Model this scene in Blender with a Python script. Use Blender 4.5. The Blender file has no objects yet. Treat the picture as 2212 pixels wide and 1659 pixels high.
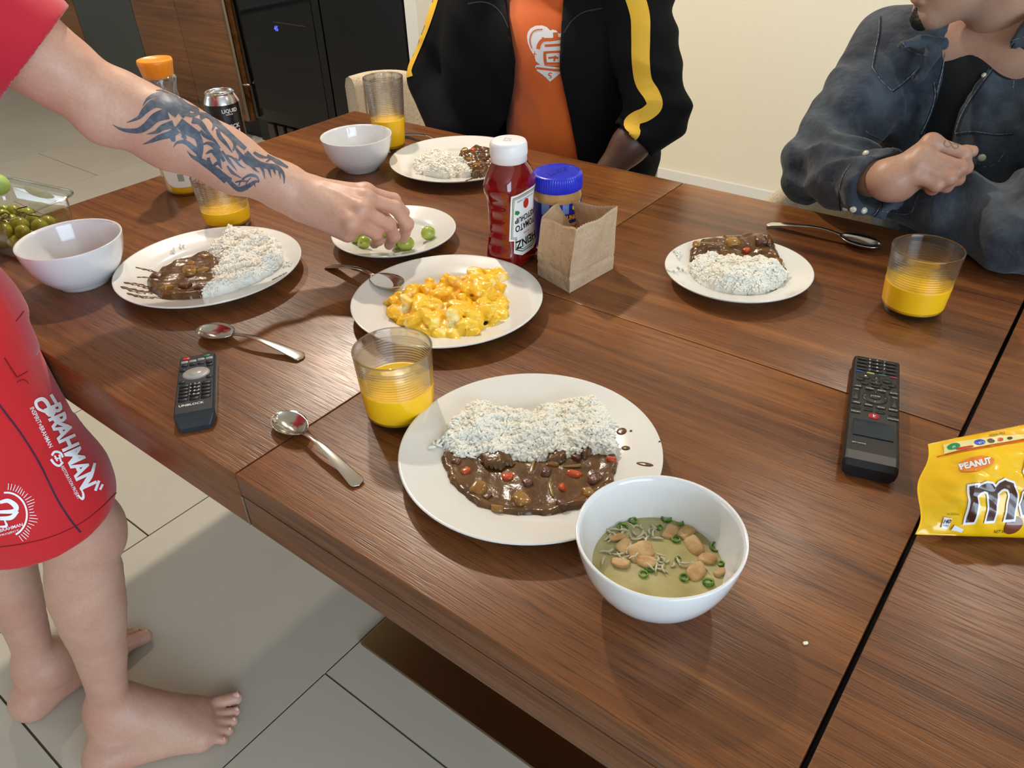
import bpy, bmesh, math, random
import numpy as np
from mathutils import Vector, Matrix, noise as mnoise

random.seed(7)
rng = np.random.default_rng(11)
S = bpy.context.scene
COL = S.collection
PI = math.pi
TT = 0.75          # table top height

# ------------------------------------------------------------------ camera
CW, CH = 2212.0, 1659.0
YAW, PITCH, ROLL, FPX = math.radians(128.8398), math.radians(34.9461), math.radians(-2.1143), 1688.46
EYE = np.array([0.0, 0.0, TT + 0.535])
FWD = np.array([math.cos(YAW) * math.cos(PITCH), math.sin(YAW) * math.cos(PITCH), -math.sin(PITCH)])
_r0 = np.array([math.sin(YAW), -math.cos(YAW), 0.0])
_u0 = np.cross(_r0, FWD)
RGT = _r0 * math.cos(ROLL) + _u0 * math.sin(ROLL)
UPV = -_r0 * math.sin(ROLL) + _u0 * math.cos(ROLL)
cam_data = bpy.data.cameras.new('camera')
cam_data.sensor_width = 36.0
cam_data.lens = FPX / CW * 36.0
cam_data.clip_start = 0.02
cam = bpy.data.objects.new('camera', cam_data)
COL.objects.link(cam)
cam.matrix_world = Matrix(((RGT[0], UPV[0], -FWD[0], EYE[0]), (RGT[1], UPV[1], -FWD[1], EYE[1]),
                           (RGT[2], UPV[2], -FWD[2], EYE[2]), (0, 0, 0, 1)))
S.camera = cam


def ray(px, py):
    d = FWD + (px - CW / 2) / FPX * RGT - (py - CH / 2) / FPX * UPV
    return d / np.linalg.norm(d)


def atz(px, py, z):
    d = ray(px, py)
    return EYE + d * ((z - EYE[2]) / d[2])


def aty(px, py, y):
    d = ray(px, py)
    return EYE + d * (y / d[1])


# ------------------------------------------------------------------ world, lights, exposure
S.view_settings.view_transform = 'Standard'
S.view_settings.look = 'None'
S.view_settings.gamma = 1.0
S.view_settings.use_curve_mapping = False
S.view_settings.exposure = -0.30
try:
    S.cycles.use_denoising = True
    S.cycles.max_bounces = 10
    S.cycles.transmission_bounces = 10
    S.cycles.transparent_max_bounces = 12
    S.cycles.sample_clamp_indirect = 6.0
    S.cycles.blur_glossy = 0.6
except Exception:
    pass
wd = bpy.data.worlds.new('daylight')
S.world = wd
wd.use_nodes = True
bg = wd.node_tree.nodes['Background']
bg.inputs[0].default_value = (0.62, 0.78, 1.0, 1)
bg.inputs[1].default_value = 2.0


def lamp_spot(name, loc, target, power, color, radius, angle, blend):
    l = bpy.data.lights.new(name, 'SPOT')
    l.energy = power
    l.color = color
    l.shadow_soft_size = radius
    l.spot_size = math.radians(angle)
    l.spot_blend = blend
    o = bpy.data.objects.new(name, l)
    COL.objects.link(o)
    o.location = loc
    o.rotation_euler = (Vector(target) - Vector(loc)).to_track_quat('-Z', 'Y').to_euler()
    return o


def lamp_area(name, loc, target, sx, sy, power, color):
    l = bpy.data.lights.new(name, 'AREA')
    l.shape = 'RECTANGLE'
    l.size, l.size_y = sx, sy
    l.energy = power
    l.color = color
    o = bpy.data.objects.new(name, l)
    COL.objects.link(o)
    o.location = loc
    o.rotation_euler = (Vector(target) - Vector(loc)).to_track_quat('-Z', 'Y').to_euler()
    return o


CEIL = 2.55
WARM = (1.0, 0.88, 0.73)
LAMPS = [((-1.85, 1.5, CEIL - 0.03), 42.0), ((-0.25, 2.15, CEIL - 0.03), 10.0), ((-2.9, 1.6, CEIL - 0.03), 11.0), ((0.9, 1.6, CEIL - 0.03), 4.0)]
for lp, pw in LAMPS:
    lamp_spot('ceiling_lamp_light', lp, (lp[0], lp[1], 0), pw * 4.0, WARM, 0.045, 160, 0.5)
lamp_area('window_daylight', (2.52, -0.9, 1.38), (-0.6, 0.2, 0.9), 2.4, 1.8, 105.0, (0.66, 0.83, 1.0))
lamp_area('patio_daylight', (-5.6, -2.6, 1.5), (-3.0, 2.0, 0.6), 2.4, 1.8, 34.0, (0.86, 0.93, 1.0))


# ------------------------------------------------------------------ object helpers
def tag(o, label=None, cat=None, group=None, kind=None):
    if label:
        o['label'] = label
    if cat:
        o['category'] = cat
    if group:
        o['group'] = group
    if kind:
        o['kind'] = kind
    return o


def mesh_obj(name, verts, faces, mat=None, parent=None, smooth=True, mats=None, midx=None):
    me = bpy.data.meshes.new(name)
    verts = np.asarray(verts, dtype=float)
    if isinstance(faces, np.ndarray):
        faces = faces.tolist()
    me.from_pydata(verts.tolist(), [], faces)
    if mats:
        for m in mats:
            me.materials.append(m)
        if midx is not None:
            me.polygons.foreach_set('material_index', np.asarray(midx, dtype=np.int32))
    elif mat:
        me.materials.append(mat)
    if smooth:
        me.polygons.foreach_set('use_smooth', [True] * len(me.polygons))
    me.update()
    o = bpy.data.objects.new(name, me)
    COL.objects.link(o)
    if parent:
        o.parent = parent
    return o


def empty(name, loc=(0, 0, 0), rz=0.0):
    o = bpy.data.objects.new(name, None)
    o.empty_display_size = 0.05
    COL.objects.link(o)
    o.location = loc
    o.rotation_euler = (0, 0, rz)
    return o


def copy_tree(o, parent=None):
    c = o.copy()
    COL.objects.link(c)
    if parent:
        c.parent = parent
    for ch in list(o.children):
        copy_tree(ch, c)
    return c


def box(lo, hi):
    x0, y0, z0 = lo
    x1, y1, z1 = hi
    v = [(x0, y0, z0), (x1, y0, z0), (x1, y1, z0), (x0, y1, z0), (x0, y0, z1), (x1, y0, z1), (x1, y1, z1), (x0, y1, z1)]
    f = [(0, 3, 2, 1), (4, 5, 6, 7), (0, 1, 5, 4), (1, 2, 6, 5), (2, 3, 7, 6), (3, 0, 4, 7)]
    return v, f


def bevbox(name, lo, hi, mat, parent=None, bev=0.002, seg=2):
    bm = bmesh.new()
    v, f = box(lo, hi)
    vs = [bm.verts.new(a) for a in v]
    for q in f:
        bm.faces.new([vs[i] for i in q])
    if bev > 0:
        bmesh.ops.bevel(bm, geom=bm.edges[:], offset=bev, segments=seg, profile=0.6, affect='EDGES')
    me = bpy.data.meshes.new(name)
    bm.to_mesh(me)
    bm.free()
    if mat:
        me.materials.append(mat)
    me.polygons.foreach_set('use_smooth', [bev > 0 and seg > 1] * len(me.polygons))
    if bev > 0 and seg > 1:
        try:
            me.set_sharp_from_angle(angle=math.radians(50))
        except Exception:
            pass
    o = bpy.data.objects.new(name, me)
    COL.objects.link(o)
    if parent:
        o.parent = parent
    return o


def join_geo(parts):
    V, F, n = [], [], 0
    for v, f in parts:
        v = np.asarray(v, dtype=float)
        V.append(v)
        F += [tuple(i + n for i in q) for q in f]
        n += len(v)
    return np.vstack(V), F


def lathe(prof, n=64, closed=False, sx=1.0, sy=1.0, power=2.0):
    """profile of (r, z) pairs from the axis out; r = 0 ends become poles"""
    V, F, rings = [], [], []
    for r, z in prof:
        if r < 1e-7:
            rings.append([len(V)])
            V.append((0, 0, z))
        else:
            base = len(V)
            for i in range(n):
                a = 2 * PI * i / n
                c, s = math.cos(a), math.sin(a)
                k = r * (abs(c) ** power + abs(s) ** power) ** (-1.0 / power)
                V.append((k * c * sx, k * s * sy, z))
            rings.append(list(range(base, base + n)))
    pairs = list(zip(rings[:-1], rings[1:]))
    if closed:
        pairs.append((rings[-1], rings[0]))
    for a, b in pairs:
        if len(a) == 1 and len(b) == 1:
            continue
        for i in range(n):
            j = (i + 1) % n
            if len(a) == 1:
                F.append((a[0], b[j], b[i]))
            elif len(b) == 1:
                F.append((a[i], a[j], b[0]))
            else:
                F.append((a[i], a[j], b[j], b[i]))
    return V, F


def catmull(pts, m=8):
    pts = np.asarray(pts, dtype=float)
    P = np.vstack([2 * pts[0] - pts[1], pts, 2 * pts[-1] - pts[-2]])
    out = []
    for i in range(1, len(P) - 2):
        p0, p1, p2, p3 = P[i - 1:i + 3]
        for t in np.linspace(0, 1, m, endpoint=False):
            out.append(0.5 * ((2 * p1) + (-p0 + p2) * t + (2 * p0 - 5 * p1 + 4 * p2 - p3) * t ** 2 + (-p0 + 3 * p1 - 3 * p2 + p3) * t ** 3))
    out.append(pts[-1])
    return np.array(out)


def tube(path, rad, n=8, caps=True, sub=0):
    P = catmull(path, sub) if sub else np.asarray(path, dtype=float)
    m = len(P)
    R = np.interp(np.linspace(0, 1, m), np.linspace(0, 1, len(rad)), rad) if hasattr(rad, '__len__') else np.full(m, rad)
    T = np.gradient(P, axis=0)
    T /= np.linalg.norm(T, axis=1)[:, None] + 1e-12
    up = np.array([0, 0, 1.0]) if abs(T[0][2]) < 0.9 else np.array([1.0, 0, 0])
    V, F = [], []
    nrm = np.cross(T[0], up)
    nrm /= np.linalg.norm(nrm)
    for i in range(m):
        nrm = nrm - T[i] * (nrm @ T[i])
        nrm /= np.linalg.norm(nrm) + 1e-12
        b = np.cross(T[i], nrm)
        for k in range(n):
            a = 2 * PI * k / n
            V.append(P[i] + R[i] * (math.cos(a) * nrm + math.sin(a) * b))
    for i in range(m - 1):
        for k in range(n):
            k2 = (k + 1) % n
            F.append((i * n + k, i * n + k2, (i + 1) * n + k2, (i + 1) * n + k))
    if caps:
        F.append(tuple(range(n - 1, -1, -1)))
        F.append(tuple((m - 1) * n + k for k in range(n)))
    return np.array(V), F


def xf(geo, rot=None, loc=(0, 0, 0), sc=1.0):
    v = np.asarray(geo[0], dtype=float) * sc
    if rot is not None:
        v = v @ np.array(rot).T
    return v + np.array(loc, dtype=float), geo[1]


def rotz(a):
    c, s = math.cos(a), math.sin(a)
    return np.array([[c, -s, 0], [s, c, 0], [0, 0, 1.0]])


def rotx(a):
    c, s = math.cos(a), math.sin(a)
    return np.array([[1.0, 0, 0], [0, c, -s], [0, s, c]])


def roty(a):
    c, s = math.cos(a), math.sin(a)
    return np.array([[c, 0, s], [0, 1.0, 0], [-s, 0, c]])


def in_poly(P, poly):
    poly = np.asarray(poly, dtype=float)
    x, y = P[:, 0], P[:, 1]
    ins = np.zeros(len(P), bool)
    n = len(poly)
    for i in range(n):
        x1, y1 = poly[i]
        x2, y2 = poly[(i + 1) % n]
        c = ((y1 > y) != (y2 > y)) & (x < (x2 - x1) * (y - y1) / (y2 - y1 + 1e-15) + x1)
        ins ^= c
    return ins


def poly_dist(P, poly):
    poly = np.asarray(poly, dtype=float)
    d = np.full(len(P), 1e9)
    for i in range(len(poly)):
        a, b = poly[i], poly[(i + 1) % len(poly)]
        ba = b - a
        t = np.clip(((P - a) @ ba) / (ba @ ba + 1e-15), 0, 1)
        d = np.minimum(d, np.linalg.norm(P - a - t[:, None] * ba, axis=1))
    return d


def wob(P, freq, seed, octs=3):
    """cheap smooth numpy noise, about -1..1"""
    r = np.random.default_rng(seed)
    out = np.zeros(len(P))
    amp, tot = 1.0, 0.0
    for o in range(octs):
        for k in range(4):
            w = r.normal(size=P.shape[1])
            w *= freq * (2 ** o) * (0.7 + 0.6 * r.random()) / np.linalg.norm(w)
            out += amp * np.sin(P @ w + r.random() * 6.28 + 1.3 * np.sin(P @ w[::-1] * 0.6 + k)) / 4 * 1.6
        tot += amp
        amp *= 0.55
    return out / tot


# ------------------------------------------------------------------ materials
def srgb(r, g, b):
    f = lambda c: (c / 255 / 12.92) if c / 255 <= 0.04045 else ((c / 255 + 0.055) / 1.055) ** 2.4
    return (f(r), f(g), f(b), 1.0)


def mat(name, color, rough=0.5, metal=0.0, trans=0.0, ior=1.45, coat=0.0, spec=0.5, sheen=0.0, sss=0.0, bump=None, var=None,
        emit=None):
    """bump=(scale, strength, distance); var=(scale, colour2, low, high)"""
    m = bpy.data.materials.new(name)
    m.use_nodes = True
    nt = m.node_tree
    b = nt.nodes['Principled BSDF']
    b.inputs['Base Color'].default_value = color
    b.inputs['Roughness'].default_value = rough
    b.inputs['Metallic'].default_value = metal
    b.inputs['Transmission Weight'].default_value = trans
    b.inputs['IOR'].default_value = ior
    b.inputs['Coat Weight'].default_value = coat
    b.inputs['Coat Roughness'].default_value = 0.05
    b.inputs['Specular IOR Level'].default_value = spec
    b.inputs['Sheen Weight'].default_value = sheen
    if sss:
        b.inputs['Subsurface Weight'].default_value = sss
        b.inputs['Subsurface Radius'].default_value = (1.0, 0.4, 0.2)
        b.inputs['Subsurface Scale'].default_value = 0.006
    tc = nt.nodes.new('ShaderNodeTexCoord')
    if var:
        n = nt.nodes.new('ShaderNodeTexNoise')
        n.inputs['Scale'].default_value = var[0]
        n.inputs['Detail'].default_value = 4
        r = nt.nodes.new('ShaderNodeValToRGB')
        r.color_ramp.elements[0].position = var[2]
        r.color_ramp.elements[1].position = var[3]
        r.color_ramp.elements[0].color = color
        r.color_ramp.elements[1].color = var[1]
        nt.links.new(tc.outputs['Object'], n.inputs['Vector'])
        nt.links.new(n.outputs['Fac'], r.inputs['Fac'])
        nt.links.new(r.outputs['Color'], b.inputs['Base Color'])
    if bump:
        n = nt.nodes.new('ShaderNodeTexNoise')
        n.inputs['Scale'].default_value = bump[0]
        n.inputs['Detail'].default_value = 3
        bp = nt.nodes.new('ShaderNodeBump')
        bp.inputs['Strength'].default_value = bump[1]
        bp.inputs['Distance'].default_value = bump[2]
        nt.links.new(tc.outputs['Object'], n.inputs['Vector'])
        nt.links.new(n.outputs['Fac'], bp.inputs['Height'])
        nt.links.new(bp.outputs['Normal'], b.inputs['Normal'])
    if emit:
        b.inputs['Emission Color'].default_value = emit[0]
        b.inputs['Emission Strength'].default_value = emit[1]
    return m


def thin_glass(name, refr=0.4, tint=(0.98, 1.0, 0.99, 1), ior=1.46, boost=1.0):
    """thin-walled glass: part refraction, part clear pane with Fresnel reflection"""
    m = bpy.data.materials.new(name)
    m.use_nodes = True
    nt = m.node_tree
    nt.nodes.remove(nt.nodes['Principled BSDF'])
    out = nt.nodes['Material Output']
    tr = nt.nodes.new('ShaderNodeBsdfTransparent')
    tr.inputs[0].default_value = tint
    gl = nt.nodes.new('ShaderNodeBsdfGlossy')
    gl.inputs['Roughness'].default_value = 0.02
    fz_ = nt.nodes.new('ShaderNodeLayerWeight')
    fz_.inputs['Blend'].default_value = 0.5
    pw_n = nt.nodes.new('ShaderNodeMath')
    pw_n.operation = 'POWER'
    pw_n.inputs[1].default_value = 3.0
    nt.links.new(fz_.outputs['Facing'], pw_n.inputs[0])
    ad_n = nt.nodes.new('ShaderNodeMath')
    ad_n.operation = 'MULTIPLY_ADD'
    ad_n.inputs[1].default_value = 0.75
    ad_n.inputs[2].default_value = 0.045
    nt.links.new(pw_n.outputs[0], ad_n.inputs[0])
    mu = nt.nodes.new('ShaderNodeMath')
    mu.operation = 'MULTIPLY'
    mu.use_clamp = True
    mu.inputs[1].default_value = boost
    nt.links.new(ad_n.outputs[0], mu.inputs[0])
    m1 = nt.nodes.new('ShaderNodeMixShader')
    nt.links.new(mu.outputs[0], m1.inputs[0])
    nt.links.new(tr.outputs[0], m1.inputs[1])
    nt.links.new(gl.outputs[0], m1.inputs[2])
    g = nt.nodes.new('ShaderNodeBsdfGlass')
    g.inputs['Roughness'].default_value = 0.0
    g.inputs['IOR'].default_value = ior
    m2 = nt.nodes.new('ShaderNodeMixShader')
    m2.inputs[0].default_value = refr
    nt.links.new(m1.outputs[0], m2.inputs[1])
    nt.links.new(g.outputs[0], m2.inputs[2])
    nt.links.new(m2.outputs[0], out.inputs['Surface'])
    return m


def wood(name, cols, off=(0, 0, 0), scale=1.0, rough=0.33, axis='X', pores=0.5):
    m = bpy.data.materials.new(name)
    m.use_nodes = True
    nt = m.node_tree
    L = nt.links.new
    b = nt.nodes['Principled BSDF']
    tc = nt.nodes.new('ShaderNodeTexCoord')
    mp = nt.nodes.new('ShaderNodeMapping')
    mp.inputs['Location'].default_value = off
    if axis == 'Z':
        mp.inputs['Rotation'].default_value = (0, PI / 2, 0)
    L(tc.outputs['Object'], mp.inputs['Vector'])

    def stretched(sx, sy, detail, dist=0.0, rgh=0.5):
        mm = nt.nodes.new('ShaderNodeMapping')
        mm.inputs['Scale'].default_value = (sx * scale, sy * scale, sy * scale)
        L(mp.outputs['Vector'], mm.inputs['Vector'])
        n = nt.nodes.new('ShaderNodeTexNoise')
        n.inputs['Scale'].default_value = 1.0
        n.inputs['Detail'].default_value = detail
        n.inputs['Roughness'].default_value = rgh
        n.inputs['Distortion'].default_value = dist
        L(mm.outputs['Vector'], n.inputs['Vector'])
        return n.outputs['Fac']

    broad = stretched(0.7, 9, 3, 0.35)
    fine = stretched(2.0, 70, 3, 0.2)
    hair = stretched(5.0, 330, 2)
    pore = stretched(22, 700, 1)

    def math_(op, a, bb):
        n = nt.nodes.new('ShaderNodeMath')
        n.operation = op
        for i, v in enumerate((a, bb)):
            if isinstance(v, (int, float)):
                n.inputs[i].default_value = v
            else:
                L(v, n.inputs[i])
        return n.outputs[0]
    s = math_('ADD', math_('MULTIPLY', broad, 0.42), math_('MULTIPLY', fine, 0.38))
    s = math_('ADD', s, math_('MULTIPLY', hair, 0.20))
    r = nt.nodes.new('ShaderNodeValToRGB')
    els = r.color_ramp.elements
    pos = [0.34, 0.46, 0.56, 0.69]
    els[0].position, els[0].color = pos[0], cols[0]
    els[1].position, els[1].color = pos[3], cols[3]
    for i in (1, 2):
        e = els.new(pos[i])
        e.color = cols[i]
    L(s, r.inputs['Fac'])
    pr = nt.nodes.new('ShaderNodeValToRGB')
    pr.color_ramp.elements[0].position = 0.30
    pr.color_ramp.elements[1].position = 0.47
    k = 1 - pores
    pr.color_ramp.elements[0].color = (k, k, k, 1)
    pr.color_ramp.elements[1].color = (1, 1, 1, 1)
    L(pore, pr.inputs['Fac'])
    mx = nt.nodes.new('ShaderNodeMix')
    mx.data_type = 'RGBA'
    mx.blend_type = 'MULTIPLY'
    mx.inputs[0].default_value = 1.0
    L(r.outputs['Color'], mx.inputs[6])
    L(pr.outputs['Color'], mx.inputs[7])
    L(mx.outputs[2], b.inputs['Base Color'])
    b.inputs['Roughness'].default_value = rough
    b.inputs['Specular IOR Level'].default_value = 0.45
    bp = nt.nodes.new('ShaderNodeBump')
    bp.inputs['Strength'].default_value = 0.35
    bp.inputs['Distance'].default_value = 0.0004
    hh = math_('ADD', pr.outputs['Color'], math_('MULTIPLY', hair, 1.2))
    L(hh, bp.inputs['Height'])
    L(bp.outputs['Normal'], b.inputs['Normal'])
    return m


def attr_mat(name, rough=0.5, sss=0.0, spec=0.5, coat=0.0, bump=None, sheen=0.0, attr='tint', grain=None):
    """base colour from a colour attribute painted on the mesh, with a little grain"""
    m = mat(name, (0.5, 0.5, 0.5, 1), rough, sss=sss, spec=spec, coat=coat, bump=bump, sheen=sheen)
    nt = m.node_tree
    a = nt.nodes.new('ShaderNodeAttribute')
    a.attribute_name = attr
    src = a.outputs['Color']
    if grain:
        tc = nt.nodes.new('ShaderNodeTexCoord')
        n = nt.nodes.new('ShaderNodeTexNoise')
        n.inputs['Scale'].default_value = grain[0]
        n.inputs['Detail'].default_value = 3
        nt.links.new(tc.outputs['Object'], n.inputs['Vector'])
        r = nt.nodes.new('ShaderNodeValToRGB')
        r.color_ramp.elements[0].position = 0.3
        r.color_ramp.elements[1].position = 0.7
        r.color_ramp.elements[0].color = (grain[1],) * 3 + (1,)
        r.color_ramp.elements[1].color = (grain[2],) * 3 + (1,)
        nt.links.new(n.outputs['Fac'], r.inputs['Fac'])
        mx = nt.nodes.new('ShaderNodeMix')
        mx.data_type = 'RGBA'
        mx.blend_type = 'MULTIPLY'
        mx.inputs[0].default_value = 1.0
        nt.links.new(src, mx.inputs[6])
        nt.links.new(r.outputs['Color'], mx.inputs[7])
        src = mx.outputs[2]
    nt.links.new(src, m.node_tree.nodes['Principled BSDF'].inputs['Base Color'])
    return m


def set_attr(o, rgb, name='tint'):
    me = o.data
    ca = me.color_attributes.new(name, 'FLOAT_COLOR', 'POINT')
    c = np.ones((len(me.vertices), 4), dtype=np.float32)
    c[:, :3] = rgb
    ca.data.foreach_set('color', c.ravel())


def vcoords(o):
    a = np.empty(len(o.data.vertices) * 3)
    o.data.vertices.foreach_get('co', a)
    return a.reshape(-1, 3)


def text_geo(txt, size=1.0, bold=0.0, extrude=0.0, align='CENTER', res=2):
    cu = bpy.data.curves.new('lettering', 'FONT')
    cu.body = txt
    cu.size = size
    cu.align_x = align
    cu.align_y = 'CENTER'
    cu.offset = bold
    cu.extrude = extrude
    cu.resolution_u = res
    o = bpy.data.objects.new('lettering', cu)
    COL.objects.link(o)
    dg = bpy.context.evaluated_depsgraph_get()
    me = bpy.data.meshes.new_from_object(o.evaluated_get(dg))
    V = np.empty(len(me.vertices) * 3)
    me.vertices.foreach_get('co', V)
    F = [tuple(p.vertices) for p in me.polygons]
    bpy.data.objects.remove(o)
    bpy.data.curves.remove(cu)
    bpy.data.meshes.remove(me)
    return V.reshape(-1, 3), F


def subdiv2d(V, F, maxlen):
    """triangulate flat geometry and split long edges so it can be bent"""
    bm = bmesh.new()
    vs = [bm.verts.new(v) for v in V]
    for f in F:
        try:
            bm.faces.new([vs[i] for i in f])
        except Exception:
            pass
    bmesh.ops.triangulate(bm, faces=bm.faces[:])
    for _ in range(7):
        le = [e for e in bm.edges if e.calc_length() > maxlen]
        if not le:
            break
        bmesh.ops.subdivide_edges(bm, edges=le, cuts=1)
        bmesh.ops.triangulate(bm, faces=[f for f in bm.faces if len(f.verts) > 3])
    V2 = np.array([v.co[:] for v in bm.verts])
    bm.verts.index_update()
    F2 = [tuple(v.index for v in f.verts) for f in bm.faces]
    bm.free()
    return V2, F2

# ------------------------------------------------------------------ shared materials
WALN = [srgb(68, 37, 17), srgb(106, 61, 29), srgb(125, 75, 36), srgb(156, 99, 49)]
M = {}
M['wood_a'] = wood('walnut_left', WALN, (0.3, 0.1, 0.0))
M['wood_b'] = wood('walnut_near', WALN, (4.3, 2.1, 0.0))
M['wood_c'] = wood('walnut_far', WALN, (9.1, 5.7, 0.0))
M['wood_d'] = wood('walnut_right', WALN, (14.7, 8.2, 0.0))
CAB = [srgb(64, 38, 18), srgb(104, 64, 32), srgb(124, 78, 40), srgb(146, 96, 54)]
M['cab'] = wood('cabinet_wood', CAB, (2, 2, 2), 0.6, 0.35, pores=0.2)
M['tile'] = mat('floor_tile', srgb(202, 195, 181), 0.45, bump=(40, 0.05, 0.0006), var=(1.6, srgb(194, 186, 171), 0.35, 0.65))
M['grout'] = mat('grout', srgb(92, 84, 72), 0.9)
M['wall'] = mat('wall_paint', srgb(226, 218, 198), 0.85, bump=(160, 0.15, 0.0008))
M['white_trim'] = mat('white_trim', srgb(222, 220, 214), 0.45)
M['ceiling'] = mat('ceiling_paint', srgb(232, 228, 218), 0.9)
M['porcelain'] = mat('porcelain', srgb(224, 221, 216), 0.16, coat=0.5, spec=0.5)
M['bowlmat'] = mat('bowl_porcelain', srgb(228, 228, 228), 0.13, coat=0.6)
M['glass'] = thin_glass('clear_glass', 0.55)
M['plastic_clear'] = thin_glass('clear_plastic', 0.0, (0.95, 0.97, 0.95, 1), 1.5, 1.3)
M['juice'] = mat('orange_juice', srgb(255, 196, 30), 0.18, bump=(300, 0.05, 0.0004))
M['steel'] = mat('steel', srgb(205, 200, 192), 0.14, metal=1.0)
M['steel_dull'] = mat('brushed_steel', srgb(170, 160, 140), 0.32, metal=1.0)
M['black'] = mat('black_plastic', srgb(22, 22, 24), 0.38)
M['black_gloss'] = mat('black_gloss', srgb(5, 5, 6), 0.09, spec=0.35)
M['black_door'] = mat('black_door', srgb(10, 10, 11), 0.4, spec=0.3)
M['chair'] = mat('cream_weave', srgb(206, 192, 170), 0.85, bump=(420, 0.6, 0.0015), var=(300, srgb(178, 160, 136), 0.4, 0.6))

# ------------------------------------------------------------------ room shell
RX0, RX1, RY0, RY1 = -7.2, 2.6, -3.0, 3.0


def slab(name, lo, hi, m):
    v, f = box(lo, hi)
    return tag(mesh_obj(name, v, f, m, smooth=False), kind='structure')


floor = slab('floor', (RX0, RY0, -0.06), (RX1, RY1, -0.004), M['grout'])
tv, tf = box((-0.3005, -0.598, -0.004), (0.3005, 0.598, 0.0))
tile_me = bpy.data.meshes.new('tile')
tile_me.from_pydata(tv, [], tf)
tile_me.materials.append(M['tile'])
PX = 0.605
for c in range(-10, 6):
    xc = -0.86 + PX * c + PX / 2
    y0 = 0.472 if c % 2 == 0 else 0.075
    for r in range(-4, 4):
        yc = y0 + 1.2 * r + 0.6
        if not (RY0 - 0.5 < yc < RY1 + 0.5 and RX0 - 0.2 < xc < RX1 + 0.2):
            continue
        t = bpy.data.objects.new('tile', tile_me)
        COL.objects.link(t)
        t.parent = floor
        lo, hi = max(yc - 0.598, RY0), min(yc + 0.598, RY1)
        x0, x1 = max(xc - 0.3005, RX0), min(xc + 0.3005, RX1)
        if hi - lo < 0.02 or x1 - x0 < 0.02:
            bpy.data.objects.remove(t)
            continue
        t.location = ((x0 + x1) / 2, (lo + hi) / 2, 0)
        t.scale = ((x1 - x0) / 0.601, (hi - lo) / 1.196, 1)

slab('ceiling', (RX0, RY0, CEIL), (RX1, RY1, CEIL + 0.08), M['ceiling'])
slab('wall_back', (-2.36, RY1, 0), (RX1, RY1 + 0.1, CEIL), M['wall'])
slab('wall_kitchen', (RX0, RY1, 0), (-2.36, RY1 + 0.1, CEIL), M['wall'])
slab('wall_left', (RX0 - 0.1, RY0, 0), (RX0, RY1, CEIL), M['wall'])
v, f = join_geo([box((RX1, RY0, 0), (RX1 + 0.1, -2.15, CEIL)), box((RX1, 0.35, 0), (RX1 + 0.1, RY1, CEIL)), box((RX1, -2.15, 0), (RX1 + 0.1, 0.35, 0.45)), box((RX1, -2.15, 2.32), (RX1 + 0.1, 0.35, CEIL))])
tag(mesh_obj('wall_right', v, f, M['wall'], smooth=False), kind='structure')
slab('wall_stub', (-2.425, 2.42, 0), (-2.36, RY1, CEIL), M['white_trim'])
slab('baseboard_back', (-2.36, RY1 - 0.016, 0), (RX1, RY1, 0.093), M['white_trim'])
# wall behind the camera with two window openings
w0, w1, w2, w3 = -7.2, -6.9, -4.3, -0.05
zs0, zs1 = 0.45, 2.35
fr = [((RX0, RY0 - 0.1, 0), (-6.9, RY0, CEIL)), ((-4.3, RY0 - 0.1, 0), (RX1, RY0, CEIL)),
      ((-6.9, RY0 - 0.1, 0), (-4.3, RY0, zs0)), ((-6.9, RY0 - 0.1, zs1), (-4.3, RY0, CEIL))]
v, f = join_geo([box(a, b) for a, b in fr])
tag(mesh_obj('wall_front', v, f, M['wall'], smooth=False), kind='structure')
for k, (xa, xb) in enumerate(((-6.9, -4.3),)):
    parts = [box((xa, RY0 - 0.08, zs0), (xb, RY0 - 0.02, zs0 + 0.05)), box((xa, RY0 - 0.08, zs1 - 0.05), (xb, RY0 - 0.02, zs1)),
             box((xa, RY0 - 0.08, zs0), (xa + 0.05, RY0 - 0.02, zs1)), box((xb - 0.05, RY0 - 0.08, zs0), (xb, RY0 - 0.02, zs1)),
             box(((xa + xb) / 2 - 0.03, RY0 - 0.08, zs0), ((xa + xb) / 2 + 0.03, RY0 - 0.02, zs1))]
    v, f = join_geo(parts)
    tag(mesh_obj('window_%d' % (k + 1), v, f, M['white_trim'], smooth=False), kind='structure')

ya, yb = -2.15, 0.35
parts = [box((RX1 + 0.02, ya, 0.45), (RX1 + 0.08, yb, 0.50)), box((RX1 + 0.02, ya, 2.27), (RX1 + 0.08, yb, 2.32)), box((RX1 + 0.02, ya, 0.45), (RX1 + 0.08, ya + 0.05, 2.32)), box((RX1 + 0.02, yb - 0.05, 0.45), (RX1 + 0.08, yb, 2.32)), box((RX1 + 0.02, (ya + yb) / 2 - 0.03, 0.45), (RX1 + 0.08, (ya + yb) / 2 + 0.03, 2.32))]
v, f = join_geo(parts)
tag(mesh_obj('window_2', v, f, M['white_trim'], smooth=False), kind='structure')

# recessed ceiling lamps
M['lampglow'] = mat('lamp_glow', (1, 0.9, 0.7, 1), 0.5, emit=((1, 0.85, 0.6, 1), 6.0))
for i, (lp, pw) in enumerate(LAMPS):
    e = empty('ceiling_lamp', (lp[0], lp[1], CEIL))
    tag(e, 'small round recessed ceiling lamp, ' + ['above the left part of the table', 'above the two seated people', 'nearest the kitchen cabinets', 'farthest to the right'][i], 'lamp', 'recessed ceiling lamps')
    v, f = lathe([(0.052, -0.0), (0.052, -0.006), (0.06, -0.006), (0.062, 0.0)], 24)
    mesh_obj('bezel', v, f, M['white_trim'], e)
    v, f = lathe([(0, -0.001), (0.05, -0.001)], 24)
    mesh_obj('lens', v, f, M['lampglow'], e)

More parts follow.
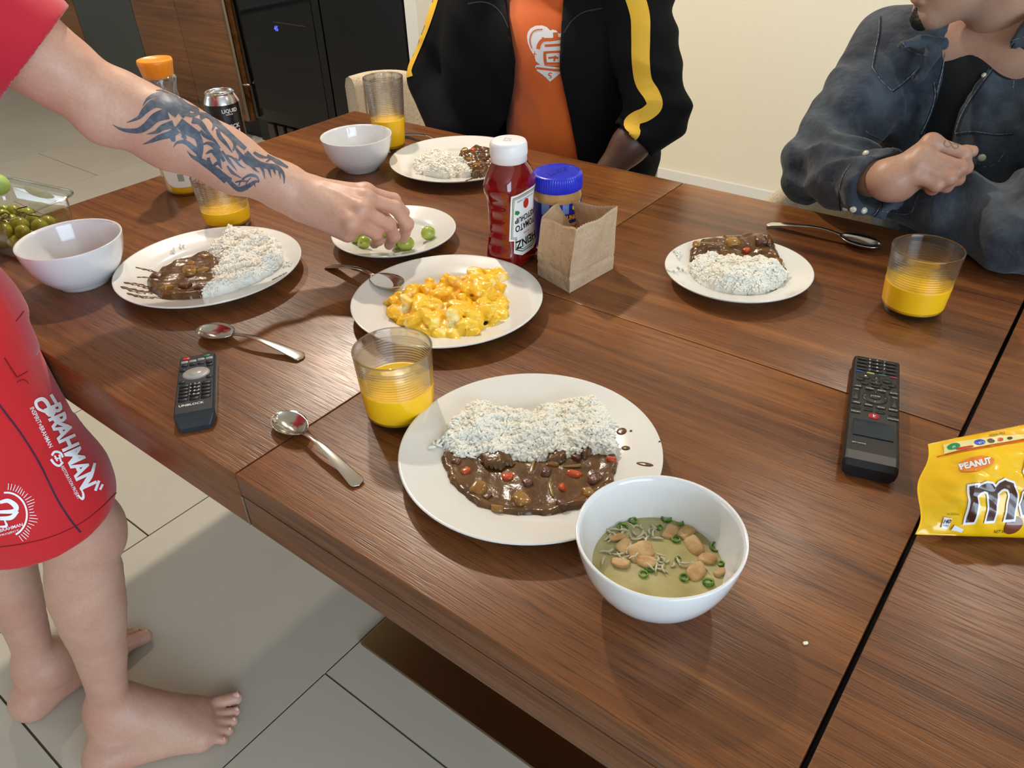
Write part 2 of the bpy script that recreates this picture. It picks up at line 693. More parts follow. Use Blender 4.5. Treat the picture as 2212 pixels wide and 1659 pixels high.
# ------------------------------------------------------------------ kitchen run on the far left
KY = 2.43
KX = [-7.1, -5.19, -4.53, -3.66, -2.955, -2.428]


def front_panel(name, x0, x1, z0, z1, m, parent, y=KY, th=0.02):
    return bevbox(name, (x0, y, z0), (x1, y + th, z1), m, parent, 0.0015, 2)


def cabinet(x0, x1, label, doors, bodym, z1=2.2):
    e = empty('kitchen_cabinet', ((x0 + x1) / 2, 2.7, 0))
    tag(e, label, 'cabinet')
    ox = (x0 + x1) / 2
    bevbox('body', (x0 - ox, KY + 0.022 - 2.7, 0.10), (x1 - ox, 0.295, z1), bodym, e, 0.001, 1)
    bevbox('plinth', (x0 - ox, KY + 0.06 - 2.7, 0.0), (x1 - ox, 0.295, 0.10), M['black_door'], e, 0.001, 1)
    n = len(doors)
    for (a, b, za, zb, handle) in doors:
        d = bevbox('door', (a - ox + 0.002, KY - 2.7, za), (b - ox - 0.002, KY + 0.02 - 2.7, zb), M['cab'], e, 0.0015, 2)
        if handle:
            hx0, hx1 = handle
            g = join_geo([tube([(hx0 - ox, KY - 2.735, zb - 0.055), (hx1 - ox, KY - 2.735, zb - 0.055)], 0.006, 10),
                          tube([(hx0 - ox + 0.01, KY - 2.735, zb - 0.055), (hx0 - ox + 0.01, KY - 2.70, zb - 0.055)], 0.005, 8),
                          tube([(hx1 - ox - 0.01, KY - 2.735, zb - 0.055), (hx1 - ox - 0.01, KY - 2.70, zb - 0.055)], 0.005, 8)])
            mesh_obj('handle', g[0], g[1], M['steel_dull'], d)
    return e


cabinet(-4.53, -3.66, 'walnut kitchen cabinet with two doors and bar handles beside the black refrigerator',
        [(-4.53, -4.10, 0.10, 0.76, (-4.5, -4.22)), (-4.10, -3.66, 0.10, 0.76, (-4.07, -3.84)), (-4.53, -4.10, 0.765, 2.2, None), (-4.10, -3.66, 0.765, 2.2, None)], M['cab'])
cabinet(-7.1, -5.19, 'walnut kitchen cabinet at the far left beyond the dark grey panel',
        [(-7.1, -6.45, 0.10, 0.76, None), (-6.45, -5.82, 0.10, 0.76, None), (-5.82, -5.19, 0.10, 0.76, None), (-7.1, -5.19, 0.765, 2.2, None)], M['cab'])
M['greypanel'] = mat('dark_grey_panel', srgb(66, 68, 64), 0.42)
e = empty('dishwasher', (-4.86, 2.7, 0))
tag(e, 'dark grey dishwasher front between the walnut kitchen cabinets', 'dishwasher')
bevbox('front_panel', (-0.325, KY - 2.7, 0.10), (0.325, KY + 0.02 - 2.7, 2.2), M['greypanel'], e)
bevbox('body', (-0.325, KY + 0.022 - 2.7, 0.0), (0.325, 0.295, 2.2), M['black_door'], e, 0.001, 1)

fr_ = empty('refrigerator', (-3.04, 2.7, 0))
tag(fr_, 'tall black refrigerator and glass cooler with a long steel edge handle', 'refrigerator')
bevbox('body', (-0.60, KY + 0.04 - 2.7, 0.0), (0.605, 0.295, 2.2), M['black_door'], fr_, 0.003, 2)
gd = bevbox('glass_door', (-0.555, KY - 2.7, 0.13), (0.080, KY + 0.04 - 2.7, 2.15), M['black_gloss'], fr_, 0.004, 2)
bevbox('inner_frame', (-0.50, KY - 2.7 - 0.003, 0.19), (0.03, KY - 2.7 + 0.001, 2.1), mat('smoked_glass', srgb(7, 8, 10), 0.05, spec=0.4), gd, 0.001, 1)
bevbox('right_door', (0.092, KY - 2.7 - 0.004, 0.13), (0.600, KY + 0.04 - 2.7, 2.15), mat('satin_black', srgb(7, 7, 8), 0.3, spec=0.3), fr_, 0.006, 3)
v, f = tube([(-0.585, -0.295, 0.12), (-0.585, -0.295, 2.1)], 0.010, 12)
hd = mesh_obj('edge_handle', v, f, M['steel_dull'], fr_)
v, f = tube([(-0.585, -0.295, 0.30), (-0.54, -0.275, 0.30)], 0.006, 8)
mesh_obj('handle_bracket', v, f, M['steel_dull'], hd)
for k in range(14):
    bevbox('vent_slat', (-0.50 + k * 0.078, KY - 2.7 + 0.02, 0.03), (-0.50 + k * 0.078 + 0.05, KY - 2.7 + 0.036, 0.11), mat('vent', srgb(60, 42, 34), 0.5) if k == 0 else bpy.data.materials['vent'], fr_, 0.002, 1)
led = mat('blue_led', (0.02, 0.02, 0.4, 1), 0.5, emit=((0.12, 0.14, 1.0, 1), 1.6))
c = aty(597, 62, KY - 0.004)
v, f = text_geo('45', 0.03, 0.001)
mesh_obj('display_digits', np.c_[v[:, 0], v[:, 2], v[:, 1]] + np.array([c[0] + 3.04, KY - 2.7 - 0.005, c[2]]), f, led, gd, smooth=False)
a, b = aty(592, 46, KY), aty(662, 58, KY)
bevbox('shelf_edge', (a[0] + 3.04, KY - 2.7 - 0.0045, a[2] - 0.004), (b[0] + 3.04, KY - 2.7 - 0.002, a[2]), mat('shelf_edge', srgb(58, 36, 26), 0.4), gd, 0.0, 1)

# ------------------------------------------------------------------ the extending table
TX0, TXA, TXB, TX1 = -1.506, -0.6172, -0.0310, 0.95
TYN, TYM, TYF = 0.300, 0.8040, 1.297
TB = TT - 0.075
table = empty('dining_table', (-0.3, 0.8, 0))
tag(table, 'long walnut extending dining table carrying the meal', 'table')
O = np.array([-0.3, 0.8, 0.0])


def tpart(name, lo, hi, m, bev=0.0016, parent=table):
    return bevbox(name, tuple(np.array(lo) - O), tuple(np.array(hi) - O), m, parent, bev, 2)


g = 0.0008
tpart('tabletop_leaf', (TX0, TYN, TB), (TXA - g, TYF, TT), M['wood_a'])
lf = tpart('tabletop_leaf', (TXA + g, TYN, TT - 0.030), (TXB - 0.0022, TYM - 0.0007, TT), M['wood_b'])
lf = tpart('tabletop_leaf', (TXA + g, TYM + 0.0007, TT - 0.030), (TXB - 0.0022, TYF, TT), M['wood_c'])
tpart('tabletop_leaf', (TXB + 0.0022, TYN, TT - 0.030), (TX1, TYF, TT), M['wood_d'])
tpart('apron', (TXB + 0.035, TYN + 0.0005, TB), (TX1, TYN + 0.025, TT - 0.0318), M['wood_d'], 0.001)
tpart('apron', (TXA + 0.002, TYN + 0.0005, TB), (TXB - 0.0035, TYN + 0.0095, TT - 0.0318), M['wood_b'], 0.001)
tpart('apron', (TXA + 0.002, TYF - 0.025, TB), (TXB - 0.035, TYF - 0.0005, TT - 0.0318), M['wood_c'], 0.001)
tpart('apron', (TXA + 0.03, TYM - 0.02, TB), (TXB - 0.03, TYM + 0.02, TT - 0.0318), M['black'], 0.001)
tpart('seam_light_blocker', (TXB - 0.03, TYN + 0.01, TB + 0.002), (TXB + 0.03, TYF - 0.01, TT - 0.034), M['black'], 0.001)  # added under the seam to hide the lit floor and keep the gap dark
tpart('hinge_strip', (TXA - 0.0004, TYN - 0.0006, TB + 0.001), (TXA + 0.0012, TYN + 0.004, TT - 0.032), M['steel_dull'], 0.0002)
tpart('pedestal', (-0.75, 0.72, 0.012), (0.35, 0.88, TB), M['wood_a'], 0.003)
tpart('base_plate', (-0.851, 0.556, 0.0), (0.45, 1.06, 0.010), mat('brushed_base', srgb(150, 128, 98), 0.28, metal=1.0), 0.002)

# ------------------------------------------------------------------ implicit surfaces (bodies, clothes, soft food)
class Field:
    def __init__(self, lo, hi, h, far=0.06):
        self.h = h
        self.o = np.array(lo, dtype=np.float64)
        n = np.ceil((np.array(hi) - self.o) / h).astype(int) + 1
        self.n = n
        self.F = np.full(n, far, dtype=np.float32)
        self.far = far

    def _sub(self, lo, hi):
        a = np.maximum(np.floor((np.array(lo) - self.o) / self.h).astype(int), 0)
        b = np.minimum(np.ceil((np.array(hi) - self.o) / self.h).astype(int) + 1, self.n)
        if np.any(b <= a):
            return None
        ax = [self.o[i] + self.h * np.arange(a[i], b[i]) for i in range(3)]
        P = np.stack(np.meshgrid(*ax, indexing='ij'), -1).astype(np.float32)
        return (slice(a[0], b[0]), slice(a[1], b[1]), slice(a[2], b[2])), P

    def _mix(self, s, d, k, op):
        F = self.F[s]
        if op == 'add':
            h_ = np.maximum(k - np.abs(F - d), 0) / max(k, 1e-6)
            self.F[s] = np.minimum(F, d) - h_ * h_ * k * 0.25
        elif op == 'sub':
            d = -d
            h_ = np.maximum(k - np.abs(F - d), 0) / max(k, 1e-6)
            self.F[s] = np.maximum(F, d) + h_ * h_ * k * 0.25
        else:
            self.F[s] = np.maximum(F, d)

    def cap(self, a, b, ra, rb, k=0.01, op='add', flat=None):
        """tapered capsule; flat=(axis, factor) squashes the section along a direction"""
        a, b = np.array(a, float), np.array(b, float)
        m = max(ra, rb) * (1 if flat is None else max(1, 1 / flat[1])) + k * 1.5 + 2 * self.h
        r = self._sub(np.minimum(a, b) - m, np.maximum(a, b) + m)
        if r is None:
            return
        s, P = r
        ba = (b - a).astype(np.float32)
        pa = P - a.astype(np.float32)
        t = np.clip((pa @ ba) / (ba @ ba + 1e-12), 0, 1)
        q = pa - t[..., None] * ba
        if flat is not None:
            ax = np.array(flat[0], float)
            ax /= np.linalg.norm(ax)
            ax = ax.astype(np.float32)
            c = q @ ax
            q = q + (c * (1 / flat[1] - 1))[..., None] * ax
        d = np.linalg.norm(q, axis=-1) - (ra + (rb - ra) * t)
        if flat is not None:
            d = d * min(1.0, flat[1] * 1.3)
        self._mix(s, d, k, op)

    def chain(self, pts, rads, k=0.012, flat=None, op='add'):
        for i in range(len(pts) - 1):
            self.cap(pts[i], pts[i + 1], rads[i], rads[i + 1], k, op, flat)

    def limb(self, pts, rads, k=0.03, m=5):
        """smoothly tapering limb without lumps at the joints"""
        C = catmull(pts, m)
        Rr = catmull([(q, 0, 0) for q in rads], m)[:, 0]
        for i in range(len(C) - 1):
            self.cap(C[i], C[i + 1], Rr[i], Rr[i + 1], k if i == 0 else 0.0015)

    def ell(self, c, r, k=0.01, rot=None, op='add'):
        c, r = np.array(c, float), np.array(r, float)
        m = r.max() + k * 1.5 + 2 * self.h
        q = self._sub(c - m, c + m)
        if q is None:
            return
        s, P = q
        P = P - c.astype(np.float32)
        if rot is not None:
            P = P @ np.array(rot, dtype=np.float32)
        k0 = np.linalg.norm(P / r.astype(np.float32), axis=-1)
        k1 = np.linalg.norm(P / (r * r).astype(np.float32), axis=-1) + 1e-9
        self._mix(s, k0 * (k0 - 1.0) / k1, k, op)

    def half(self, n, off, k=0.004, lo=None, hi=None):
        """keep the side where n.p < off"""
        q = self._sub(lo if lo is not None else self.o, hi if hi is not None else self.o + self.n * self.h)
        if q is None:
            return
        s, P = q
        d = P @ np.array(n, dtype=np.float32) - off
        F = self.F[s]
        h_ = np.maximum(k - np.abs(F - d), 0) / k
        self.F[s] = np.maximum(F, d) + h_ * h_ * k * 0.25

    def displace(self, fn, band=0.02):
        idx = np.argwhere(np.abs(self.F) < band)
        P = self.o + idx * self.h
        d = fn(P)
        self.F[idx[:, 0], idx[:, 1], idx[:, 2]] += d.astype(np.float32)

    def sample(self, P):
        q = (np.asarray(P) - self.o) / self.h
        i = np.clip(np.floor(q).astype(int), 0, self.n - 2)
        f = np.clip(q - i, 0, 1)
        out = 0
        for dx in (0, 1):
            for dy in (0, 1):
                for dz in (0, 1):
                    w = (f[:, 0] if dx else 1 - f[:, 0]) * (f[:, 1] if dy else 1 - f[:, 1]) * (f[:, 2] if dz else 1 - f[:, 2])
                    out = out + w * self.F[i[:, 0] + dx, i[:, 1] + dy, i[:, 2] + dz]
        out_of = np.any((q < 0) | (q > self.n - 1), axis=1)
        return np.where(out_of, np.maximum(out, 0.03), out)

    def grad(self, P):
        e = self.h
        g = np.stack([self.sample(P + e * v) - self.sample(P - e * v) for v in np.eye(3)], -1)
        return g / (np.linalg.norm(g, axis=1)[:, None] + 1e-9)

    def snap(self, P, off=0.0, it=6):
        P = np.array(P, float)
        for _ in range(it):
            g = self.grad(P)
            P -= g * np.clip(self.sample(P) - off, -0.01, 0.01)[:, None]
        return P

    def cast(self, px, off=0.001, t0=0.3, t1=3.2, step=0.003):
        """where rays through picture points meet the surface (nan when they miss)"""
        px = np.asarray(px, float)
        D = FWD + ((px[:, 0] - CW / 2) / FPX)[:, None] * RGT - ((px[:, 1] - CH / 2) / FPX)[:, None] * UPV
        D /= np.linalg.norm(D, axis=1)[:, None]
        t = np.full(len(px), t0)
        hit = np.zeros(len(px), bool)
        prev = t.copy()
        for _ in range(int((t1 - t0) / step)):
            v = self.sample(EYE + D * t[:, None])
            hit |= (v <= off)
            if hit.all() or t.min() > t1:
                break
            st = np.where(hit, 0, np.clip(v * 0.7, step * 0.4, 0.03))
            prev = np.where(hit, prev, t)
            t = np.minimum(t + st, t1 + 0.1)
        a, b = prev, t
        for _ in range(10):
            m = (a + b) / 2
            ins = self.sample(EYE + D * m[:, None]) <= off
            b = np.where(ins, m, b)
            a = np.where(ins, a, m)
        R = EYE + D * ((a + b) / 2)[:, None]
        R[~hit] = np.nan
        return R

    def mesh(self):
        F, h, o = self.F, self.h, self.o
        ins = F < 0
        n0, n1, n2 = F.shape
        c = np.zeros((n0 - 1, n1 - 1, n2 - 1), np.uint8)
        for dx in (0, 1):
            for dy in (0, 1):
                for dz in (0, 1):
                    c += ins[dx:n0 - 1 + dx, dy:n1 - 1 + dy, dz:n2 - 1 + dz]
        act = np.argwhere((c > 0) & (c < 8))
        idm = np.full(c.shape, -1, np.int64)
        idm[act[:, 0], act[:, 1], act[:, 2]] = np.arange(len(act))
        acc = np.zeros((len(act), 3))
        cnt = np.zeros(len(act))
        corners = [(x, y, z) for x in (0, 1) for y in (0, 1) for z in (0, 1)]
        val = {k: F[act[:, 0] + k[0], act[:, 1] + k[1], act[:, 2] + k[2]].astype(float) for k in corners}
        for a in corners:
            for ax in range(3):
                if a[ax] == 0:
                    b = tuple(1 if i == ax else a[i] for i in range(3))
                    va, vb = val[a], val[b]
                    m = (va < 0) != (vb < 0)
                    t = np.where(m, va / (va - vb + 1e-20), 0)
                    for i in range(3):
                        acc[:, i] += np.where(m, a[i] + (t if i == ax else 0), 0)
                    cnt += m
        V = o + (act + acc / cnt[:, None]) * h
        Q = []
        for ax in range(3):
            u, w = [(1, 2), (2, 0), (0, 1)][ax]
            sl0 = [slice(None)] * 3
            sl1 = [slice(None)] * 3
            sl0[ax], sl1[ax] = slice(0, -1), slice(1, None)
            A, B = ins[tuple(sl0)], ins[tuple(sl1)]
            E = np.argwhere(A != B)
            E = E[(E[:, u] > 0) & (E[:, w] > 0) & (E[:, u] < F.shape[u] - 1) & (E[:, w] < F.shape[w] - 1)]
            fl = A[E[:, 0], E[:, 1], E[:, 2]]
            du, dw = np.zeros(3, int), np.zeros(3, int)
            du[u], dw[w] = 1, 1
            g = lambda X: idm[X[:, 0], X[:, 1], X[:, 2]]
            q = np.stack([g(E - du - dw), g(E - dw), g(E), g(E - du)], 1)
            q[~fl] = q[~fl][:, ::-1]
            Q.append(q)
        return V, np.vstack(Q)


def relax(V, Q, it=2, w=0.5):
    V = V.copy()
    e = np.vstack([Q[:, [0, 1]], Q[:, [1, 2]], Q[:, [2, 3]], Q[:, [3, 0]]])
    for k in range(it):
        s = np.zeros_like(V)
        c = np.zeros(len(V))
        np.add.at(s, e[:, 0], V[e[:, 1]])
        np.add.at(s, e[:, 1], V[e[:, 0]])
        np.add.at(c, e[:, 0], 1)
        np.add.at(c, e[:, 1], 1)
        V = V + w * (s / np.maximum(c, 1)[:, None] - V)
    return V


def field_obj(name, f, m, parent=None, it=2):
    V, Q = f.mesh()
    V = relax(V, Q, it)
    return mesh_obj(name, V, Q, m, parent), V


def decal(name, f, polys, m, parent, off=0.0006, maxlen=4.0, texts=None):
    """flat print laid on a curved surface: polygons in picture points, carried onto the surface"""
    V, F, n = [], [], 0
    for p in polys:
        a = np.asarray(p, float)
        V.append(np.c_[a, np.zeros(len(a))])
        F.append(tuple(range(n, n + len(a))))
        n += len(a)
    if V:
        V = np.vstack(V)
    else:
        V = np.zeros((0, 3))
    for (tv, tf) in (texts or []):
        F += [tuple(i + len(V) for i in q) for q in tf]
        V = np.vstack([V, np.c_[tv[:, :2], np.zeros(len(tv))]])
    V2, F2 = subdiv2d(V, F, maxlen)
    R = f.cast(V2[:, :2], off)
    bad = np.isnan(R[:, 0])
    F3 = []
    for q in F2:
        if any(bad[i] for i in q):
            continue
        pts = R[list(q)]
        if max(np.linalg.norm(pts[0] - pts[1]), np.linalg.norm(pts[1] - pts[2]), np.linalg.norm(pts[2] - pts[0])) > 0.03:
            continue
        F3.append(q[::-1])
    R[bad] = 0
    used = sorted(set(i for q in F3 for i in q))
    mp = {k: i for i, k in enumerate(used)}
    if not used:
        return None
    return mesh_obj(name, R[used], [tuple(mp[i] for i in q) for q in F3], m, parent)


def stroke(pts, w0, w1=None, mid=None, n=6):
    """brush stroke polygon in picture points: width w0 at the start, mid in the middle, w1 at the end"""
    C = catmull(np.asarray(pts, float), n)
    w1 = w0 if w1 is None else w1
    t = np.linspace(0, 1, len(C))
    W = np.interp(t, [0, 0.5, 1], [w0, mid if mid is not None else (w0 + w1) / 2, w1]) / 2
    T = np.gradient(C, axis=0)
    T /= np.linalg.norm(T, axis=1)[:, None] + 1e-9
    N = np.c_[-T[:, 1], T[:, 0]]
    return np.vstack([C + N * W[:, None], (C - N * W[:, None])[::-1]])


def text_px(txt, p0, p1, height, bold=0.0, slant=0.0):
    """lettering whose baseline runs from p0 to p1 in picture points"""
    tv, tf = text_geo(txt, 1.0, bold, align='LEFT')
    x0, x1 = tv[:, 0].min(), tv[:, 0].max()
    y0, y1 = tv[:, 1].min(), tv[:, 1].max()
    u = (tv[:, 0] - x0) / (x1 - x0)
    w = (tv[:, 1] - y0) / (y1 - y0)
    p0, p1 = np.array(p0, float), np.array(p1, float)
    d = (p1 - p0) / np.linalg.norm(p1 - p0)
    up = np.array([d[1], -d[0]])
    R = p0 + np.outer(u, p1 - p0) + np.outer(w * height, up) + np.outer(w * height * slant, d)
    return R, tf

# ------------------------------------------------------------------ plates, bowls, glasses, spoons
def plate_profile(R):
    w = 0.62 * R
    top = [(0, 0.0055), (w * 0.6, 0.0055), (w * 0.88, 0.0058), (w * 0.96, 0.0070), (w, 0.0092), (w * 1.04, 0.0115), (w * 1.1, 0.0132),
           (R * 0.8, 0.0165), (R * 0.92, 0.0197), (R * 0.975, 0.0216), (R * 0.993, 0.0221), (R, 0.0213), (R * 0.996, 0.0200)]
    bot = [(R * 0.96, 0.0172), (R * 0.8, 0.0125), (w * 1.08, 0.0082), (w * 0.98, 0.0040), (w * 0.94, 0.0), (w * 0.90, 0.0), (w * 0.88, 0.002), (0, 0.0025)]
    return (top + bot)[::-1]


def plate_z(r, R):
    top = [(0, 0.0055)] + [p for p in plate_profile(R)[::-1][1:11]]
    xs = [p[0] for p in top]
    zs = [p[1] for p in top]
    return np.interp(r, xs, zs)


PL = {'near': (-0.3765, 0.4929, 0.135), 'egg': (-0.6616, 0.6866, 0.1315), 'left': (-1.030, 0.5605, 0.137),
      'right': (-0.3741, 0.9902, 0.1035), 'far': (-1.0245, 1.1290, 0.135), 'grape': (-0.8832, 0.8074, 0.1005)}
PLAB = {'near': 'large white dinner plate nearest the camera, holding rice and brown curry', 'egg': 'white dinner plate of scrambled eggs in the middle of the table',
        'left': 'white dinner plate with smeared curry and rice beside the left soup bowl',
        'right': 'small white plate of rice and curry before the person in denim',
        'far': 'white plate of rice and curry before the person in orange', 'grape': 'small white side plate of green grapes under the reaching hand'}
plates = {}
for k, (x, y, R) in PL.items():
    v, f = lathe(plate_profile(R), 96)
    o = mesh_obj('plate', v, f, M['porcelain'])
    o.location = (x, y, TT + 0.0002)
    tag(o, PLAB[k], 'plate', 'white plates on the table')
    plates[k] = o


def bowl_profile(R, H):
    out = [(0.0, 0.003), (R * 0.44, 0.003), (R * 0.46, 0.0), (R * 0.50, 0.0), (R * 0.52, 0.003), (R * 0.66, H * 0.16), (R * 0.80, H * 0.34),
           (R * 0.91, H * 0.58), (R * 0.975, H * 0.82), (R, H * 0.98), (R * 0.997, H), (R * 0.965, H * 0.995)]
    inn = [(R * 0.945, H * 0.93), (R * 0.92, H * 0.80), (R * 0.855, H * 0.58), (R * 0.74, H * 0.36), (R * 0.58, H * 0.2), (R * 0.38, H * 0.12), (0, H * 0.10)]
    pts = catmull([(a, b, 0) for a, b in out[5:10]], 4)
    return out[:5] + [(p[0], p[1]) for p in pts] + out[10:] + inn


BW = {'near': (-0.1915, 0.4240, 0.0695, 0.068), 'left': (-1.1800, 0.4370, 0.0735, 0.071), 'far': (-1.1880, 1.0180, 0.0695, 0.068)}
BLAB = {'near': 'white soup bowl nearest the camera, holding clear soup with tofu and scallions',
        'left': 'white soup bowl beside the red shirt and the grape container', 'far': 'white bowl on the far side beside the tall glass of juice'}
bowls = {}
for k, (x, y, R, H) in BW.items():
    v, f = lathe(bowl_profile(R, H), 96)
    o = mesh_obj('bowl', v, f, M['bowlmat'])
    o.location = (x, y, TT + 0.0002)
    tag(o, BLAB[k], 'bowl', 'white bowls on the table')
    bowls[k] = o


def glass(name, x, y, rt, rb, H, level, label, nrib, ribz0):
    ro = lambda z: rb + (rt - rb) * (z / H) ** 0.8
    th = 0.0019
    prof = [(0, 0.0022), (rb * 0.7, 0.0018), (rb * 0.86, 0.0), (rb * 0.95, 0.0006), (rb * 1.0, 0.004)]
    for z in np.linspace(0.008, H - 0.002, 14):
        prof.append((ro(z), z))
    prof += [(ro(H), H - 0.0006), (ro(H) - th * 0.5, H), (ro(H) - th, H - 0.0008)]
    zz = np.linspace(H - 0.004, 0.009, 260)
    ph = (zz - ribz0) / (H - 0.010 - ribz0) * nrib
    amp = np.where((zz > ribz0) & (zz < H - 0.010), 0.0007, 0.0)
    for z, p_, a in zip(zz, ph, amp):
        prof.append((ro(z) - th - a * (0.5 - 0.5 * math.cos(2 * PI * p_)), z))
    prof += [(ro(0.008) * 0.90, 0.0072), (ro(0.007) * 0.6, 0.0066), (0, 0.0064)]
    v, f = lathe(prof, 72)
    o = mesh_obj('juice_glass', v, f, M['glass'])
    o.location = (x, y, TT + 0.0002)
    tag(o, label, 'glass', 'ribbed glasses of orange juice')
    e = 0.00025
    jp = [(0, 0.0069)]
    jp += [((ro(0.008) * 0.90 - e), 0.0076)]
    for z in np.linspace(0.009, level, 40):
        a = 0.0007 if z > ribz0 else 0
        jp.append((ro(z) + 0.00012 if z > 0.0125 else ro(z) - th - e, z))
    jp.append((ro(level) - th - 0.0002, level + 0.0004))
    jp.append((ro(level) - th - 0.002, level - 0.0006))
    jp.append((0, level - 0.0006))
    v, f = lathe(jp, 64)
    tag(mesh_obj('juice', v, f, M['juice'], o), 'yellow orange juice')
    return o


glass('near', -0.5470, 0.4760, 0.0435, 0.0370, 0.0900, 0.0445, 'short ribbed glass of orange juice beside the nearest curry plate', 13, 0.036)
glass('right', -0.1490, 1.0430, 0.0435, 0.0370, 0.0900, 0.0435, 'short ribbed glass of orange juice at the far right before the person in denim', 13, 0.036)
glass('left', -1.1750, 0.6950, 0.0435, 0.0370, 0.0900, 0.034, 'short ribbed glass of orange juice half hidden beneath the tattooed forearm', 15, 0.034)
glass('far', -1.2220, 1.1380, 0.0405, 0.0290, 0.1480, 0.066, 'tall ribbed glass of orange juice standing behind the far bowl', 22, 0.060)


def spoon_mesh(L=0.172, bl=0.060, bw=0.040):
    V, F = [], []
    nu, nv = 56, 13
    th = 0.0011
    us = np.r_[(0.5 - 0.5 * np.cos(np.linspace(0, PI, 30))) * bl / L * 0.999, np.linspace(bl / L, 1 - 0.08, 16)[0:], 1 - 0.08 * np.cos(np.linspace(0.1, PI / 2, 10))]
    nu = len(us)
    for side in (1, -1):
        for u in us:
            x = u * L
            if x < bl:
                t = x / bl
                hw = bw / 2 * math.sqrt(max(0, 1 - (2 * t - 1) ** 2)) * (1 - 0.16 * (t - 0.35)) if t < 0.93 else 0
                s_ = math.sqrt(max(0.0, 1 - (2 * t - 1) ** 2))
                hw = max(bw / 2 * s_ * (1.06 - 0.18 * t), 0.0006)
                if t > 0.9:
                    hw = max(hw, 0.0032)
                depth = 0.0105 * s_
                zc = 0.0090 + 0.003 * t
            else:
                t = (x - bl) / (L - bl)
                hw = 0.0030 + 0.0062 * max(0, (t - 0.18) / 0.82) ** 1.3
                if t > 0.94:
                    hw *= math.sqrt(max(0.0, 1 - ((t - 0.94) / 0.06) ** 2)) * 0.98 + 0.02
                depth = 0
                zc = 0.012 + 0.007 * math.sin(min(t * 2.2, 1.0) * PI / 2) * (1 - t) ** 0.7 - 0.0108 * t ** 1.6
            for j in range(nv):
                q = 2 * j / (nv - 1) - 1
                z = zc - depth * (1 - q * q) + (0.0004 * (1 - q * q) if depth == 0 else 0)
                V.append((x, q * hw, z + (th / 2 if side > 0 else -th / 2)))
    N = nu * nv
    for i in range(nu - 1):
        for j in range(nv - 1):
            a = i * nv + j
            F.append((a, a + nv, a + nv + 1, a + 1))
            F.append((N + a, N + a + 1, N + a + nv + 1, N + a + nv))
        F.append((i * nv, N + i * nv, N + (i + 1) * nv, (i + 1) * nv))
        F.append((i * nv + nv - 1, (i + 1) * nv + nv - 1, N + (i + 1) * nv + nv - 1, N + i * nv + nv - 1))
    return np.array(V), F


SP = spoon_mesh()
sp_me = None
SPO = [((600, 897), (777, 1048), 0.0, 0.0, 'metal spoon lying between the near glass and the dark remote, across the table seam'),
       ((431, 712), (655, 774), 0.0, 0.0, 'metal spoon lying in front of the left curry plate'),
       ((1903, 536), (1656, 485), 0.0, 0.0, 'metal spoon lying behind the small right plate near the denim sleeve'),
       ((985, 322), (868, 291), 0.0, 0.0, 'metal spoon mostly hidden behind the far curry plate'),
       ((866, 617), (706, 574), 0.019, -0.02, 'metal serving spoon with egg bits resting on the rim of the egg plate')]
for (a, b, lift, dz, lab) in SPO:
    A, B = atz(a[0], a[1], TT + 0.006 + lift), atz(b[0], b[1], TT + 0.002 + lift + dz)
    L = np.linalg.norm((B - A)[:2])
    if sp_me is None:
        o = mesh_obj('spoon', SP[0], SP[1], M['steel'])
        sp_me = o.data
    else:
        o = bpy.data.objects.new('spoon', sp_me)
        COL.objects.link(o)
    s = min(max(L / 0.172, 0.92), 1.08)
    o.scale = (s, s, s)
    ang = math.atan2(B[1] - A[1], B[0] - A[0])
    tilt = 0.10 if lift else 0.0
    o.rotation_euler = (0, tilt, ang)
    o.location = (A[0], A[1], TT + 0.0006 + lift - (0.004 if lift else 0))
    tag(o, lab, 'spoon', 'metal spoons on the table')

# ------------------------------------------------------------------ food
def wpoly(px, z):
    return np.array([atz(a, b, TT + z)[:2] for a, b in px])


def mound(poly, key, H, edge, seed, fr, amp, res=0.0016, sink=0.002, base_extra=0.0):
    """closed food surface over a polygon on plate `key`; returns verts, faces, height lookup"""
    cx, cy, R = PL[key]
    lo, hi = poly.min(0) - 0.003, poly.max(0) + 0.003
    nx, ny = int((hi[0] - lo[0]) / res) + 1, int((hi[1] - lo[1]) / res) + 1
    X, Y = np.meshgrid(lo[0] + res * np.arange(nx), lo[1] + res * np.arange(ny), indexing='ij')
    P = np.c_[X.ravel(), Y.ravel()]
    w = np.c_[wob(P, fr * 1.5, seed + 5), wob(P, fr * 1.5, seed + 9)] * 0.003
    ins = in_poly(P + w, poly)
    d = poly_dist(P + w, poly) * np.where(ins, 1, -1)
    pz = plate_z(np.hypot(P[:, 0] - cx, P[:, 1] - cy), R)
    prof = np.where(d > 0, np.sqrt(np.clip(1 - (1 - np.clip(d / edge, 0, 1)) ** 2, 0, 1)), 0)
    z = pz + np.where(d > 0, H * prof * (1 + amp * wob(P, fr, seed)), -0.0025) + base_extra
    keep = (d > -res * 1.5).reshape(nx, ny)
    idm = -np.ones((nx, ny), int)
    idm[keep] = np.arange(keep.sum())
    V = np.c_[P, z + TT][keep.ravel()]
    F = []
    A = np.argwhere(keep[:-1, :-1] & keep[1:, :-1] & keep[1:, 1:] & keep[:-1, 1:])
    F = np.stack([idm[A[:, 0], A[:, 1]], idm[A[:, 0] + 1, A[:, 1]], idm[A[:, 0] + 1, A[:, 1] + 1], idm[A[:, 0], A[:, 1] + 1]], 1)
    Z = z.reshape(nx, ny)

    def look(Q):
        i = np.clip(((Q[:, 0] - lo[0]) / res).astype(int), 0, nx - 1)
        j = np.clip(((Q[:, 1] - lo[1]) / res).astype(int), 0, ny - 1)
        return Z[i, j]
    return V, F, look


